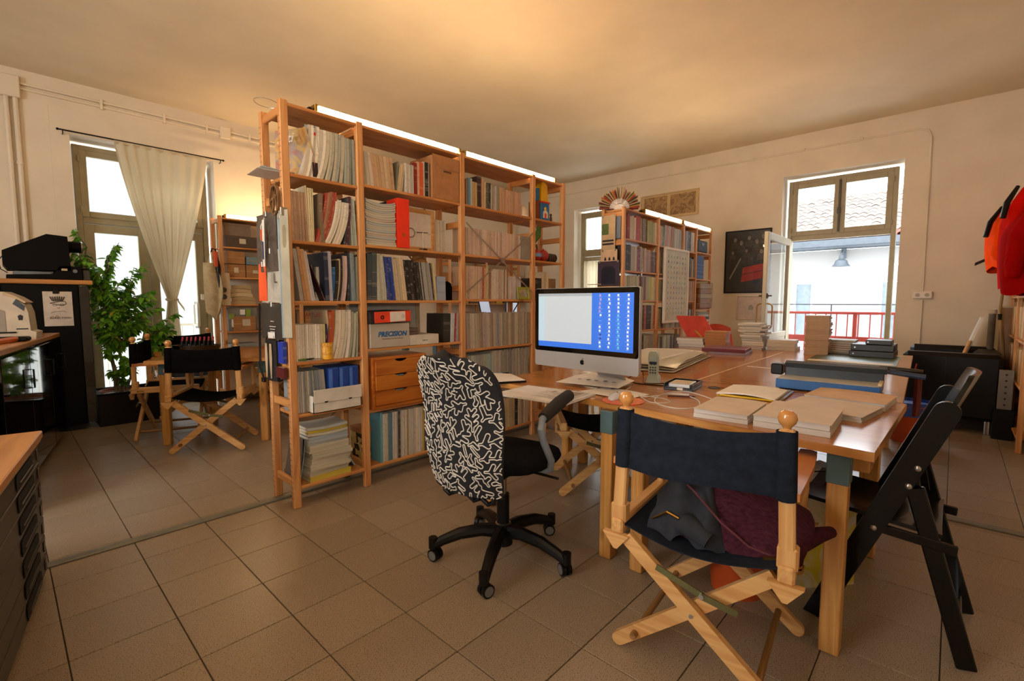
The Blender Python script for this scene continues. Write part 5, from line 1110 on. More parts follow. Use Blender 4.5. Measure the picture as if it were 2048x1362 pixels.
# white machine, tray and pencil on the low cabinet
t = thing('coffee_machine', 'white and cream countertop machine with a dark shield emblem on its column', 'machine', (.115, 4.93, .915), R_(-12)); wm = mat('machine_white', 'bcae98', .35); cm = mat('machine_cream', 'b39a76', .4)
MB().prism([(-.42, .0), (.085, .0), (.09, .05), (.062, .06), (.055, .19), (.04, .245), (-.02, .30), (-.07, .335), (-.42, .345)], .20, (0, .1, 0), MX).build('body', wm, t, ang=25)
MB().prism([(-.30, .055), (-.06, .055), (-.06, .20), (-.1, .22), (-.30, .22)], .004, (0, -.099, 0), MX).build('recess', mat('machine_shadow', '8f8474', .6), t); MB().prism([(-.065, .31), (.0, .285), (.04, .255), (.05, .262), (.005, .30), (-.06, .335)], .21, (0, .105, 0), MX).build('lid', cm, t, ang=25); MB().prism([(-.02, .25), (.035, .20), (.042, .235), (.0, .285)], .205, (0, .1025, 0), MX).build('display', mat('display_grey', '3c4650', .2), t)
MB().prism([(-.010, .135), (.010, .135), (.014, .165), (.0, .175), (-.014, .165)], .002, (.015, -.1, 0), MX).build('emblem', ink, t); MB().bb((-.01, -.103, .07), (.05, -.1, .078)).build('vent_line', ink, t); MB().bb((-.12, -.11, .045), (-.01, .09, .055), .003).build('drip_tray', black, t)
t = thing('pen_tray', 'black tray on the low cabinet in front of the white machine', 'tray', (.06, 4.62, .915), R_(-12)); MB().bb((-.2, -.05, 0), (.08, .06, .03), .008).build('body', black, t); MB().bb((-.185, -.04, .0302), (.07, .05, .031)).build('inner', mat('tray_inner', '060606', .6), t)
t = thing('pencil', 'giant orange pencil lying on the edge of the low cabinet', 'pencil', (-.02, 4.32, .915), R_(70)); MB().cyl((0, 0, .018), (.26, 0, .018), .018, n=6).build('barrel', mat('pencil_orange', 'c8642a', .4), t); MB().cyl((0, 0, .018), (-.045, 0, .018), .018, .004, 12).build('cone', beechX, t); MB().cyl((-.045, 0, .018), (-.058, 0, .018), .0045, .001, 8).build('lead', black, t); MB().cyl((.26, 0, .018), (.28, 0, .018), .017, n=10).build('ferrule', mat('pencil_green', '6a7038', .4), t)

# ------------------------------------------------------------------ weeping fig in its planter
PL = thing('planter_box', 'dark brown planter box standing before the curtained window', 'planter', (.80, 6.06, 0)); pbm = mat('planter_brown', '140c08', .35, var=.1, spec=.25)
MB().bb((-.205, -.22, 0), (.26, -.19, .30), .004).bb((-.205, .19, 0), (.26, .22, .30), .004).bb((-.205, -.19, 0), (-.18, .19, .30), .004).bb((.23, -.19, 0), (.26, .19, .30), .004).bb((-.18, -.19, 0), (.23, .19, .018)).build('box', pbm, PL)
MB().bb((-.212, -.23, .301), (.27, -.185, .315), .004).bb((-.212, .185, .301), (.27, .23, .315), .004).bb((-.212, -.185, .301), (-.178, .185, .315), .004).bb((.225, -.185, .301), (.27, .185, .315), .004).build('rim', pbm, PL)
FG = thing('weeping_fig', 'tall green weeping fig with a leaning side branch, growing in the dark planter', 'plant', (.80, 6.03, .02))
MB().lathe([(.12, 0), (.15, .26), (.162, .275), (.162, .295), (.148, .295), (.14, .27), (.001, .265)], (-.02, 0, 0), 24).build('pot', mat('terracotta', '8a4a2e', .7), FG); MB().lathe([(.139, .266), (.08, .276), (.001, .28)], (-.02, 0, 0), 24).build('soil', mat('soil', '2c1d12', .95, bump=.6), FG)
bark = mat('fig_bark', '7a6a54', .8, bump=.4, bscale=80); RP = random.Random(11); tips = []


def limb(p0, p1, r0, r1, wob=.03, n=7):
    p0, p1 = V(p0), V(p1); pts = []
    for i in range(n):
        f = i / (n - 1); p = p0.lerp(p1, f); w = math.sin(math.pi * f) * wob
        pts.append(p + V((RP.uniform(-w, w), RP.uniform(-w, w), 0)))
    MB().tube(pts, [r0 + (r1 - r0) * i / (n - 1) for i in range(n)], 7).build('branch', bark, FG); return pts


trunks = [limb((-.05, 0, .27), (-.10, .02, 1.34), .018, .011), limb((.0, .02, .27), (.02, .03, 1.15), .016, .009), limb((.03, -.01, .27), (.20, -.02, .86), .011, .006), limb((-.02, -.02, .27), (-.12, -.03, .8), .008, .005)]
sub = []
for k in range(58):
    tr0 = RP.choice(trunks[:2]); q = RP.randrange(3, 7); b = tr0[q]; a = RP.uniform(0, 6.28); ln = RP.uniform(.12, .30)
    e = b + V((math.cos(a) * ln * .95, math.sin(a) * ln * .55, RP.uniform(.05, .40))); e.x = max(-.34, min(.22, e.x)); e.z = min(e.z, 1.78); e.y = min(.17, e.y)
    sub.append(limb(b, e, .006, .0022, .02, 5))
sub.append(limb(trunks[0][6], (-.26, 0, 1.84), .008, .003)); sub.append(limb(trunks[0][6], (.02, .02, 1.70), .008, .003)); sub.append(limb(trunks[0][6], (-.33, 0, 1.70), .007, .003))
for k in range(30):
    tr0 = RP.choice((trunks[2], trunks[2], trunks[1])); b = tr0[RP.randrange(3, 7)]
    e = b + V((RP.uniform(.05, .34), RP.uniform(-.12, .1), RP.uniform(-.02, .26))); e.x = min(e.x, .46); sub.append(limb(b, e, .005, .002, .015, 5))
for k in range(12):
    b = RP.choice(trunks)[RP.randrange(1, 4)]; e = b + V((RP.uniform(-.18, .2), RP.uniform(-.15, .12), RP.uniform(-.02, .2))); sub.append(limb(b, e, .004, .002, .015, 4))
leafM = [mat('fig_leaf_%s' % n, c, .35, var=.12, scale=30) for n, c in (('green', '5f9a2a'), ('bright', '8cc23c'), ('dark', '47762a'), ('yellow', 'c2a836'))]
for l in leafM:
    l.node_tree.nodes['Principled BSDF'].inputs['Subsurface Weight'].default_value = 0.0
    N_, L_ = l.node_tree.nodes, l.node_tree.links; P_ = N_['Principled BSDF']; o_ = N_['Material Output']
    tl = N_.new('ShaderNodeBsdfTranslucent'); src = P_.inputs['Base Color'].links[0].from_socket; L_.new(src, tl.inputs[0]); mx_ = N_.new('ShaderNodeMixShader'); mx_.inputs[0].default_value = .45
    L_.new(P_.outputs[0], mx_.inputs[1]); L_.new(tl.outputs[0], mx_.inputs[2]); L_.new(mx_.outputs[0], o_.inputs[0])
def lf(u, v):
    w = .56 * math.sin(math.pi * min(1, u * 1.02)) ** .8 * (1 - .35 * u); s = 2 * v - 1
    return (u, s * w * .5, .10 * abs(s) * w - .16 * u * u)
lme = []
for lm2 in leafM: q = MB().sheet(lf, 6, 2).mesh('leaf', ang=80, fix=False); q.materials.append(lm2); lme.append(q)
pos = []
for s in sub:
    n = len(s)
    for i in range(1, n):
        for k in range(8 if i < n - 1 else 12):
            f = RP.random(); p = s[i - 1].lerp(s[i], f); pos.append((p, (s[i] - s[i - 1]).normalized()))
RP.shuffle(pos); mats_idx = [0, 0, 0, 1, 1, 1, 2]; rest = [MB() for _ in leafM]
for i, (p, d) in enumerate(pos):
    if p.z < 1.37 and p.x < -.12: p = p + V((.12 * RP.random() + .02, 0, 0)); p.x = max(p.x, -.15)
    a = math.atan2(d.y, d.x) + RP.uniform(-1.6, 1.6); k = RP.choice(mats_idx) if RP.random() > .03 else 3; sz = RP.uniform(.055, .09); E_ = Euler((RP.uniform(-.6, .6), RP.uniform(-.1, .9), a))
    if i < 300:
        o = put('leaf', lme[k], FG, loc=p, rot=E_); o.scale = (sz, sz, sz)
    else:
        Mx = E_.to_matrix() * sz; rest[k].add([p + Mx @ v.co for v in lme[k].vertices], [tuple(f.vertices) for f in lme[k].polygons])
for k in range(4):
    if rest[k].v: rest[k].build('leaf_mass', leafM[k], FG, kind='stuff', fix=False, ang=80)

# ------------------------------------------------------------------ curtain
rod = thing('curtain_rod', 'thin dark curtain rod on two brackets above the window with the plant', 'rod', (1.19, 6.33, 2.815)); MB().cyl((-.69, 0, 0), (.69, 0, 0), .007, n=10).build('rod', dkm, rod)
for x in (-.665, .67): MB().tube([(x, .047, -.03), (x, 0, -.03), (x, 0, .002)], .005, 6).build('bracket', dkm, rod)
for x in (-.70, .70): MB().ball((x, 0, 0), .012, 10, 6).build('finial', dkm, rod)
cur = thing('curtain', 'cream cotton curtain gathered by a tie, hanging from the thin rod', 'curtain', (1.30, 6.33, 0))
m, t, N, L, P = nt('curtain_cotton'); tcd = mat('curtain_base', 'd2c6aa', .9); P.inputs['Roughness'].default_value = .95; P.inputs['Base Color'].default_value = (*lin('e6dcc6'), 1)
tl = N.new('ShaderNodeBsdfTranslucent'); tl.inputs[0].default_value = (*lin('f0e8d6'), 1); mx_ = N.new('ShaderNodeMixShader'); mx_.inputs[0].default_value = .62; L.new(P.outputs[0], mx_.inputs[1]); L.new(tl.outputs[0], mx_.inputs[2]); L.new(mx_.outputs[0], N['Material Output'].inputs[0]); curM = m
def cf(u, v):
    z = 2.80 - 2.35 * v; zt = (2.80 - z) / 1.60
    if z > 1.20: k = zt ** 1.25; c = .01 * 0 + .0 + .005 * k; wdt = .82 * (1 - k) + .085 * k; cx = .01 * (1 - k) + .015 * k
    else: k = min(1, (1.20 - z) / .5); wdt = .085 + .09 * k; cx = .015 - .015 * k
    fold = .013 + .014 * math.sin(math.pi * min(1, zt))
    return (cx + (u - .5) * wdt, -.012 + fold * math.sin(2 * math.pi * (8.5 * u + .3 * math.sin(5 * u))) * (.75 + .5 * math.sin(3 * u + 1)) - .01 * min(1, zt), z)
MB().sheet(cf, 150, 44, .002).build('cloth', curM, cur, ang=80)
MB().tube([(.015 + .052 * math.cos(i * math.pi / 8), -.012 + .045 * math.sin(i * math.pi / 8), 1.2 + .008 * math.sin(i)) for i in range(16)], .012, 8, True).build('tie', curM, cur); MB().sheet(lambda u, v: (.06 + .06 * u, -.05 + .01 * v, 1.2 - .10 * u + .03 * v - .02), 4, 2, .004).build('tie_end', curM, cur)
MB().bb((-.405, -.014, 2.775), (.415, .012, 2.81), .01).build('rod_pocket', curM, cur)

# ------------------------------------------------------------------ shelving along the window wall
B_ = bookcase('bookcase', 'pine storage shelving along the window wall, cardboard boxes on it', (0, 6.05, 0), 0, [1.745, 2.62, 3.49], 2, 2.14, .30, [[2.12, 1.80, 1.46, 1.15, .84, .50, .12]] * 2, (2.09, 1.6, 1.1, .6, .14), holes=(0,))
tube_light('tube_light', 'fluorescent tube light on top of the storage shelving by the window wall', 1.80, 2.9, 6.10, 2.12)
cm2 = mat('box_tan', '9a6a3c', .8, var=.08); lbl = mat('pale_label', 'c4b49a', .7)
def cbox(name, label, x0, x1, z, h, m, d=.24, y=6.055, cat='box', lid=True, tag_=None):
    t = thing(name, label, cat, (x0, y, z)); MB().bb((0, 0, 0), (x1 - x0, d, h), .003).build('body', m, t)
    if lid: MB().bb((-.004, -.004, h - .03), (x1 - x0 + .004, d + .004, h + .003), .003).build('lid', m, t)
    else: MB().bb((0, -.001, h * .47), (x1 - x0, .0, h * .53)).bb(((x1 - x0) * .48, 0, h), ((x1 - x0) * .52, d, h + .001)).build('tape', mat('parcel_tape', 'ab8350', .3), t)
    if tag_: MB().bb(((x1 - x0) * tag_[0], -.006, h * tag_[1]), ((x1 - x0) * tag_[2], -.0045 if lid else -.002, h * tag_[3])).build('label', lbl, t)
    return t
cbox('shoe_box', 'dark brown lidded box with a brass label holder on the upper storage shelf', 1.79, 2.13, 1.80, .125, cabrown, tag_=(.42, .35, .62, .8)); cbox('storage_box', 'grey-brown flat box behind and above the dark brown lidded box', 1.80, 2.08, 1.935, .14, mat('taupe_box', '7a6450', .8), y=6.12, d=.2)
cbox('cardboard_box', 'small tan carton stacked on another at the post, third storage shelf', 1.80, 1.985, 1.612, .14, cm2, lid=False); cbox('cardboard_box', 'tan carton with a recycling mark under another carton at the storage post', 1.80, 1.985, 1.46, .145, cm2, lid=False, tag_=(.35, .35, .6, .75)); cbox('cardboard_box', 'tan carton with two pale marks beside the stacked cartons', 1.995, 2.22, 1.46, .145, cm2, lid=False, tag_=(.3, .35, .7, .6)); cbox('cardboard_box', 'teal and cream carton above the carton with pale marks', 2.0, 2.17, 1.61, .09, mat('teal_box', '6a8088', .7), lid=False)
for k in range(5):
    flat('canvas_bag', f'folded cream canvas bag, {ordw(k + 1)} from the bottom of the pile on the storage shelf', 'bag', 'folded canvas bags', (1.82 + R.uniform(-.01, .01), 6.06, 1.152 + k * .045), .27 - .015 * k, .22, .042, R.choice(['b59a72', 'c0a680', 'a98e66']), 0, m=plainc, sag=-.012)
t = thing('archive_crate', 'grey plastic crate with green and white tags on the storage shelf', 'crate', (1.79, 6.055, .84)); MB().bb((0, .02, 0), (.31, .25, .27), .004).build('body', mat('crate_grey', '77736a', .6), t)
for a, b, c, m_ in ((.005, .14, .20, 'g'), (.12, .19, .25, 'w'), (.18, .17, .25, 'g'), (.03, .05, .15, 'w')): MB().bb((a, -.004, b), (a + .05, .02, c)).build('tag', mat('tag_green', '7a8c2e', .6) if m_ == 'g' else paper, t)
cbox('cardboard_box', 'tan parcel with a white address label in front of the grey crate', 1.83, 2.07, .841, .17, cm2, d=.10, y=5.99 + .06, lid=False, tag_=(.4, .35, .75, .8)); cbox('storage_box', 'pale grey box on the low storage shelf behind the far director chair', 1.80, 2.10, .50, .19, mat('grey_box', '8d8a86', .7), lid=True)
for k in range(10):
    x = 2.66 + .08 * k; book('box_file', f'{("brown", "black", "tan", "grey")[k % 4]} box file, {ordw(k + 1)} from the inner post on the storage shelf behind the leaflets', 'file', 'box files on the storage shelving', (x, 6.06, 1.15 if k % 2 else 1.80), .07, .26, .22, ['6a4a30', '26221f', '9a7448', '77736c'][k % 4])
for k in range(9): cbox('cardboard_box', f'{("tan", "brown", "cream")[k % 3]} box, {ordw(k + 1)} of those seen between the shelves on the storage shelving', 2.66 + .27 * (k % 3), 2.66 + .27 * (k % 3) + .24, (1.46, .84, .50)[k // 3], .2 + .02 * (k % 2), (cm2, cabrown, mat('cream_box', 'b9a078', .8))[k % 3], lid=k % 2 == 0)
# bags hung on the shelving end
t = thing('tote_bag', 'cream cotton tote bag hung on the end of the storage shelving', 'bag', (1.615, 5.98, 1.70)); cot = mat('cotton_cream', 'b8a884', .9, var=.08, scale=20)
MB().sheet(lambda u, v: ((u - .5) * (.12 + .06 * math.sin(math.pi * v)) + .02 * math.sin(3 * v), -.02 * math.sin(2 * math.pi * u) * (1 - v * .3), -.10 - .62 * v * (1 - .12 * abs(2 * u - 1.2))), 12, 12, .03).build('body', cot, t, ang=70); MB().tube([(-.03, 0, -.12), (0, .0, .03), (.03, 0, -.12)], .006, 6).build('handle', cot, t); MB().sheet(lambda u, v: ((u - .5) * .07, -.022, -.16 - .22 * v), 4, 4, .003).build('print', art('bag_print', ['b8a884', '2a2622', 'b8a884', '3a342c'], 34), t)
t = thing('umbrella', 'black folded umbrella with an orange strap hung beside the tote bag', 'umbrella', (1.675, 5.98, 1.70)); MB().tube([(0, 0, 0), (.005, 0, -.15), (.012, 0, -.45)], [.012, .03, .008], 10).build('canopy', black, t); MB().tube([(0, 0, 0), (-.01, 0, .05), (-.04, 0, .06), (-.05, 0, .02)], .008, 8).build('handle', black, t); MB().bb((-.035, -.03, -.14), (.005, -.015, .03), .008).build('strap', mat('strap_orange', 'c04a22', .5), t)
t = thing('hanging_card', 'cream card with two dark rings hung on the shelving front post', 'card', (1.735, 6.0, 1.50)); MB().bb((-.065, 0, -.36), (.065, .004, 0)).build('card', mat('cream_card', 'b69c7a', .7), t)
for z in (-.19, -.265): MB().lathe([(.016, 0), (.03, .0), (.03, .002), (.016, .002)], (0, -.001, z), 16, MX).build('printed_ring', mat('card_print', '3a342a', .6), t)
MB().tube([(0, 0, 0), (.0, .03, .05)], .003, 6).build('string', white, t)
# caddy of bottles on the meeting table
t = thing('bottle_caddy', 'black oval tray of slim red-capped bottles on the meeting table', 'caddy', (1.20, 4.98, TZ), R_(-30)); MB().lathe([(.13, 0), (.15, .075), (.145, .075), (.125, .01), (.001, .01)], (0, 0, 0), 22, Matrix.Diagonal(V((1.3, .7, 1)))).build('tray', blackgl, t)
rc = mat('cap_red', '9a1f22', .4)
for k in range(8):
    x = -.12 + .034 * k; b = thing('bottle', f'slim dark bottle with a red cap, {ordw(k + 1)} along the black oval tray', 'bottle', (1.20 + x * .87, 4.98 - x * .5, TZ + .012), 0, 'red-capped bottles in the tray', rot=(0, .12, 0)); MB().cyl((0, 0, 0), (0, 0, .10), .012, n=10).build('body', black, b); MB().cyl((0, 0, .10), (0, 0, .135), .009, n=10).build('cap', rc, b)

# ------------------------------------------------------------------ on the desks
# computer: screen almost parallel to the y axis, facing -x
IM = thing('computer', 'large aluminium all-in-one computer with a black screen border, on the desk', 'computer', (2.055, 1.408, TZ), R_(-92.4))
# local: x across (0 centre), -y towards the viewer ; width .66
SWd, Z0, ZC, Z1 = .66, .105, .19, .532
MX2 = MX
def rr(w0, w1, z0, z1, r, n=4):
    o = []
    for cx, cz, a in ((w1 - r, z0 + r, -90), (w1 - r, z1 - r, 0), (w0 + r, z1 - r, 90), (w0 + r, z0 + r, 180)):
        for i in range(n + 1): q = R_(a + 90 * i / n); o.append((cx + r * math.cos(q), cz + r * math.sin(q)))
    return o
MB().prism(rr(-SWd / 2, SWd / 2, Z0, Z1, .014), .022, (0, .022, 0), MX).build('casing', alu, IM)
MB().sheet(lambda u, v: ((u - .5) * .60, .022 + .035 * math.sin(math.pi * u) * math.sin(math.pi * v), Z0 + .03 + (Z1 - Z0 - .06) * v), 12, 8).build('back_shell', alu, IM)
MB().prism(rr(-SWd / 2 + .002, SWd / 2 - .002, ZC, Z1 - .002, .012), .003, (0, .0008, 0), MX).build('screen_border', mat('screen_black', '060505', .08, coat=.5), IM)
sc_ = emis('screen_blue', '2a66d0', .62); winm = emis('screen_window', 'a9b4bd', .62); sd = emis('screen_side', 'a2bccb', .6)
a0, a1, b0, b1 = -.302, .300, ZC + .025, Z1 - .028; H_ = b1 - b0; W_ = a1 - a0
scr = MB().bb((a0, -.0030, b0), (a1, -.0024, b1)).build('screen', sc_, IM)
MB().bb((a0 + .0, -.0036, b0 + .10 * H_), (a0 + .60 * W_, -.0031, b1 - .0 * H_)).build('window_panel', winm, scr); MB().bb((a0, -.0040, b0 + .10 * H_), (a0 + .075 * W_, -.0037, b1 - .05 * H_)).build('side_bar', sd, scr); MB().bb((a0, -.0040, b1 - .05 * H_), (a0 + .60 * W_, -.0037, b1)).build('title_bar', emis('screen_title', '8f99a2', .6), scr)
icm = [emis('icon_white', 'd5dde6', .6), emis('icon_teal', '5ab8c8', .6), emis('icon_mauve', 'a58ab0', .6), emis('icon_navy', '3a3a80', .5)]; lab = emis('icon_text', '8fa8e0', .55)
for c in range(4):
    for r_ in range(14):
        if c == 0 and r_ in (6, 7): continue
        x = a0 + W_ * (.685 + .088 * c) + R.uniform(-.003, .003); z = b1 - H_ * (.045 + .068 * r_)
        k = 2 if c == 0 and r_ < 5 else 3 if c == 0 and r_ in (10, 11) else 1 if c == 2 and r_ > 4 else 0
        ic = MB().bb((x - .0048, -.0036, z - .004), (x + .0048, -.0031, z + .006)).build('icon', icm[k], scr); MB().bb((x - .018, -.0036, z - .0115), (x + .018, -.0031, z - .0095)).build('icon_caption', lab, scr) if False else None
q = MB()
for c in range(4):
    for r_ in range(14):
        x = a0 + W_ * (.685 + .088 * c); z = b1 - H_ * (.045 + .068 * r_); w = R.uniform(.007, .014); q.bb((x - w, -.0036, z - .0082), (x + w, -.0031, z - .0068))
q.build('icon_caption', lab, scr, kind='stuff')
# fruit emblem on the chin, with a bite and a leaf
ap = []
for i in range(40):
    a = 2 * math.pi * i / 40 + math.pi / 2; r = .0135 * (1 - .12 * math.exp(-((a - math.pi / 2) % (2 * math.pi) - 0) ** 2 * 9) - .12 * math.exp(-((2 * math.pi - (a - math.pi / 2) % (2 * math.pi))) ** 2 * 9) - .07 * math.exp(-((a - 1.5 * math.pi)) ** 2 * 8))
    x, z = r * math.cos(a) * .98, r * math.sin(a)
    d = math.hypot(x - .0165, z - .002)
    if d < .0075: x = .0165 - (.0165 - x) / max(d, 1e-5) * .0075; z = .002 + (z - .002) / max(d, 1e-5) * .0075
    ap.append((x, z))
zc = (Z0 + ZC) / 2 - .002
MB().prism(ap, .001, (0, -.0005 + .001, zc), MX).prism([(-.001, .0135), (.001, .019), (.006, .0225), (.006, .018), (.003, .0145)], .001, (0, .0005, zc), MX).build('emblem', black, IM)
MB().prism([(-.10, .0), (.10, .0), (.10, .006), (-.10, .006)], .19, (0, .33, 0), MX).build('foot', alu, IM); MB().prism([(.300, .006), (.312, .006), (.14, .2), (.035, .34), (.025, .34), (.125, .2)], .17, (-.085, 0, 0), Matrix(((0, 0, 1), (1, 0, 0), (0, 1, 0)))).build('stand', alu, IM)

# papers and notebook before the computer
inkp = mat('faint_ink', '8a7f78', .7); tz = TZ + .0003
def paperprint(o, w, d, n, z, x0=.02, m=None):
    q = MB(); 
    for k in range(n): q.bb((x0, d * (.1 + .8 * k / n), z), (x0 + w * R.uniform(.3, .85), d * (.1 + .8 * k / n) + .003, z + .0004))
    q.build('printed_line', m or inkp, o, kind='stuff')
t = thing('newspaper', 'folded printed newspaper lying on the desk under the computer screen', 'newspaper', (1.975, 1.27, tz), R_(96)); MB().bb((0, 0, 0), (.41, .29, .006), .001).bb((.003, .002, .0062), (.405, .286, .010), .001).build('sheet', mat('newsprint', 'd2c9be', .8, var=.05), t); paperprint(t, .26, .28, 16, .0102); MB().bb((.05, .03, .0102), (.13, .11, .0106)).bb((.18, .06, .0102), (.20, .10, .0106)).build('printed_box', mat('news_print', 'a58e74', .7), t)
t = thing('paper_sheet', 'white printed sheet curling over the newspaper, toward the computer foot', 'paper', (2.14, 1.24, TZ + .012), R_(100)); MB().sheet(lambda u, v: (.36 * u, -.25 * v, .006 + .028 * math.sin(math.pi * u) * (v) ** 2 + .004 * v), 8, 8, .001).build('sheet', paper, t)
q = MB()
for k in range(5): q.bb((.05 + .05 * k, -.10 - .01 * (k % 2), .019), (.07 + .05 * k, -.085, .0195))
q.build('printed_mark', ink, t)
t = thing('paper_sheet', 'white sheet lying flat between the newspaper and the cables', 'paper', (2.16, 1.08, TZ + .0004), R_(80)); MB().sheet(lambda u, v: (.28 * u, .20 * v, .004 + .002 * math.sin(5 * u)), 4, 4, .001).build('sheet', paper, t); MB().bb((.2, .02, .0065), (.22, .04, .007)).build('printed_mark', mat('blue_mark', '4a4a80', .6), t)
t = thing('notebook', 'open black notebook with a cream page, on the desk corner near the bookcase', 'notebook', (2.03, 1.77, tz), R_(62)); MB().bb((0, 0, 0), (.30, .23, .012), .002).build('cover', black, t); MB().sheet(lambda u, v: (.005 + .25 * u, .005 + .215 * v, .014 + .012 * u * math.sin(2 * v)), 6, 4, .008).build('pages', paper, t); MB().cyl((.29, .01, .012), (.29, .22, .012), .008, n=8).build('spiral', dkm, t); MB().bb((.255, .06, .013), (.275, .09, .022), .001).build('blue_tab', mat('tab_blue', '3a78a8', .5), t)
t = thing('mouse_pad', 'round orange printed mouse pad at the desk edge', 'mouse pad', (1.950, 1.105, tz)); MB().lathe([(.094, 0), (.096, .002), (.094, .004), (.001, .004)], (0, 0, 0), 32).build('pad', art('pad_print', ['d2582c', 'dc7a48', 'cf4f28', 'c9a060'], 9), t)
t = thing('mouse', 'white computer mouse on the round orange pad', 'mouse', (1.962, 1.155, TZ + .0045), R_(12)); MB().ball((0, 0, .0), .055, 18, 10, (1, .56, .52)).build('shell', mat('mouse_white', 'c5c3c6', .2), t); MB().ball((.03, 0, .024), .005, 8, 5).build('scroll_ball', grayM, t)
for o in t.children:
    if o.name.startswith('shell'): 
        for v in o.data.vertices: v.co.z = max(v.co.z, 0)
# cables
def cable(name, label, pts, r, m, plug=None):
    t = thing(name, label, 'cable', (0, 0, TZ + r)); P3 = [V((p[0], p[1], p[2] if len(p) > 2 else 0)) for p in pts]; out = []
    for i in range(len(P3) - 1):
        p0, p1, p2, p3 = P3[max(i - 1, 0)], P3[i], P3[i + 1], P3[min(i + 2, len(P3) - 1)]
        for k in range(6):
            f = k / 6; out.append(.5 * ((2 * p1) + (p2 - p0) * f + (2 * p0 - 5 * p1 + 4 * p2 - p3) * f * f + (3 * p1 - p0 - 3 * p2 + p3) * f ** 3))
    MB().tube(out + [P3[-1]], r, 7).build('cord', m, t)
    if plug: MB().bb((P3[-1].x - .014, P3[-1].y - .008, -r), (P3[-1].x + .02, P3[-1].y + .008, .008), .002).build('plug', m, t)
    return t
wc = mat('cable_white', 'c4bdb2', .5)
cable('white_cable', 'white computer cable looping past the hard disk on the desk', [(2.30, 1.26), (2.14, 1.20), (2.10, 1.08), (2.25, .98, .006), (2.20, .86), (2.05, .80), (1.96, .86), (2.02, .98), (2.16, 1.02, .008), (2.32, .96, .01), (2.22, .74), (2.24, .60), (2.18, .57)], .0025, wc, True)
cable('white_cable', 'white mouse cable curling behind the orange pad', [(2.02, 1.158), (2.10, 1.14), (2.13, 1.0), (2.06, .93), (2.01, 1.0), (2.09, 1.10, .006)], .0018, wc)
cable('black_cable', 'black cable running from the computer foot to the hard disk', [(2.50, 1.36), (2.42, 1.29), (2.44, 1.18), (2.46, 1.10), (2.47, 1.07)], .003, black); cable('black_cable', 'black tangled cable standing behind the computer beside the phone', [(2.50, 1.40), (2.55, 1.33, .05), (2.52, 1.30, .02), (2.46, 1.26), (2.52, 1.18), (2.60, 1.14)], .0025, black)
# cordless phone, hard disk, folders
t = thing('cordless_phone', 'pale grey-green cordless phone standing in its cradle beside the computer', 'phone', (2.53, 1.243, tz), R_(-75), rot=(0, 0, R_(-78))); pg = mat('phone_grey', 'a9b5aa', .4); MB().prism([(-.035, 0), (.035, 0), (.03, .03), (.02, .045), (-.02, .045), (-.03, .03)], .07, (0, .045, 0), MX).build('cradle', pg, t)
ph = MB().prism([(-.024, .02), (.024, .02), (.027, .08), (.029, .14), (.026, .168), (.014, .180), (-.014, .180), (-.026, .168), (-.029, .14), (-.027, .08)], .026, (0, .012, 0), MX).build('handset', pg, t, ang=50)
MB().bb((-.019, -.0155, .123), (.019, -.0135, .143), .001).build('display', mat('lcd', 'a9c0c4', .2), t); MB().prism([(-.022, .120), (.022, .120), (.020, .106), (.008, .100), (0, .106), (-.008, .100), (-.020, .106)], .002, (0, -.0135, 0), MX).build('nav_panel', mat('phone_navy', '242c4a', .3), t)
for r_ in range(4):
    for c in range(3): MB().bb((-.019 + .014 * c, -.0160, .038 + .015 * r_), (-.010 + .014 * c, -.0138, .046 + .015 * r_), .001).build('key', mat('key_dark', '2e3a3e', .4), t)
t = thing('hard_disk', 'black external disk enclosure with a bare aluminium drive on the desk', 'hard disk', (2.385, .955, tz), R_(8)); MB().bb((0, 0, 0), (.20, .15, .012), .002).bb((0, 0, .012), (.20, .006, .035)).bb((0, .144, .012), (.20, .15, .035)).bb((.194, 0, .012), (.20, .15, .035)).build('enclosure', mat('encl_black', '120d0c', .3), t); MB().bb((.02, .02, .012), (.15, .13, .034), .003).build('drive', alu, t); MB().bb((.03, .03, .0342), (.13, .12, .0346)).build('drive_label', mat('drive_label', 'b9a48a', .5), t); MB().bb((-.004, .05, .004), (0, .08, .016), .001).build('port', white, t)
t = thing('pen', 'dark red pen lying beside the hard disk', 'pen', (2.19, 1.0, TZ + .005), R_(-60)); MB().cyl((0, 0, 0), (.11, 0, 0), .0045, n=8).build('barrel', mat('pen_maroon', '4a1c14', .3), t); MB().cyl((.11, 0, 0), (.13, 0, 0), .0045, .001, 8).build('tip', black, t)
t = thing('paper_folder', 'yellow-edged folder of papers lying before the blue paper cutter', 'folder', (2.40, .57, tz), R_(3)); MB().bb((0, 0, 0), (.36, .27, .004), .001).build('back_board', mat('folder_yellow', 'c8a024', .5), t); MB().sheet(lambda u, v: (.0 + .30 * u, .01 + .26 * v, .014 + .012 * math.sin(math.pi * v) * (1 - u * .4)), 6, 6, .008).build('paper_stack', paper, t, ang=60); MB().bb((-.008, .02, .002), (.01, .25, .010), .002).build('folder_edge', mat('folder_bright', 'd8b41c', .4), t)
for k in range(2): MB().bb((.02, -.012 + .016 * k, .006 + .003 * k), (.34, .0 + .016 * k, .007 + .003 * k)).build('clear_cover', mat('acetate', 'b9b4a4', .06, coat=1), t)
t = thing('paper_cutter', 'blue paper cutter with a dark blade guard and black lever', 'paper cutter', (2.80, .235, tz), R_(2.5))
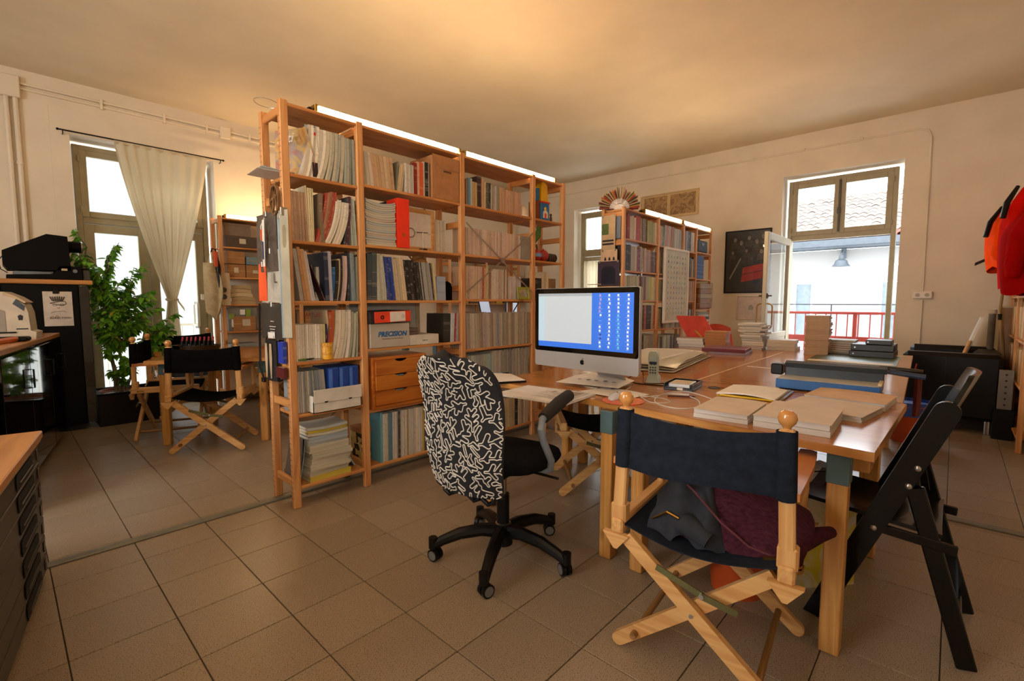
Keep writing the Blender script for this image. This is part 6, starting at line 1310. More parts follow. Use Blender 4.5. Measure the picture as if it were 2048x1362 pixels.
# local x along +x (depth), y across
bluem = mat('cutter_blue', '14599c', .4); MB().bb((0, 0, .008), (.018, .44, .056), .003).bb((.018, 0, .008), (.30, .44, .05), .003).build('base', bluem, t); MB().bb((.004, .004, .050), (.17, .436, .0575), .002).build('bed', mat('cutter_bed', 'b4b0a6', .35), t); MB().bb((.17, -.005, .05), (.20, .43, .12), .004).prism([(.17, .10), (.21, .10), (.225, .125), (.2, .135), (.165, .125)], .445, (0, .43, 0), MX).build('blade_guard', mat('guard_slate', '232b33', .35), t)
MB().bb((.165, .44, .055), (.235, .50, .115), .006).build('pivot_block', black, t); MB().bb((.02, -.004, .058), (.16, .012, .07), .002).build('side_rule', mat('cream_rule', 'c9b796', .5), t); MB().bar((.20, .05, .115), (.22, -.08, .100), .03, .012, (0, 0, 1), .003).build('lever_arm', mat('lever_grey', '38404a', .35), t); MB().tube([(.21, -.02, .112), (.22, -.11, .100), (.222, -.16, .095)], .013, 10).build('lever_grip', mat('grip_blue', '2a3a52', .3), t); MB().tube([(.25, .02, .125), (.26, -.08, .12), (.262, -.15, .115)], .011, 10).build('clamp_lever', blackgl, t)
for y in (.02, .42): MB().cyl((.05, y, 0), (.05, y, .008), .012, n=10).cyl((.27, y, 0), (.27, y, .008), .012, n=10).build('rubber_foot', black, t)
kb = mat('grey_cover', 'cbb8a6', .7, var=.03)
def ms(name, label, loc, w, d, th, rz, col=None, n=2):
    t = thing(name, label, 'book', loc, rz)
    for k in range(n): MB().bb((.0 + .004 * k, .003 * k, th * k / n + .0006 * (k > 0)), (w + .004 * k, d, th * (k + 1) / n - .0006)).build('pages', mat('ms_pages', 'cfc9c4', .8, var=.06, stretch=(2, 2, 120)), t)
    MB().sheet(lambda u, v: (-.002 + (w + .004) * u, -.002 + (d + .004) * v, th + .0015 + .004 * math.sin(math.pi * v) * u), 4, 4, .0015).build('cover', col or kb, t)
    return t
ms('manuscript', 'thick grey-covered manuscript lying open at the desk edge, topmost and nearest', (1.888, .285, TZ + .0005), .33, .24, .042, R_(2)); ms('manuscript', 'thick grey manuscript half behind the director chair back', (1.884, .545, TZ + .0005), .30, .20, .034, R_(3)); ms('manuscript', 'grey-covered book under the top manuscript, nearer the cutter', (2.20, .235, TZ + .0005), .28, .30, .022, R_(-8)); ms('manuscript', 'brown-grey folder of sheets lying against the blue paper cutter', (2.50, .19, TZ + .0005), .27, .30, .030, R_(-4), kraft)
t = thing('perspex_block', 'clear perspex scale lying on the desk behind the navy chair', 'ruler', (1.92, .60, tz), R_(6)); MB().bb((0, 0, 0), (.25, .045, .008), .001).build('bar', mat('perspex', 'b8ac9a', .08, coat=1), t); MB().bb((.005, .004, .0082), (.245, .008, .0086)).build('scale_marks', inkp, t)
t = thing('white_rod', 'white plastic ruler lying before the blade end of the paper cutter', 'ruler', (3.60, .80, tz), R_(86)); MB().bb((0, 0, 0), (.26, .02, .004), .001).build('bar', white, t); MB().bb((.01, .002, .0041), (.25, .004, .0044)).build('scale_marks', inkp, t)
t = thing('cutting_mat', 'green cutting mat under the black boxes on the long desk', 'cutting mat', (4.30, .28, tz), R_(2)); MB().prism(rr(0, .80, 0, .56, .02), .003, (0, 0, 0)).build('sheet', mat('mat_green', '4a5c44', .35), t); MB().bb((.01, .03, .0031), (.03, .54, .0034)).build('printed_rule', mat('mat_print', '8a9478', .5), t); MB().bb((.02, .02, .0032), (.12, .55, .006), .001).build('sheet_edge', paper, t)
# clear plastic pockets
cl = glass('clear_pocket', (.97, .97, .95), .03, .12)
t = thing('plastic_pocket', 'pile of clear plastic pockets holding drawings beside the phone', 'folder', (2.93, 1.30, tz), R_(9))
for k in range(5): MB().sheet(lambda u, v: (.02 * k + (1.12 - .05 * k) * u, .46 * v + .01 * k, .012 * k + .008 + .012 * math.sin(3 * u + k) * math.sin(math.pi * v)), 10, 6, .002).build('sheet', (paper, mat('cream_sheet', 'c6b694', .7), paper, mat('yellow_sheet', 'c9a838', .6), paper)[k], t, ang=70)
MB().sheet(lambda u, v: (-.02 + 1.2 * u, -.02 + .52 * v, .010 + .085 * math.sin(math.pi * min(1, .15 + .8 * u)) * (.5 + .5 * math.sin(math.pi * v)) ** .5 + .006 * math.sin(11 * u + 5 * v)), 16, 12, .001).build('clear_sleeve', milky('pocket_film', .38), t, ang=80); MB().cyl((.05, .1, .082), (.75, .06, .075), .008, n=8).build('slide_binder', white, t)
t = thing('pamphlet_stack', 'stack of burgundy and lavender booklets on the long desk', 'booklet', (4.30, 1.28, tz), R_(8)); MB().bb((0, 0, 0), (.36, .30, .02), .001).build('lower_pages', mat('lavender', '9a8fa8', .6), t); MB().bb((.004, .01, .0205), (.35, .36, .05), .002).build('block', mat('burgundy', '6e2436', .5), t)
# piles on the far end of the long desks
z0_ = TZ + .0005
def pile(x, y, n, w, d, th, cols, words, where, rz=0, jit=.012, z=None, pg=None):
    zz = z or z0_
    for k in range(n):
        tk = th * R.uniform(.8, 1.2); flat('book', f'{words}, {ordw(k + 1)} from the bottom of the {where}', 'book', where, (x + R.uniform(-jit, jit), y + R.uniform(-jit, jit), zz), w, d, tk, R.choice(cols), rz + R.uniform(-.06, .06), pg=pg); zz += tk + .0006
    return zz
pile(4.82, .78, 23, .23, .175, .0145, ['c6a68a', 'c9aa8e', 'bf9f84'], 'brown-paper paperback', 'tall stack of identical books', R_(4), .003, pg=mat('tan_pages', 'c0a386', .8, var=.05))
pile(4.95, 1.33, 8, .24, .19, .02, ['b9ac96', 'c4b8a2', '8f8474', 'a3937c'], 'pale exhibition book', 'pile of books before the door leaf', R_(4), .02); pile(4.97, 1.34, 5, .25, .2, .018, ['c9bfae', 'b8ab94', 'cfc4b0'], 'wide pale book', 'wide books before the door leaf', 0, .025, z0_ + .167)
pile(4.80, 1.62, 6, .16, .2, .026, ['b87840', 'a86c38', 'bb8048'], 'orange-brown pocket book', 'short pile of orange-brown books', R_(4), .006, pg=mat('orange_pages', 'a8703c', .8, var=.05))
pile(4.80, 1.83, 3, .22, .26, .028, ['b8ae9c', '8a8478', 'c2b8a6'], 'large grey book', 'low pile of large grey books', R_(6), .01)
pile(5.03, 1.07, 3, .2, .24, .032, ['bfb4a6', 'c6bcae'], 'white boxed volume', 'white volumes beside the tall stack', R_(3), .004); pile(5.05, .62, 7, .2, .24, .017, ['7c8490', '9aa0a8', 'a43a30', '8a9098'], 'grey-blue catalogue', 'pile of catalogues behind the tall stack', R_(3), .008)
for k, (x, y, w, d, z, h, wd2) in enumerate(((4.86, .335, .34, .30, 0, .05, 'flat black equipment case, lowest of three by the green mat'), (4.87, .340, .33, .285, .051, .052, 'flat black equipment case, middle of three by the green mat'), (4.90, .36, .22, .17, .104, .036, 'smaller black box on top of the black equipment cases'))):
    t = thing('equipment_case', wd2, 'case', (x, y, z0_ + z + .003)); MB().bb((0, 0, 0), (w, d, h), .004).build('body', mat('case_black', '100d0c', .35), t); MB().bb((-.002, d * .1, h * .55), (0, d * .45, h * .7)).build('badge', mat('badge_grey', '3a3836', .5), t); MB().cyl((-.003, d * .9, h * .5), (.002, d * .9, h * .5), .006, n=8).build('button', steel, t)
# red board with a yellow strip leaning behind the grey books, orange shell chair beyond
t = thing('red_folder', 'coral red board with a yellow strip, leaning at the far desk corner', 'board', (5.08, 1.76, z0_), rot=(0, R_(-20), R_(4))); MB().prism(rr(0, .30, 0, .33, .02), .006, (0, .0, 0), Matrix(((0, 0, 1), (1, .42, 0), (0, 1, 0)))).build('board', mat('coral_red', 'd64a36', .5), t); MB().prism([(.10, .03), (.12, .03), (.10, .17), (.08, .17)], .001, (-.0015, 0, 0), Matrix(((0, 0, 1), (1, .9, 0), (0, 1, 0)))).build('yellow_strip', mat('strip_yellow', 'c9a030', .5), t)
t = thing('shell_chair', 'orange-red shell chair beyond the far end of the long desks', 'chair', (6.36, 2.22, 0), R_(120)); orr = mat('shell_orange', 'cf3f1c', .35)
MB().sheet(lambda u, v: ((u - .5) * (.44 - .08 * v) , -.20 - .10 * v + .06 * (2 * u - 1) ** 2, .46 + .42 * v - .05 * (2 * u - 1) ** 2 * v), 12, 8, .008).build('backrest', orr, t, ang=60); MB().sheet(lambda u, v: ((u - .5) * .42, -.2 + .4 * v, .45 + .02 * (2 * u - 1) ** 2), 8, 6, .008).build('seat', orr, t, ang=60)
for sx in (-.17, .17):
    for sy in (-.16, .17): MB().cyl((sx * .8, sy * .8, .45), (sx, sy, 0), .011, n=8).build('leg', steel, t)
t = thing('plywood_chair', 'pale bentwood chair with a rounded back behind the plastic pockets', 'chair', (3.28, 2.37, 0), R_(20)); MB().sheet(lambda u, v: ((u - .5) * .36 * (1 if v < .6 else math.sqrt(max(.05, 1 - ((v - .6) / .42) ** 2))), -.18 - .06 * v, .60 + .27 * v), 12, 10, .012).build('backrest', beechZ, t, ang=60); MB().tube([(-.18, -.17, .46), (-.19, -.2, .65), (-.16, -.235, .82), (-.08, -.25, .885), (.08, -.25, .885), (.16, -.235, .82), (.19, -.2, .65), (.18, -.17, .46)], .013, 8).build('back_hoop', mat('hoop_white', 'c8b89a', .4), t); MB().bb((-.2, -.19, .44), (.2, .2, .465), .01).build('seat', beechX, t)
for sx in (-.17, .17):
    for sy in (-.17, .17): MB().cyl((sx * .9, sy * .9, .44), (sx, sy, 0), .013, n=8).build('leg', beechZ, t)
# waste bin by the desk end, bag hanging, things below the desk
t = thing('waste_bin', 'orange plastic waste bin lined with a blue bag, beside the long desk', 'bin', (5.22, .24, 0)); MB().lathe([(.118, 0), (.157, .30), (.164, .315), (.157, .315), (.112, .01), (.001, .01)], (0, 0, 0), 28).build('bucket', mat('bin_orange', 'bb4a1c', .4), t); q = MB(); n = 40
q.sheet(lambda u, v: ((0.159 + .006 * v + .004 * math.sin(60 * u)) * math.cos(6.2832 * u), (0.159 + .006 * v + .004 * math.sin(60 * u)) * math.sin(6.2832 * u), .23 + .115 * v), 60, 5).build('liner_bag', mat('bag_blue', '2c4ca0', .3, bump=.6, bscale=60), t, ang=80); MB().lathe([(.001, .10), (.13, .12), (.154, .32)], (0, 0, 0), 28).build('liner_inside', mat('bag_blue_in', '3a5ab0', .4), t)
t = thing('red_bag', 'dark red bag hanging on the edge of the long desk above the bin', 'bag', (4.30, .185, .70)); MB().sheet(lambda u, v: (.10 * (u - .5) * (1 + v), -.02 * math.sin(math.pi * u) - .01, -.30 * v), 6, 8, .02).build('body', mat('red_cloth', '5c0f0c', .7, bump=.5), t, ang=70); MB().tube([(-.03, -.005, 0), (0, -.012, .05), (.03, -.005, 0)], .005, 6).build('handle', mat('red_strap', '6a1410', .7), t)
for k, (x, y, c, w) in enumerate(((2.28, .37, 'c0a820', 'yellow'), (2.62, .50, '3a86a8', 'light blue'), (2.42, .58, '8a9a24', 'lime'), (2.3, .82, '26262a', 'black'))):
    t = thing('shopping_bag', f'{w} printed bag standing on the floor under the manuscripts desk', 'bag', (x, y, 0), R_(-40 + 8 * k)); MB().prism([(-.15, 0), (.15, 0), (.14, .42 - .03 * k), (.02, .40 - .03 * k), (-.14, .43 - .03 * k)], .07, (0, .035, 0), MX).build('body', art('bag_%d' % k, [c, c, 'c8bca4', c], 6), t); MB().tube([(-.06, 0, .39 - .03 * k), (-.04, 0, .48 - .03 * k), (.04, 0, .48 - .03 * k), (.06, 0, .39 - .03 * k)], .004, 6).build('handle', black, t)
t = thing('floor_bin', 'small orange bucket on the floor under the navy director chair', 'bucket', (2.02, .60, 0)); MB().lathe([(.10, 0), (.13, .25), (.135, .26), (.128, .26), (.095, .01), (.001, .01)], (0, 0, 0), 24).build('bucket', MATS['bin_orange'], t); MB().tube([(.132 * math.cos(i * math.pi / 10), .132 * math.sin(i * math.pi / 10), .25 - .10 * math.sin(i * math.pi / 10)) for i in range(11)], .003, 6).build('handle', steel, t)

# ------------------------------------------------------------------ second bookcase, by the balcony wall
DX = [3.92, 4.605, 5.215, 5.57, 6.03]; DY = 2.235
Dc = bookcase('bookcase', 'pine bookcase near the balcony wall with a fan of coloured sheets on top', (0, DY, 0), 0, DX, 4, 2.04, .24, [[2.03, 1.76, 1.47, 1.195, .905, .60, .12], [2.03, 1.755, 1.47, 1.19, .90, .60, .12], [2.03, 1.75, 1.46, 1.19, .90, .60, .12], [2.03, 1.765, 1.45, .92, .60, .12]], (1.98, 1.72, 1.2, .7, .14), PW=.035, PD=.030)
brace(Dc, 3.96, 4.57, .02, 1.2, 1.72)
tube_light('tube_light', 'fluorescent tube light over the first bays of the second bookcase', 4.30, 5.16, DY + .03, 2.03); tube_light('tube_light', 'fluorescent tube light over the last bays of the second bookcase', 5.19, 6.0, DY + .03, 2.03)
t = thing('paper_fan', 'half-round fan of many coloured sheets standing on the second bookcase', 'ornament', (4.0, DY + .11, 2.03), R_(-58)); fcol = ['a8402c', 'c86a3a', 'b89a3a', '5c4a30', 'd0b890', '8a3028', '6a6a3a', 'c9a070', '4a3628']
for k in range(46):
    a = math.pi * (k + .5) / 46; ln = .19 * R.uniform(.9, 1.05); y = R.uniform(-.012, .012)
    MB().bar((math.cos(a) * .09, y, .01 + math.sin(a) * .09), (math.cos(a) * ln, y, .01 + math.sin(a) * ln), .10, .0042, (math.sin(a), 0, -math.cos(a))).build('sheet', mat('fan_' + fcol[k % 9], fcol[k % 9], .6), t)
    MB().bar((math.cos(a) * .045, y, .01 + math.sin(a) * .045), (math.cos(a) * .0895, y, .01 + math.sin(a) * .0895), .095, .0035, (math.sin(a), 0, -math.cos(a))).build('sheet_foot', paper, t)
MB().prism([(.05 * math.cos(math.pi * i / 12), .05 * math.sin(math.pi * i / 12)) for i in range(13)], .10, (0, .05, 0), MX).build('core', paper, t)
SB = 'second bookcase'
dy = DY + .012
ART = ['c2b6a2', '8a7c6c', 'b0a890', '6a3a30', 'c8bda8', '4a4a4a', 'a89a80', '9aa07a']
def drow(b, z, specs, where, y=dy, x0=None, x1=None, name='book'):
    row((x0 or DX[b] + .02), (x1 or DX[b + 1] - .02), y, z, specs, where, 'end panel', name, 'book', group=f'books on the {where}')
drow(0, 1.76, [(2, 'dark red art book', ['5a1a18', '8a2a24'], .035, .235, .18, 0, 0), (3, 'white-spined art book', ['c6bca8', 'cfc4b2'], .03, .22, .18, 0, 0), (2, 'bright red art book', ['b8241c', 'a82a20'], .035, .235, .18, 0, 0), (4, 'brown and grey art book', ['7a6a58', '9a8e7c', '5a4a3c'], .022, .225, .18, 0, 0), (3, 'olive green art book', ['8a8a2a', '9a9640', '77793a'], .03, .215, .18, 0, 0), (3, 'cream art book', ['c9bca4', 'd0c5b2'], .025, .21, .18, 0, 0)], 'second bookcase top shelf')
drow(0, 1.47, [(3, 'black glossy art book', ['1f1c1c', '302a28'], .03, .24, .18, 0, 0), (3, 'grey-white art book', ['b6b0a6', 'c4bcb0'], .028, .23, .18, 0, 0), (2, 'violet and red art book', ['5a2a58', 'a03040'], .03, .22, .18, 0, 0), (3, 'pale art book', ['c4b8a8', 'b09a8a'], .028, .24, .18, 0, 0), (2, 'green-banded art book', ['3c7a44', '9a7a6a'], .03, .22, .18, 0, 0), (3, 'brown art book', ['4a3428', '6a3a2c'], .03, .21, .18, 0, 0)], 'second bookcase braced shelf')
drow(0, 1.195, [(14, 'mixed art book', ART, .028, .23, .18, .0, 0), (3, 'white and lime art book', ['c9bfa8', 'b8b87a', 'd0c8b8'], .035, .235, .18, 0, 0)], 'second bookcase third shelf')
drow(0, .905, [(17, 'slim dark paperback', ['4a2a28', '6a4a40', '3a3434', '9a5a4a', 'a8988a'], .022, .24, .17, 0, 0)], 'second bookcase fourth shelf'); drow(0, .60, [(15, 'low-shelf folder', ['b0a898', '7a7060', '3a3430'], .028, .25, .18, 0, 0)], 'second bookcase fifth shelf', name='folder')
drow(1, 1.755, [(3, 'green and orange book', ['3a7a2a', 'b8482a', 'c08a60'], .03, .20, .18, .05, 0), (5, 'salmon book', ['b87a5a', 'b0846a', 'a89a8c'], .03, .225, .18, .1, 0), (5, 'cream and grey book', ['c4b8a0', '8a8478', 'b8ac98'], .03, .21, .18, .05, 0)], 'second bookcase second bay')
for z, w in ((1.47, 'upper'), (1.19, 'middle'), (.90, 'lower'), (.60, 'lowest')): drow(1, z, [(12, f'book behind the figure chart, {w} row', ART, .03, .22, .18, 0, 0)], 'chart bay')
drow(2, 1.75, [(5, 'black and grey book', ['2e2c2c', '6a6460', '8a847c'], .022, .22, .18, 0, 0), (3, 'cream book', ['c2b49a', 'b8a48a'], .02, .22, .18, 0, 0)], 'second bookcase third bay, top'); drow(2, 1.46, [(4, 'blue book', ['2a4a7a', '3a5a88', '8a98a0'], .022, .23, .18, 0, 0), (4, 'grey-white book', ['b0a89c', '6a6a70'], .022, .22, .18, 0, 0)], 'second bookcase third bay, blue row')
drow(2, 1.19, [(9, 'salmon-pale book', ['b8947a', 'c0a890', 'a8887a'], .022, .23, .18, 0, 0)], 'second bookcase third bay, pale row'); drow(2, .90, [(9, 'dark small book', ['26262a', '3a3a3e', 'b0a89a'], .022, .19, .16, 0, 0)], 'second bookcase third bay, dark row')
t = thing('camera_case', 'black camera case with a carrying handle on the second bookcase end', 'case', (5.62, DY + .01, 1.765)); MB().bb((0, 0, 0), (.30, .15, .14), .01).build('body', black, t); MB().tube([(.07, .07, .14), (.09, .07, .17), (.21, .07, .17), (.23, .07, .14)], .007, 8).build('handle', black, t); MB().bb((.11, -.004, .08), (.19, .0, .11), .002).build('plate', grayM, t)
book('book', 'large blue book with a white mark on the bookcase end under the black case', 'book', None, (5.62, dy, 1.45), .20, .27, .16, '1f4a90')
t = thing('parcel', 'bundle of flat tan parcels wrapped in clear film at the end of the second bookcase', 'parcel', (5.66, DY - .02, 1.10))
for k in range(5): MB().bb((.01 * (k % 2), 0, .06 * k), (.36 + .02 * (k % 3), .2, .06 * k + .055), .004).build('packet', (mat('parcel_tan', 'a46a44', .5), mat('parcel_pale', 'b99a78', .5))[k in (2, 4)], t)
MB().bb((-.006, -.004, -.002), (.40, .21, .31), .01).build('film', glass('clear_film', (.93, .9, .86), .12, .12), t)
MB().bb((5.60, 0, 0), (6.0, .22, .018), .002).build('shelf_board', pineX, Dc, loc=(0, 0, 1.075))
for k, (c, w, h) in enumerate((('8a7a66', 'taupe', .03), ('c6b8a2', 'cream', .028), ('1c1a1a', 'black', .034), ('b8a48a', 'tan', .03))): flat('catalogue', f'{w} catalogue lying in the flat pile under the wrapped parcels', 'book', 'flat pile at the bookcase end', (5.66 + .01 * k, DY, .938 + .0305 * (3 - k)), .33, .2, .027, c)
# posters and clear sleeves on the end panel facing the computer
XE = DX[0] - .02
def endposter(name, label, y0, y1, z0, z1, m, off=.004):
    t = thing(name, label, 'poster', (XE - off, 0, 0)); MB().bb((-.003, y0, z0), (0, y1, z1)).build('sheet', m, t)
    for y in (y0 + .02, y1 - .02): MB().bb((-.006, y - .008, z1 - .015), (.004, y + .008, z1 + .006), .001).build('clip', steel, t)
    return t
t = endposter('poster', 'cream poster with a green square on the end of the second bookcase', DY + .085, DY + .235, 1.66, 1.975, mat('cream_poster', 'b89c74', .6)); MB().bb((-.004, DY + .155, 1.80), (-.003, DY + .225, 1.90)).build('green_square', art('leaf_print', ['5a6a2c', '44582a', '6a7a38'], 30), t)
for k in range(2): MB().bb((-.004, DY + .10, 1.735 - .03 * k), (-.003, DY + .22, 1.752 - .03 * k)).build('printed_line', ink, t)
book('folder', 'blue-grey folder standing at the end of the second bookcase behind its end post', 'folder', None, (XE + .012, DY + .04, 1.76), .02, .2, .16, '6a7482')
t = endposter('poster', 'kraft notice with black figures on the bookcase end, above the dark poster', DY + .06, DY + .235, 1.555, 1.66, kraft, .006)
for k in range(3): MB().prism([(-.012, 0), (.012, 0), (.009, .022), (0, .034), (-.009, .022)], .001, (-.004, DY + .095 + .045 * k, 1.562), MBY).build('printed_figure', ink, t)
t = endposter('poster', 'dark purple poster with an arch and yellow lower band on the bookcase end', DY + .03, DY + .265, 1.215, 1.555, mat('poster_mauve', '3a2c3a', .35, var=.1), .008); MB().prism([(0, 0), (.15, 0), (.15, .13), (.12, .16), (.03, .16), (0, .13)], .001, (-.0045, DY + .225, 1.345), MBY).build('arch', mat('poster_navy', '151828', .35, var=.2), t); MB().bb((-.0042, DY + .03, 1.22), (-.0032, DY + .265, 1.325)).build('yellow_band', mat('poster_ochre', 'a07818', .4, var=.1), t)
for k in range(3): MB().bb((-.0052, DY + .06, 1.245 + .022 * k), (-.0043, DY + .235, 1.250 + .022 * k)).build('printed_line', mat('poster_line', '5a4410', .5), t)
MB().tube([(.15 - .0, 0, 0), (0, 0, 0)], .004, 6).build('arch_line', mat('poster_cream', 'b59c7c', .5), t, loc=(-.006, DY + .225, 1.345), rot=(0, 0, R_(90)))
# framed chart of small figures hung on the bookcase front
t = thing('framed_chart', 'tall white framed chart of tiny coloured figures hung on the second bookcase', 'picture', (4.695, DY - .03, .955)); CW, CH = .60, .79
rect_frame(MB(), lambda u, d, z: (u, d, z), 0, CW, 0, CH, 0, .025, .026).build('frame', white, t); MB().bb((.02, .008, .02), (CW - .02, .018, CH - .02)).build('print', mat('chart_paper', 'c2bea8', .5), t)
fcs = [mat('chart_' + c, c, .6) for c in ('c07a74', '8fb08a', 'c8b860', '8a98b0', '5a5a60', 'b88ab0', '7aa8b0')]
for i in range(7):
    for j in range(12):
        x = .09 + i * .07; z = .09 + j * .054; w = R.uniform(.008, .014); h = R.uniform(.02, .032)
        MB().prism([(x - w, z), (x + w, z), (x + w * .8, z + h * .6), (x + w * .3, z + h), (x - w * .3, z + h), (x - w * .8, z + h * .6)], .001, (0, .0078, 0), MX).build('printed_figure', R.choice(fcs), t)
# pictures on the balcony wall
def wallpic(name, label, y0, y1, z0, z1, fm, fw_, pm, cat='picture', d=.02, glassy=False):
    t = thing(name, label, cat, (XR, 0, 0)); rect_frame(MB(), lambda u, dd, z: (dd, u, z), y0, y1, z0, z1, -d, -.001, fw_).build('frame', fm, t); MB().bb((-.010, y0 + fw_ * .6, z0 + fw_ * .6), (-.004, y1 - fw_ * .6, z1 - fw_ * .6)).build('print', pm, t)
    if glassy: MB().bb((-.015, y0 + fw_ * .8, z0 + fw_ * .8), (-.013, y1 - fw_ * .8, z1 - fw_ * .8)).build('pane', glass('poster_glass', (.95, .95, .95), .02, .01), t)
    return t
t = wallpic('engraving', 'wide pale frame with two old engravings side by side, high on the balcony wall', 2.83, 3.76, 2.46, 2.84, mat('pale_frame', 'c8ab7c', .5), .022, mat('mount_cream', 'c9ae82', .7))
for a, b in ((3.32, 3.70), (2.88, 3.27)): MB().bb((-.013, a, 2.50), (-.011, b, 2.80)).build('engraved_print', art('engraving_%d' % int(a * 10), ['9a7a54', 'b08e62', '7e6244', 'b89868'], 9, .7), t)
t = wallpic('film_poster', 'dark film poster with a red slanted block in a black frame beside the balcony door', 1.84, 2.435, 1.30, 2.165, black, .018, art('dark_poster', ['0a090a', '141213', '24211f', '0e0d0e', '4a4642'], 7, .4), 'poster', glassy=True)
MPX = MBY
for k, (y, z, s) in enumerate(((2.30, 2.03, .05), (2.22, 1.99, .055), (2.12, 2.05, .05), (2.02, 2.0, .055), (1.94, 2.06, .05), (2.33, 1.86, .04), (2.15, 1.88, .04), (1.96, 1.86, .05))):
    MB().ball((-.011, y, z), s * .55, 12, 8, (.04, .8, 1.1)).build('printed_face', mat('poster_face', '8a8078', .5, var=.3, scale=40), t); MB().prism([(-s, -s * 2.2), (s, -s * 2.2), (s * .8, -s * .6), (-s * .8, -s * .6)], .0008, (-.0105, y, z), MBY).build('printed_figure', mat('poster_fig', '45403c', .5, var=.3, scale=30), t)
MB().tube([(-.011, 2.36, 1.50), (-.011, 2.22, 1.78)], .009, 6).build('printed_weapon', mat('poster_pale', '8a8680', .5), t)
TL = MBY @ Matrix(((.94, -.3, 0), (.3, .94, 0), (0, 0, 1)))
MB().prism([(-.13, -.135), (.14, -.085), (.15, .015), (-.12, -.035)], .0008, (-.0115, 2.08, 1.585), MBY).prism([(-.12, -.025), (.15, .025), (.16, .115), (-.11, .065)], .0008, (-.0115, 2.08, 1.585), MBY).build('printed_block', mat('poster_red', 'b0231a', .5), t)
t = wallpic('small_print', 'small white framed print under the dark film poster', 1.89, 2.26, .93, 1.265, mat('white_frame', 'cbb7a4', .5), .018, mat('print_mount', 'c6b0a0', .6)); MB().prism([(-.035, -.03), (.03, -.035), (.04, .0), (.015, .04), (-.02, .03)], .001, (-.011, 2.07, 1.10), MBY).build('ink_spot', art('ink_spot', ['6a605c', 'a89a90', '4a4442'], 60), t)
# curtain at the half-hidden window
t = thing('curtain', 'short white curtain behind the second bookcase in the half-hidden window', 'curtain', (XR + .10, 4.42, 0)); MB().sheet(lambda u, v: (.018 * math.sin(40 * u), .50 * u, 1.90 - 1.7 * v), 60, 6, .002).build('cloth', curM, t, ang=80); MB().cyl((0, -.02, 1.905), (0, .55, 1.905), .006, n=8).build('rod', steel, t)

# ------------------------------------------------------------------ sofa, side shelving, coats
lea = mat('black_leather', '0a0809', .42, spec=.25, var=.12, scale=20, bump=.15, bscale=140)
t = thing('sofa', 'black leather sofa with chrome feet against the side wall', 'sofa', (0, 0, 0))
for x0, x1 in ((5.86, 6.02), (6.84, 7.0)): MB().bb((x0, -.34, .12), (x1, .34, .715), .035).build('armrest', lea, t)
MB().bb((6.02, -.36, .12), (6.84, .32, .30), .02).build('base', lea, t); MB().bb((6.02, -.36, .28), (6.84, -.16, .70), .04).build('backrest', lea, t)
for a, b in ((6.025, 6.43), (6.435, 6.835)): MB().bb((a, -.18, .29), (b, .33, .43), .035).build('seat_cushion', lea, t)
MB().bb((5.858, .03, .14), (5.8605, .034, .69)).build('seam', mat('leather_seam', '040404', .6), t)
for x, y in ((5.94, -.28), (5.94, .27), (6.92, -.28), (6.92, .27)): MB().cyl((x, y, 0), (x, y, .125), .032, n=14).build('foot', steel, t)
t = thing('artist_board', 'pale board leaning on the sofa seat against its backrest', 'board', (6.45, -.03, .43), rot=(R_(16), 0, 0)); MB().bb((-.22, 0, 0), (.22, .014, .62), .002).build('panel', mat('pale_blue_board', 'aaa59e', .5), t); MB().bb((-.224, -.004, 0), (-.218, .018, .624)).build('edge', white, t)
t = thing('picture_frame', 'narrow wooden-edged frame leaning beside the pale board on the sofa', 'frame', (6.20, -.02, .43), rot=(R_(16), 0, 0)); rect_frame(MB(), lambda u, d, z: (u, d, z), -.06, .05, 0, .40, 0, .02, .014).build('frame', beechX, t); MB().bb((-.05, .005, .01), (.04, .012, .39)).build('panel', paper, t)
Cc = bookcase('bookcase', 'pine bookcase along the side wall behind the sofa, file boxes on it', (0, -.735, 0), 0, [5.35, 6.17, 6.99], 2, 1.245, .33, [[1.23, .86, .50, .12]] * 2, (1.2, .8, .3, .14))
cY = -.78
FB = [mat('file_cream', 'c9ac7a', .6), mat('file_orange', 'bb7a30', .6), mat('file_pale', 'd0bc92', .6)]
for zi, z in enumerate((1.23, .86, .50)):
    if zi == 0: continue
    for k in range(18):
        x = 5.40 + k * .088
        if 6.12 < x + .04 < 6.22: continue
        t = thing('magazine_file', f'{("cream", "orange-edged", "pale")[k % 3]} magazine file, {ordw(k + 1)} from the window end, {("upper", "middle", "lower")[zi]} shelf behind the sofa', 'file', (6.96 - k * .088 - .08, -.690, z), 0, 'magazine files behind the sofa')
        MB().bb((0, 0, 0), (.078, .265, .28), .002).build('body', FB[0], t); MB().bb((.004, .265, .01), (.074, .268, .275)).build('spine', FB[(k * 2) % 3], t); MB().bb((.0, .262, .0), (.006, .2685, .28)).build('edge', FB[1], t)
for k in range(14): flat('magazine', f'magazine, {ordw(k + 1)} from the bottom of the untidy pile low on the side bookcase', 'magazine', 'untidy pile on the side bookcase', (5.45 + R.uniform(-.02, .02), -.72, .12 + .022 * k), .3, .26, .019, R.choice(['b89a6a', '6a4a34', 'c0ac84', '3a2c24', '9a7a4a']), R.uniform(-.1, .1))
t = thing('perforated_box', 'grey perforated metal rack beside the sofa arm at the bookcase foot', 'rack', (5.80, -.40, .26)); MB().bb((0, 0, 0), (.03, .09, .34), .003).build('body', mat('rack_grey', '77726c', .5), t)
for k in range(6): MB().cyl((-.002, .045, .04 + .052 * k), (.002, .045, .04 + .052 * k), .008, n=8).build('hole', ink, t)
MB().bb((-.02, -.02, -.26), (.05, .11, 0), .004).build('foot', black, t)
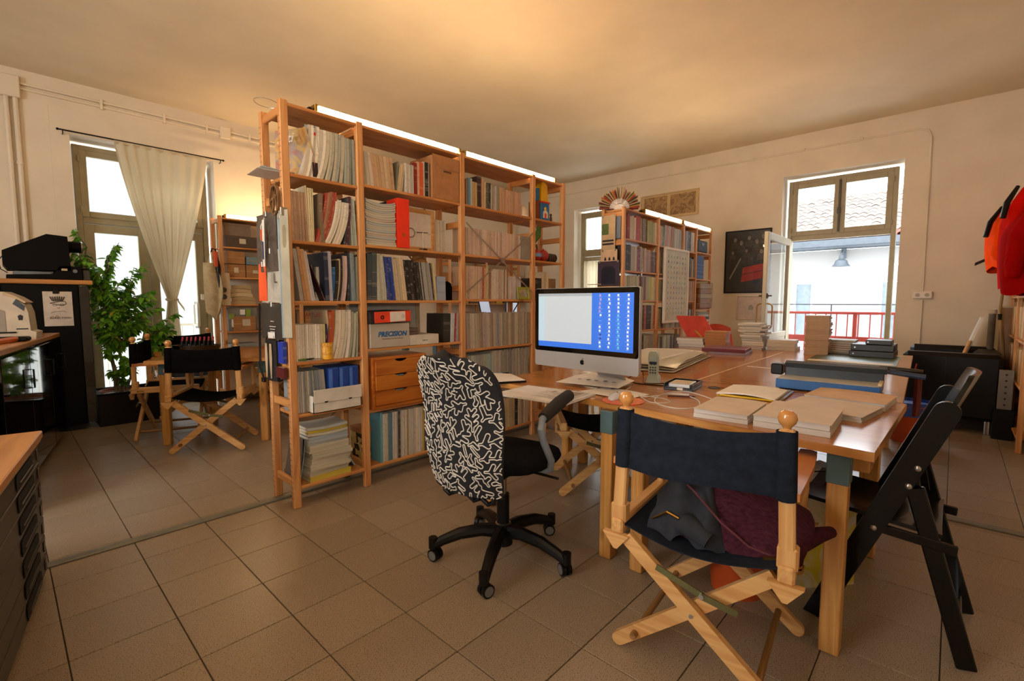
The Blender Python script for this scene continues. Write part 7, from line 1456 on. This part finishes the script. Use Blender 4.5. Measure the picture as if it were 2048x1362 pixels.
# coats hanging from the side bookcase end
t = thing('coat_rack', 'wooden wall rail with pegs above the side bookcase', 'coat rack', (6.2, -.80, 2.15)); MB().bb((-.5, 0, -.04), (.5, .025, .04), .004).build('rail', beechX, t)
for k in range(4): MB().tube([(-.35 + .23 * k, .02, 0), (-.35 + .23 * k, .2, .02), (-.35 + .23 * k, .24, .05)], .010, 8).build('peg', beechY, t)
def coat(name, label, x, y, z, w, h, d, col, m=None, stripe=True, seed=0):
    t = thing(name, label, 'jacket', (x, y, z)); mm = m or mat('jacket_' + col, col, .95, var=.05, scale=8, spec=.05)
    def f(u, v):
        a = 2 * math.pi * u; k = (.22 + .78 * min(1, v * 3.0) ** .6) * (1 + .18 * math.sin(math.pi * v)); fo = 1 + .10 * math.sin(5 * a + seed) * v
        return (w * .5 * k * fo * math.cos(a), d * .5 * k * fo * math.sin(a), -h * v + .03 * math.sin(3 * a + seed) * v)
    MB().sheet(f, 40, 16).build('shell', mm, t, ang=80)
    for s in (-1, 1): MB().tube([(s * w * .30, d * .1, -.08), (s * w * .50, d * .32, -.26), (s * w * .52, d * .36, -.5), (s * w * .46, d * .36, -h * .82)], [.05, .062, .058, .045], 12).build('sleeve', mm, t, ang=80)
    if stripe: MB().tube([(-w * .28, d * .36, -.06), (-w * .46, d * .54, -.2), (-w * .53, d * .60, -.33)], [.014, .022, .020], 8).build('stripe', black, t)
    MB().tube([(.07 * math.cos(i * .7), .06 * math.sin(i * .7), .0) for i in range(9)], .022, 8, True).build('collar', mm, t); MB().tube([(0, 0, .02), (0, -.03, .06), (0, -.06, .05)], .004, 6).build('hanger_loop', black, t)
    return t
coat('jacket', 'red jacket with a black shoulder stripe hung above the side bookcase', 6.12, -.46, 2.22, .50, .90, .34, 'c01006'); coat('jacket', 'bright orange jacket hung behind the red one', 6.42, -.41, 2.10, .46, .62, .40, 'f04a0c', stripe=True, seed=2)
coat('jacket', 'dark red jacket hung lowest over the file boxes', 5.86, -.46, 1.98, .44, .72, .36, '960704', stripe=False, seed=4)
t = thing('cap', 'pale cap with a dark peak hung under the orange jacket', 'cap', (6.62, -.27, 1.62)); MB().ball((0, 0, 0), .09, 16, 10, (1, 1, .7)).build('crown', mat('cap_pale', 'a8988a', .8), t); MB().sheet(lambda u, v: ((u - .5) * .15, .06 + .09 * v, -.03 - .05 * v + .02 * (2 * u - 1) ** 2), 8, 4, .006).build('peak', mat('cap_dark', '2a2430', .6), t); MB().tube([(0, -.02, .06), (0, -.2, .12), (0, -.38, .12)], .004, 6).build('strap', black, t)
t = thing('bow_stave', 'slim bent wooden stave leaning in the corner behind the sofa', 'stave', (6.78, -.33, .0)); MB().tube([(0, -.12, 0), (0, -.05, .6), (0, .0, 1.1), (0, -.02, 1.5), (0, -.05, 1.62)], .012, 8).build('stave', wood('stave_wood', '8a6a3c', 'b08c58', 2, .5), t); MB().cyl((0, -.005, 1.0), (0, -.002, 1.06), .016, n=8).build('grip', black, t)
t = thing('portfolio_tube', 'tall brown cardboard roll standing behind the sofa end', 'roll', (6.88, -.40, 0)); MB().cyl((0, 0, 0), (0, 0, 1.12), .06, n=18).build('roll', mat('roll_brown', '8a6648', .7), t); MB().cyl((0, 0, 1.12), (0, 0, 1.135), .062, n=18).build('cap', mat('roll_cap', 'b8a288', .6), t)
t = thing('poster_tube', 'narrow grey tube standing beside the brown roll', 'roll', (6.88, -.285, 0)); MB().cyl((0, 0, 0), (0, 0, 1.06), .028, n=14).build('roll', mat('tube_grey', '6a625a', .6), t); MB().cyl((0, 0, 1.06), (0, 0, 1.10), .034, n=14).build('cap', mat('tube_cap', 'c4b09a', .6), t)

# ------------------------------------------------------------------ working corner seen through the big bookcase
table('side_desk', 'wooden desk behind the big bookcase, seen between its shelves', [(3.2, 4.1), (5.1, 4.1), (5.1, 4.85), (3.2, 4.85)], .74, [(3.28, 4.18), (5.02, 4.18), (5.02, 4.77), (3.28, 4.77)])
t = thing('laptop_stand', 'grey laptop riser on the desk behind the big bookcase', 'stand', (4.34, 4.30, .741), R_(25)); MB().bb((-.19, -.13, .198), (.19, .13, .208), .002).bb((-.19, -.13, 0), (-.18, .13, .2)).bb((.18, -.13, 0), (.19, .13, .2)).build('riser', grayM, t)
t = thing('laptop', 'white-screened laptop on the desk behind the big bookcase', 'laptop', (4.34, 4.30, .95), R_(25)); MB().bb((-.18, -.12, 0), (.18, .12, .016), .003).build('base', black, t); l_ = MB().bb((-.18, 0, 0), (.18, .012, .25), .003).build('lid', black, t, loc=(0, .12, .016), rot=(R_(-12), 0, 0)); MB().bb((-.165, -.001, .015), (.165, 0, .235)).build('screen', emis('far_screen', 'b8c4d8', .7), l_)
t = thing('monitor', 'second white screen further along the desk behind the big bookcase', 'monitor', (4.75, 4.42, .74), R_(25)); MB().bb((-.10, -.08, 0), (.10, .08, .012), .003).build('base', black, t); MB().bb((-.02, .0, .01), (.02, .03, .15)).build('stand', black, t); l_ = MB().bb((-.24, -.012, .12), (.24, .012, .44), .004).build('lid', black, t); MB().bb((-.225, -.014, .135), (.225, -.012, .425)).build('screen', bpy.data.materials['far_screen'], l_)
E_s = bookcase('bookcase', 'pine shelving against the corner wall seen through the braced bay', (0, 6.05, 0), 0, [5.05, 5.88, 6.72], 2, 1.9, .30, [[1.88, 1.5, 1.15, .80, .45, .12]] * 2, (1.8, 1.2, .6, .14))
for k in range(16): cbox('cardboard_box', f'{("tan", "yellow", "dark", "cream")[k % 4]} box, {ordw(k + 1)} on the corner shelving behind the braced bay', 5.085 + .2 * (k % 8) + .03 * (k % 8 > 3), 5.085 + .2 * (k % 8) + .03 * (k % 8 > 3) + .165, (1.5, 1.15)[k // 8], .16 + .05 * (k % 3), (cm2, mat('box_yellow', 'b89a2a', .7), cabrown, mat('box_cream2', 'c4a880', .8))[k % 4], lid=k % 2 == 0)
t = thing('desk_lamp', 'black jointed desk lamp behind the far narrow bay', 'lamp', (4.75, 4.3, .74)); MB().lathe([(.08, 0), (.08, .02), (.02, .03)], (0, 0, 0), 18).build('base', black, t); MB().tube([(0, 0, .02), (-.08, 0, .32), (.10, -.05, .58)], .008, 8).build('arm', black, t); MB().lathe([(.02, .05), (.04, .03), (.07, -.06), (.066, -.06)], (.12, -.05, .57), 16).build('lamp_shade', black, t)
t = thing('paper_bag', 'tan paper carrier bag on the desk beside the half-hidden window', 'bag', (5.02, 3.72, .86), R_(-10)); MB().bb((-.11, -.05, 0), (.11, .05, .30), .002).build('body', kraft, t); MB().tube([(-.05, -.05, .30), (-.04, -.05, .36), (.04, -.05, .36), (.05, -.05, .30)], .003, 6).build('handle', kraft, t)
t = thing('side_cabinet', 'low pine cabinet under the tan paper bag', 'cabinet', (5.0, 3.72, 0)); MB().bb((-.3, -.2, .06), (.3, .2, .86), .004).build('carcass', pineX, t); MB().bb((-.29, -.214, .08), (-.003, -.2, .84), .003).build('door', pineZ, t); MB().bb((.003, -.214, .08), (.29, -.2, .84), .003).build('door', pineZ, t); MB().bb((-.28, -.18, 0), (.28, .18, .06)).build('plinth', black, t)
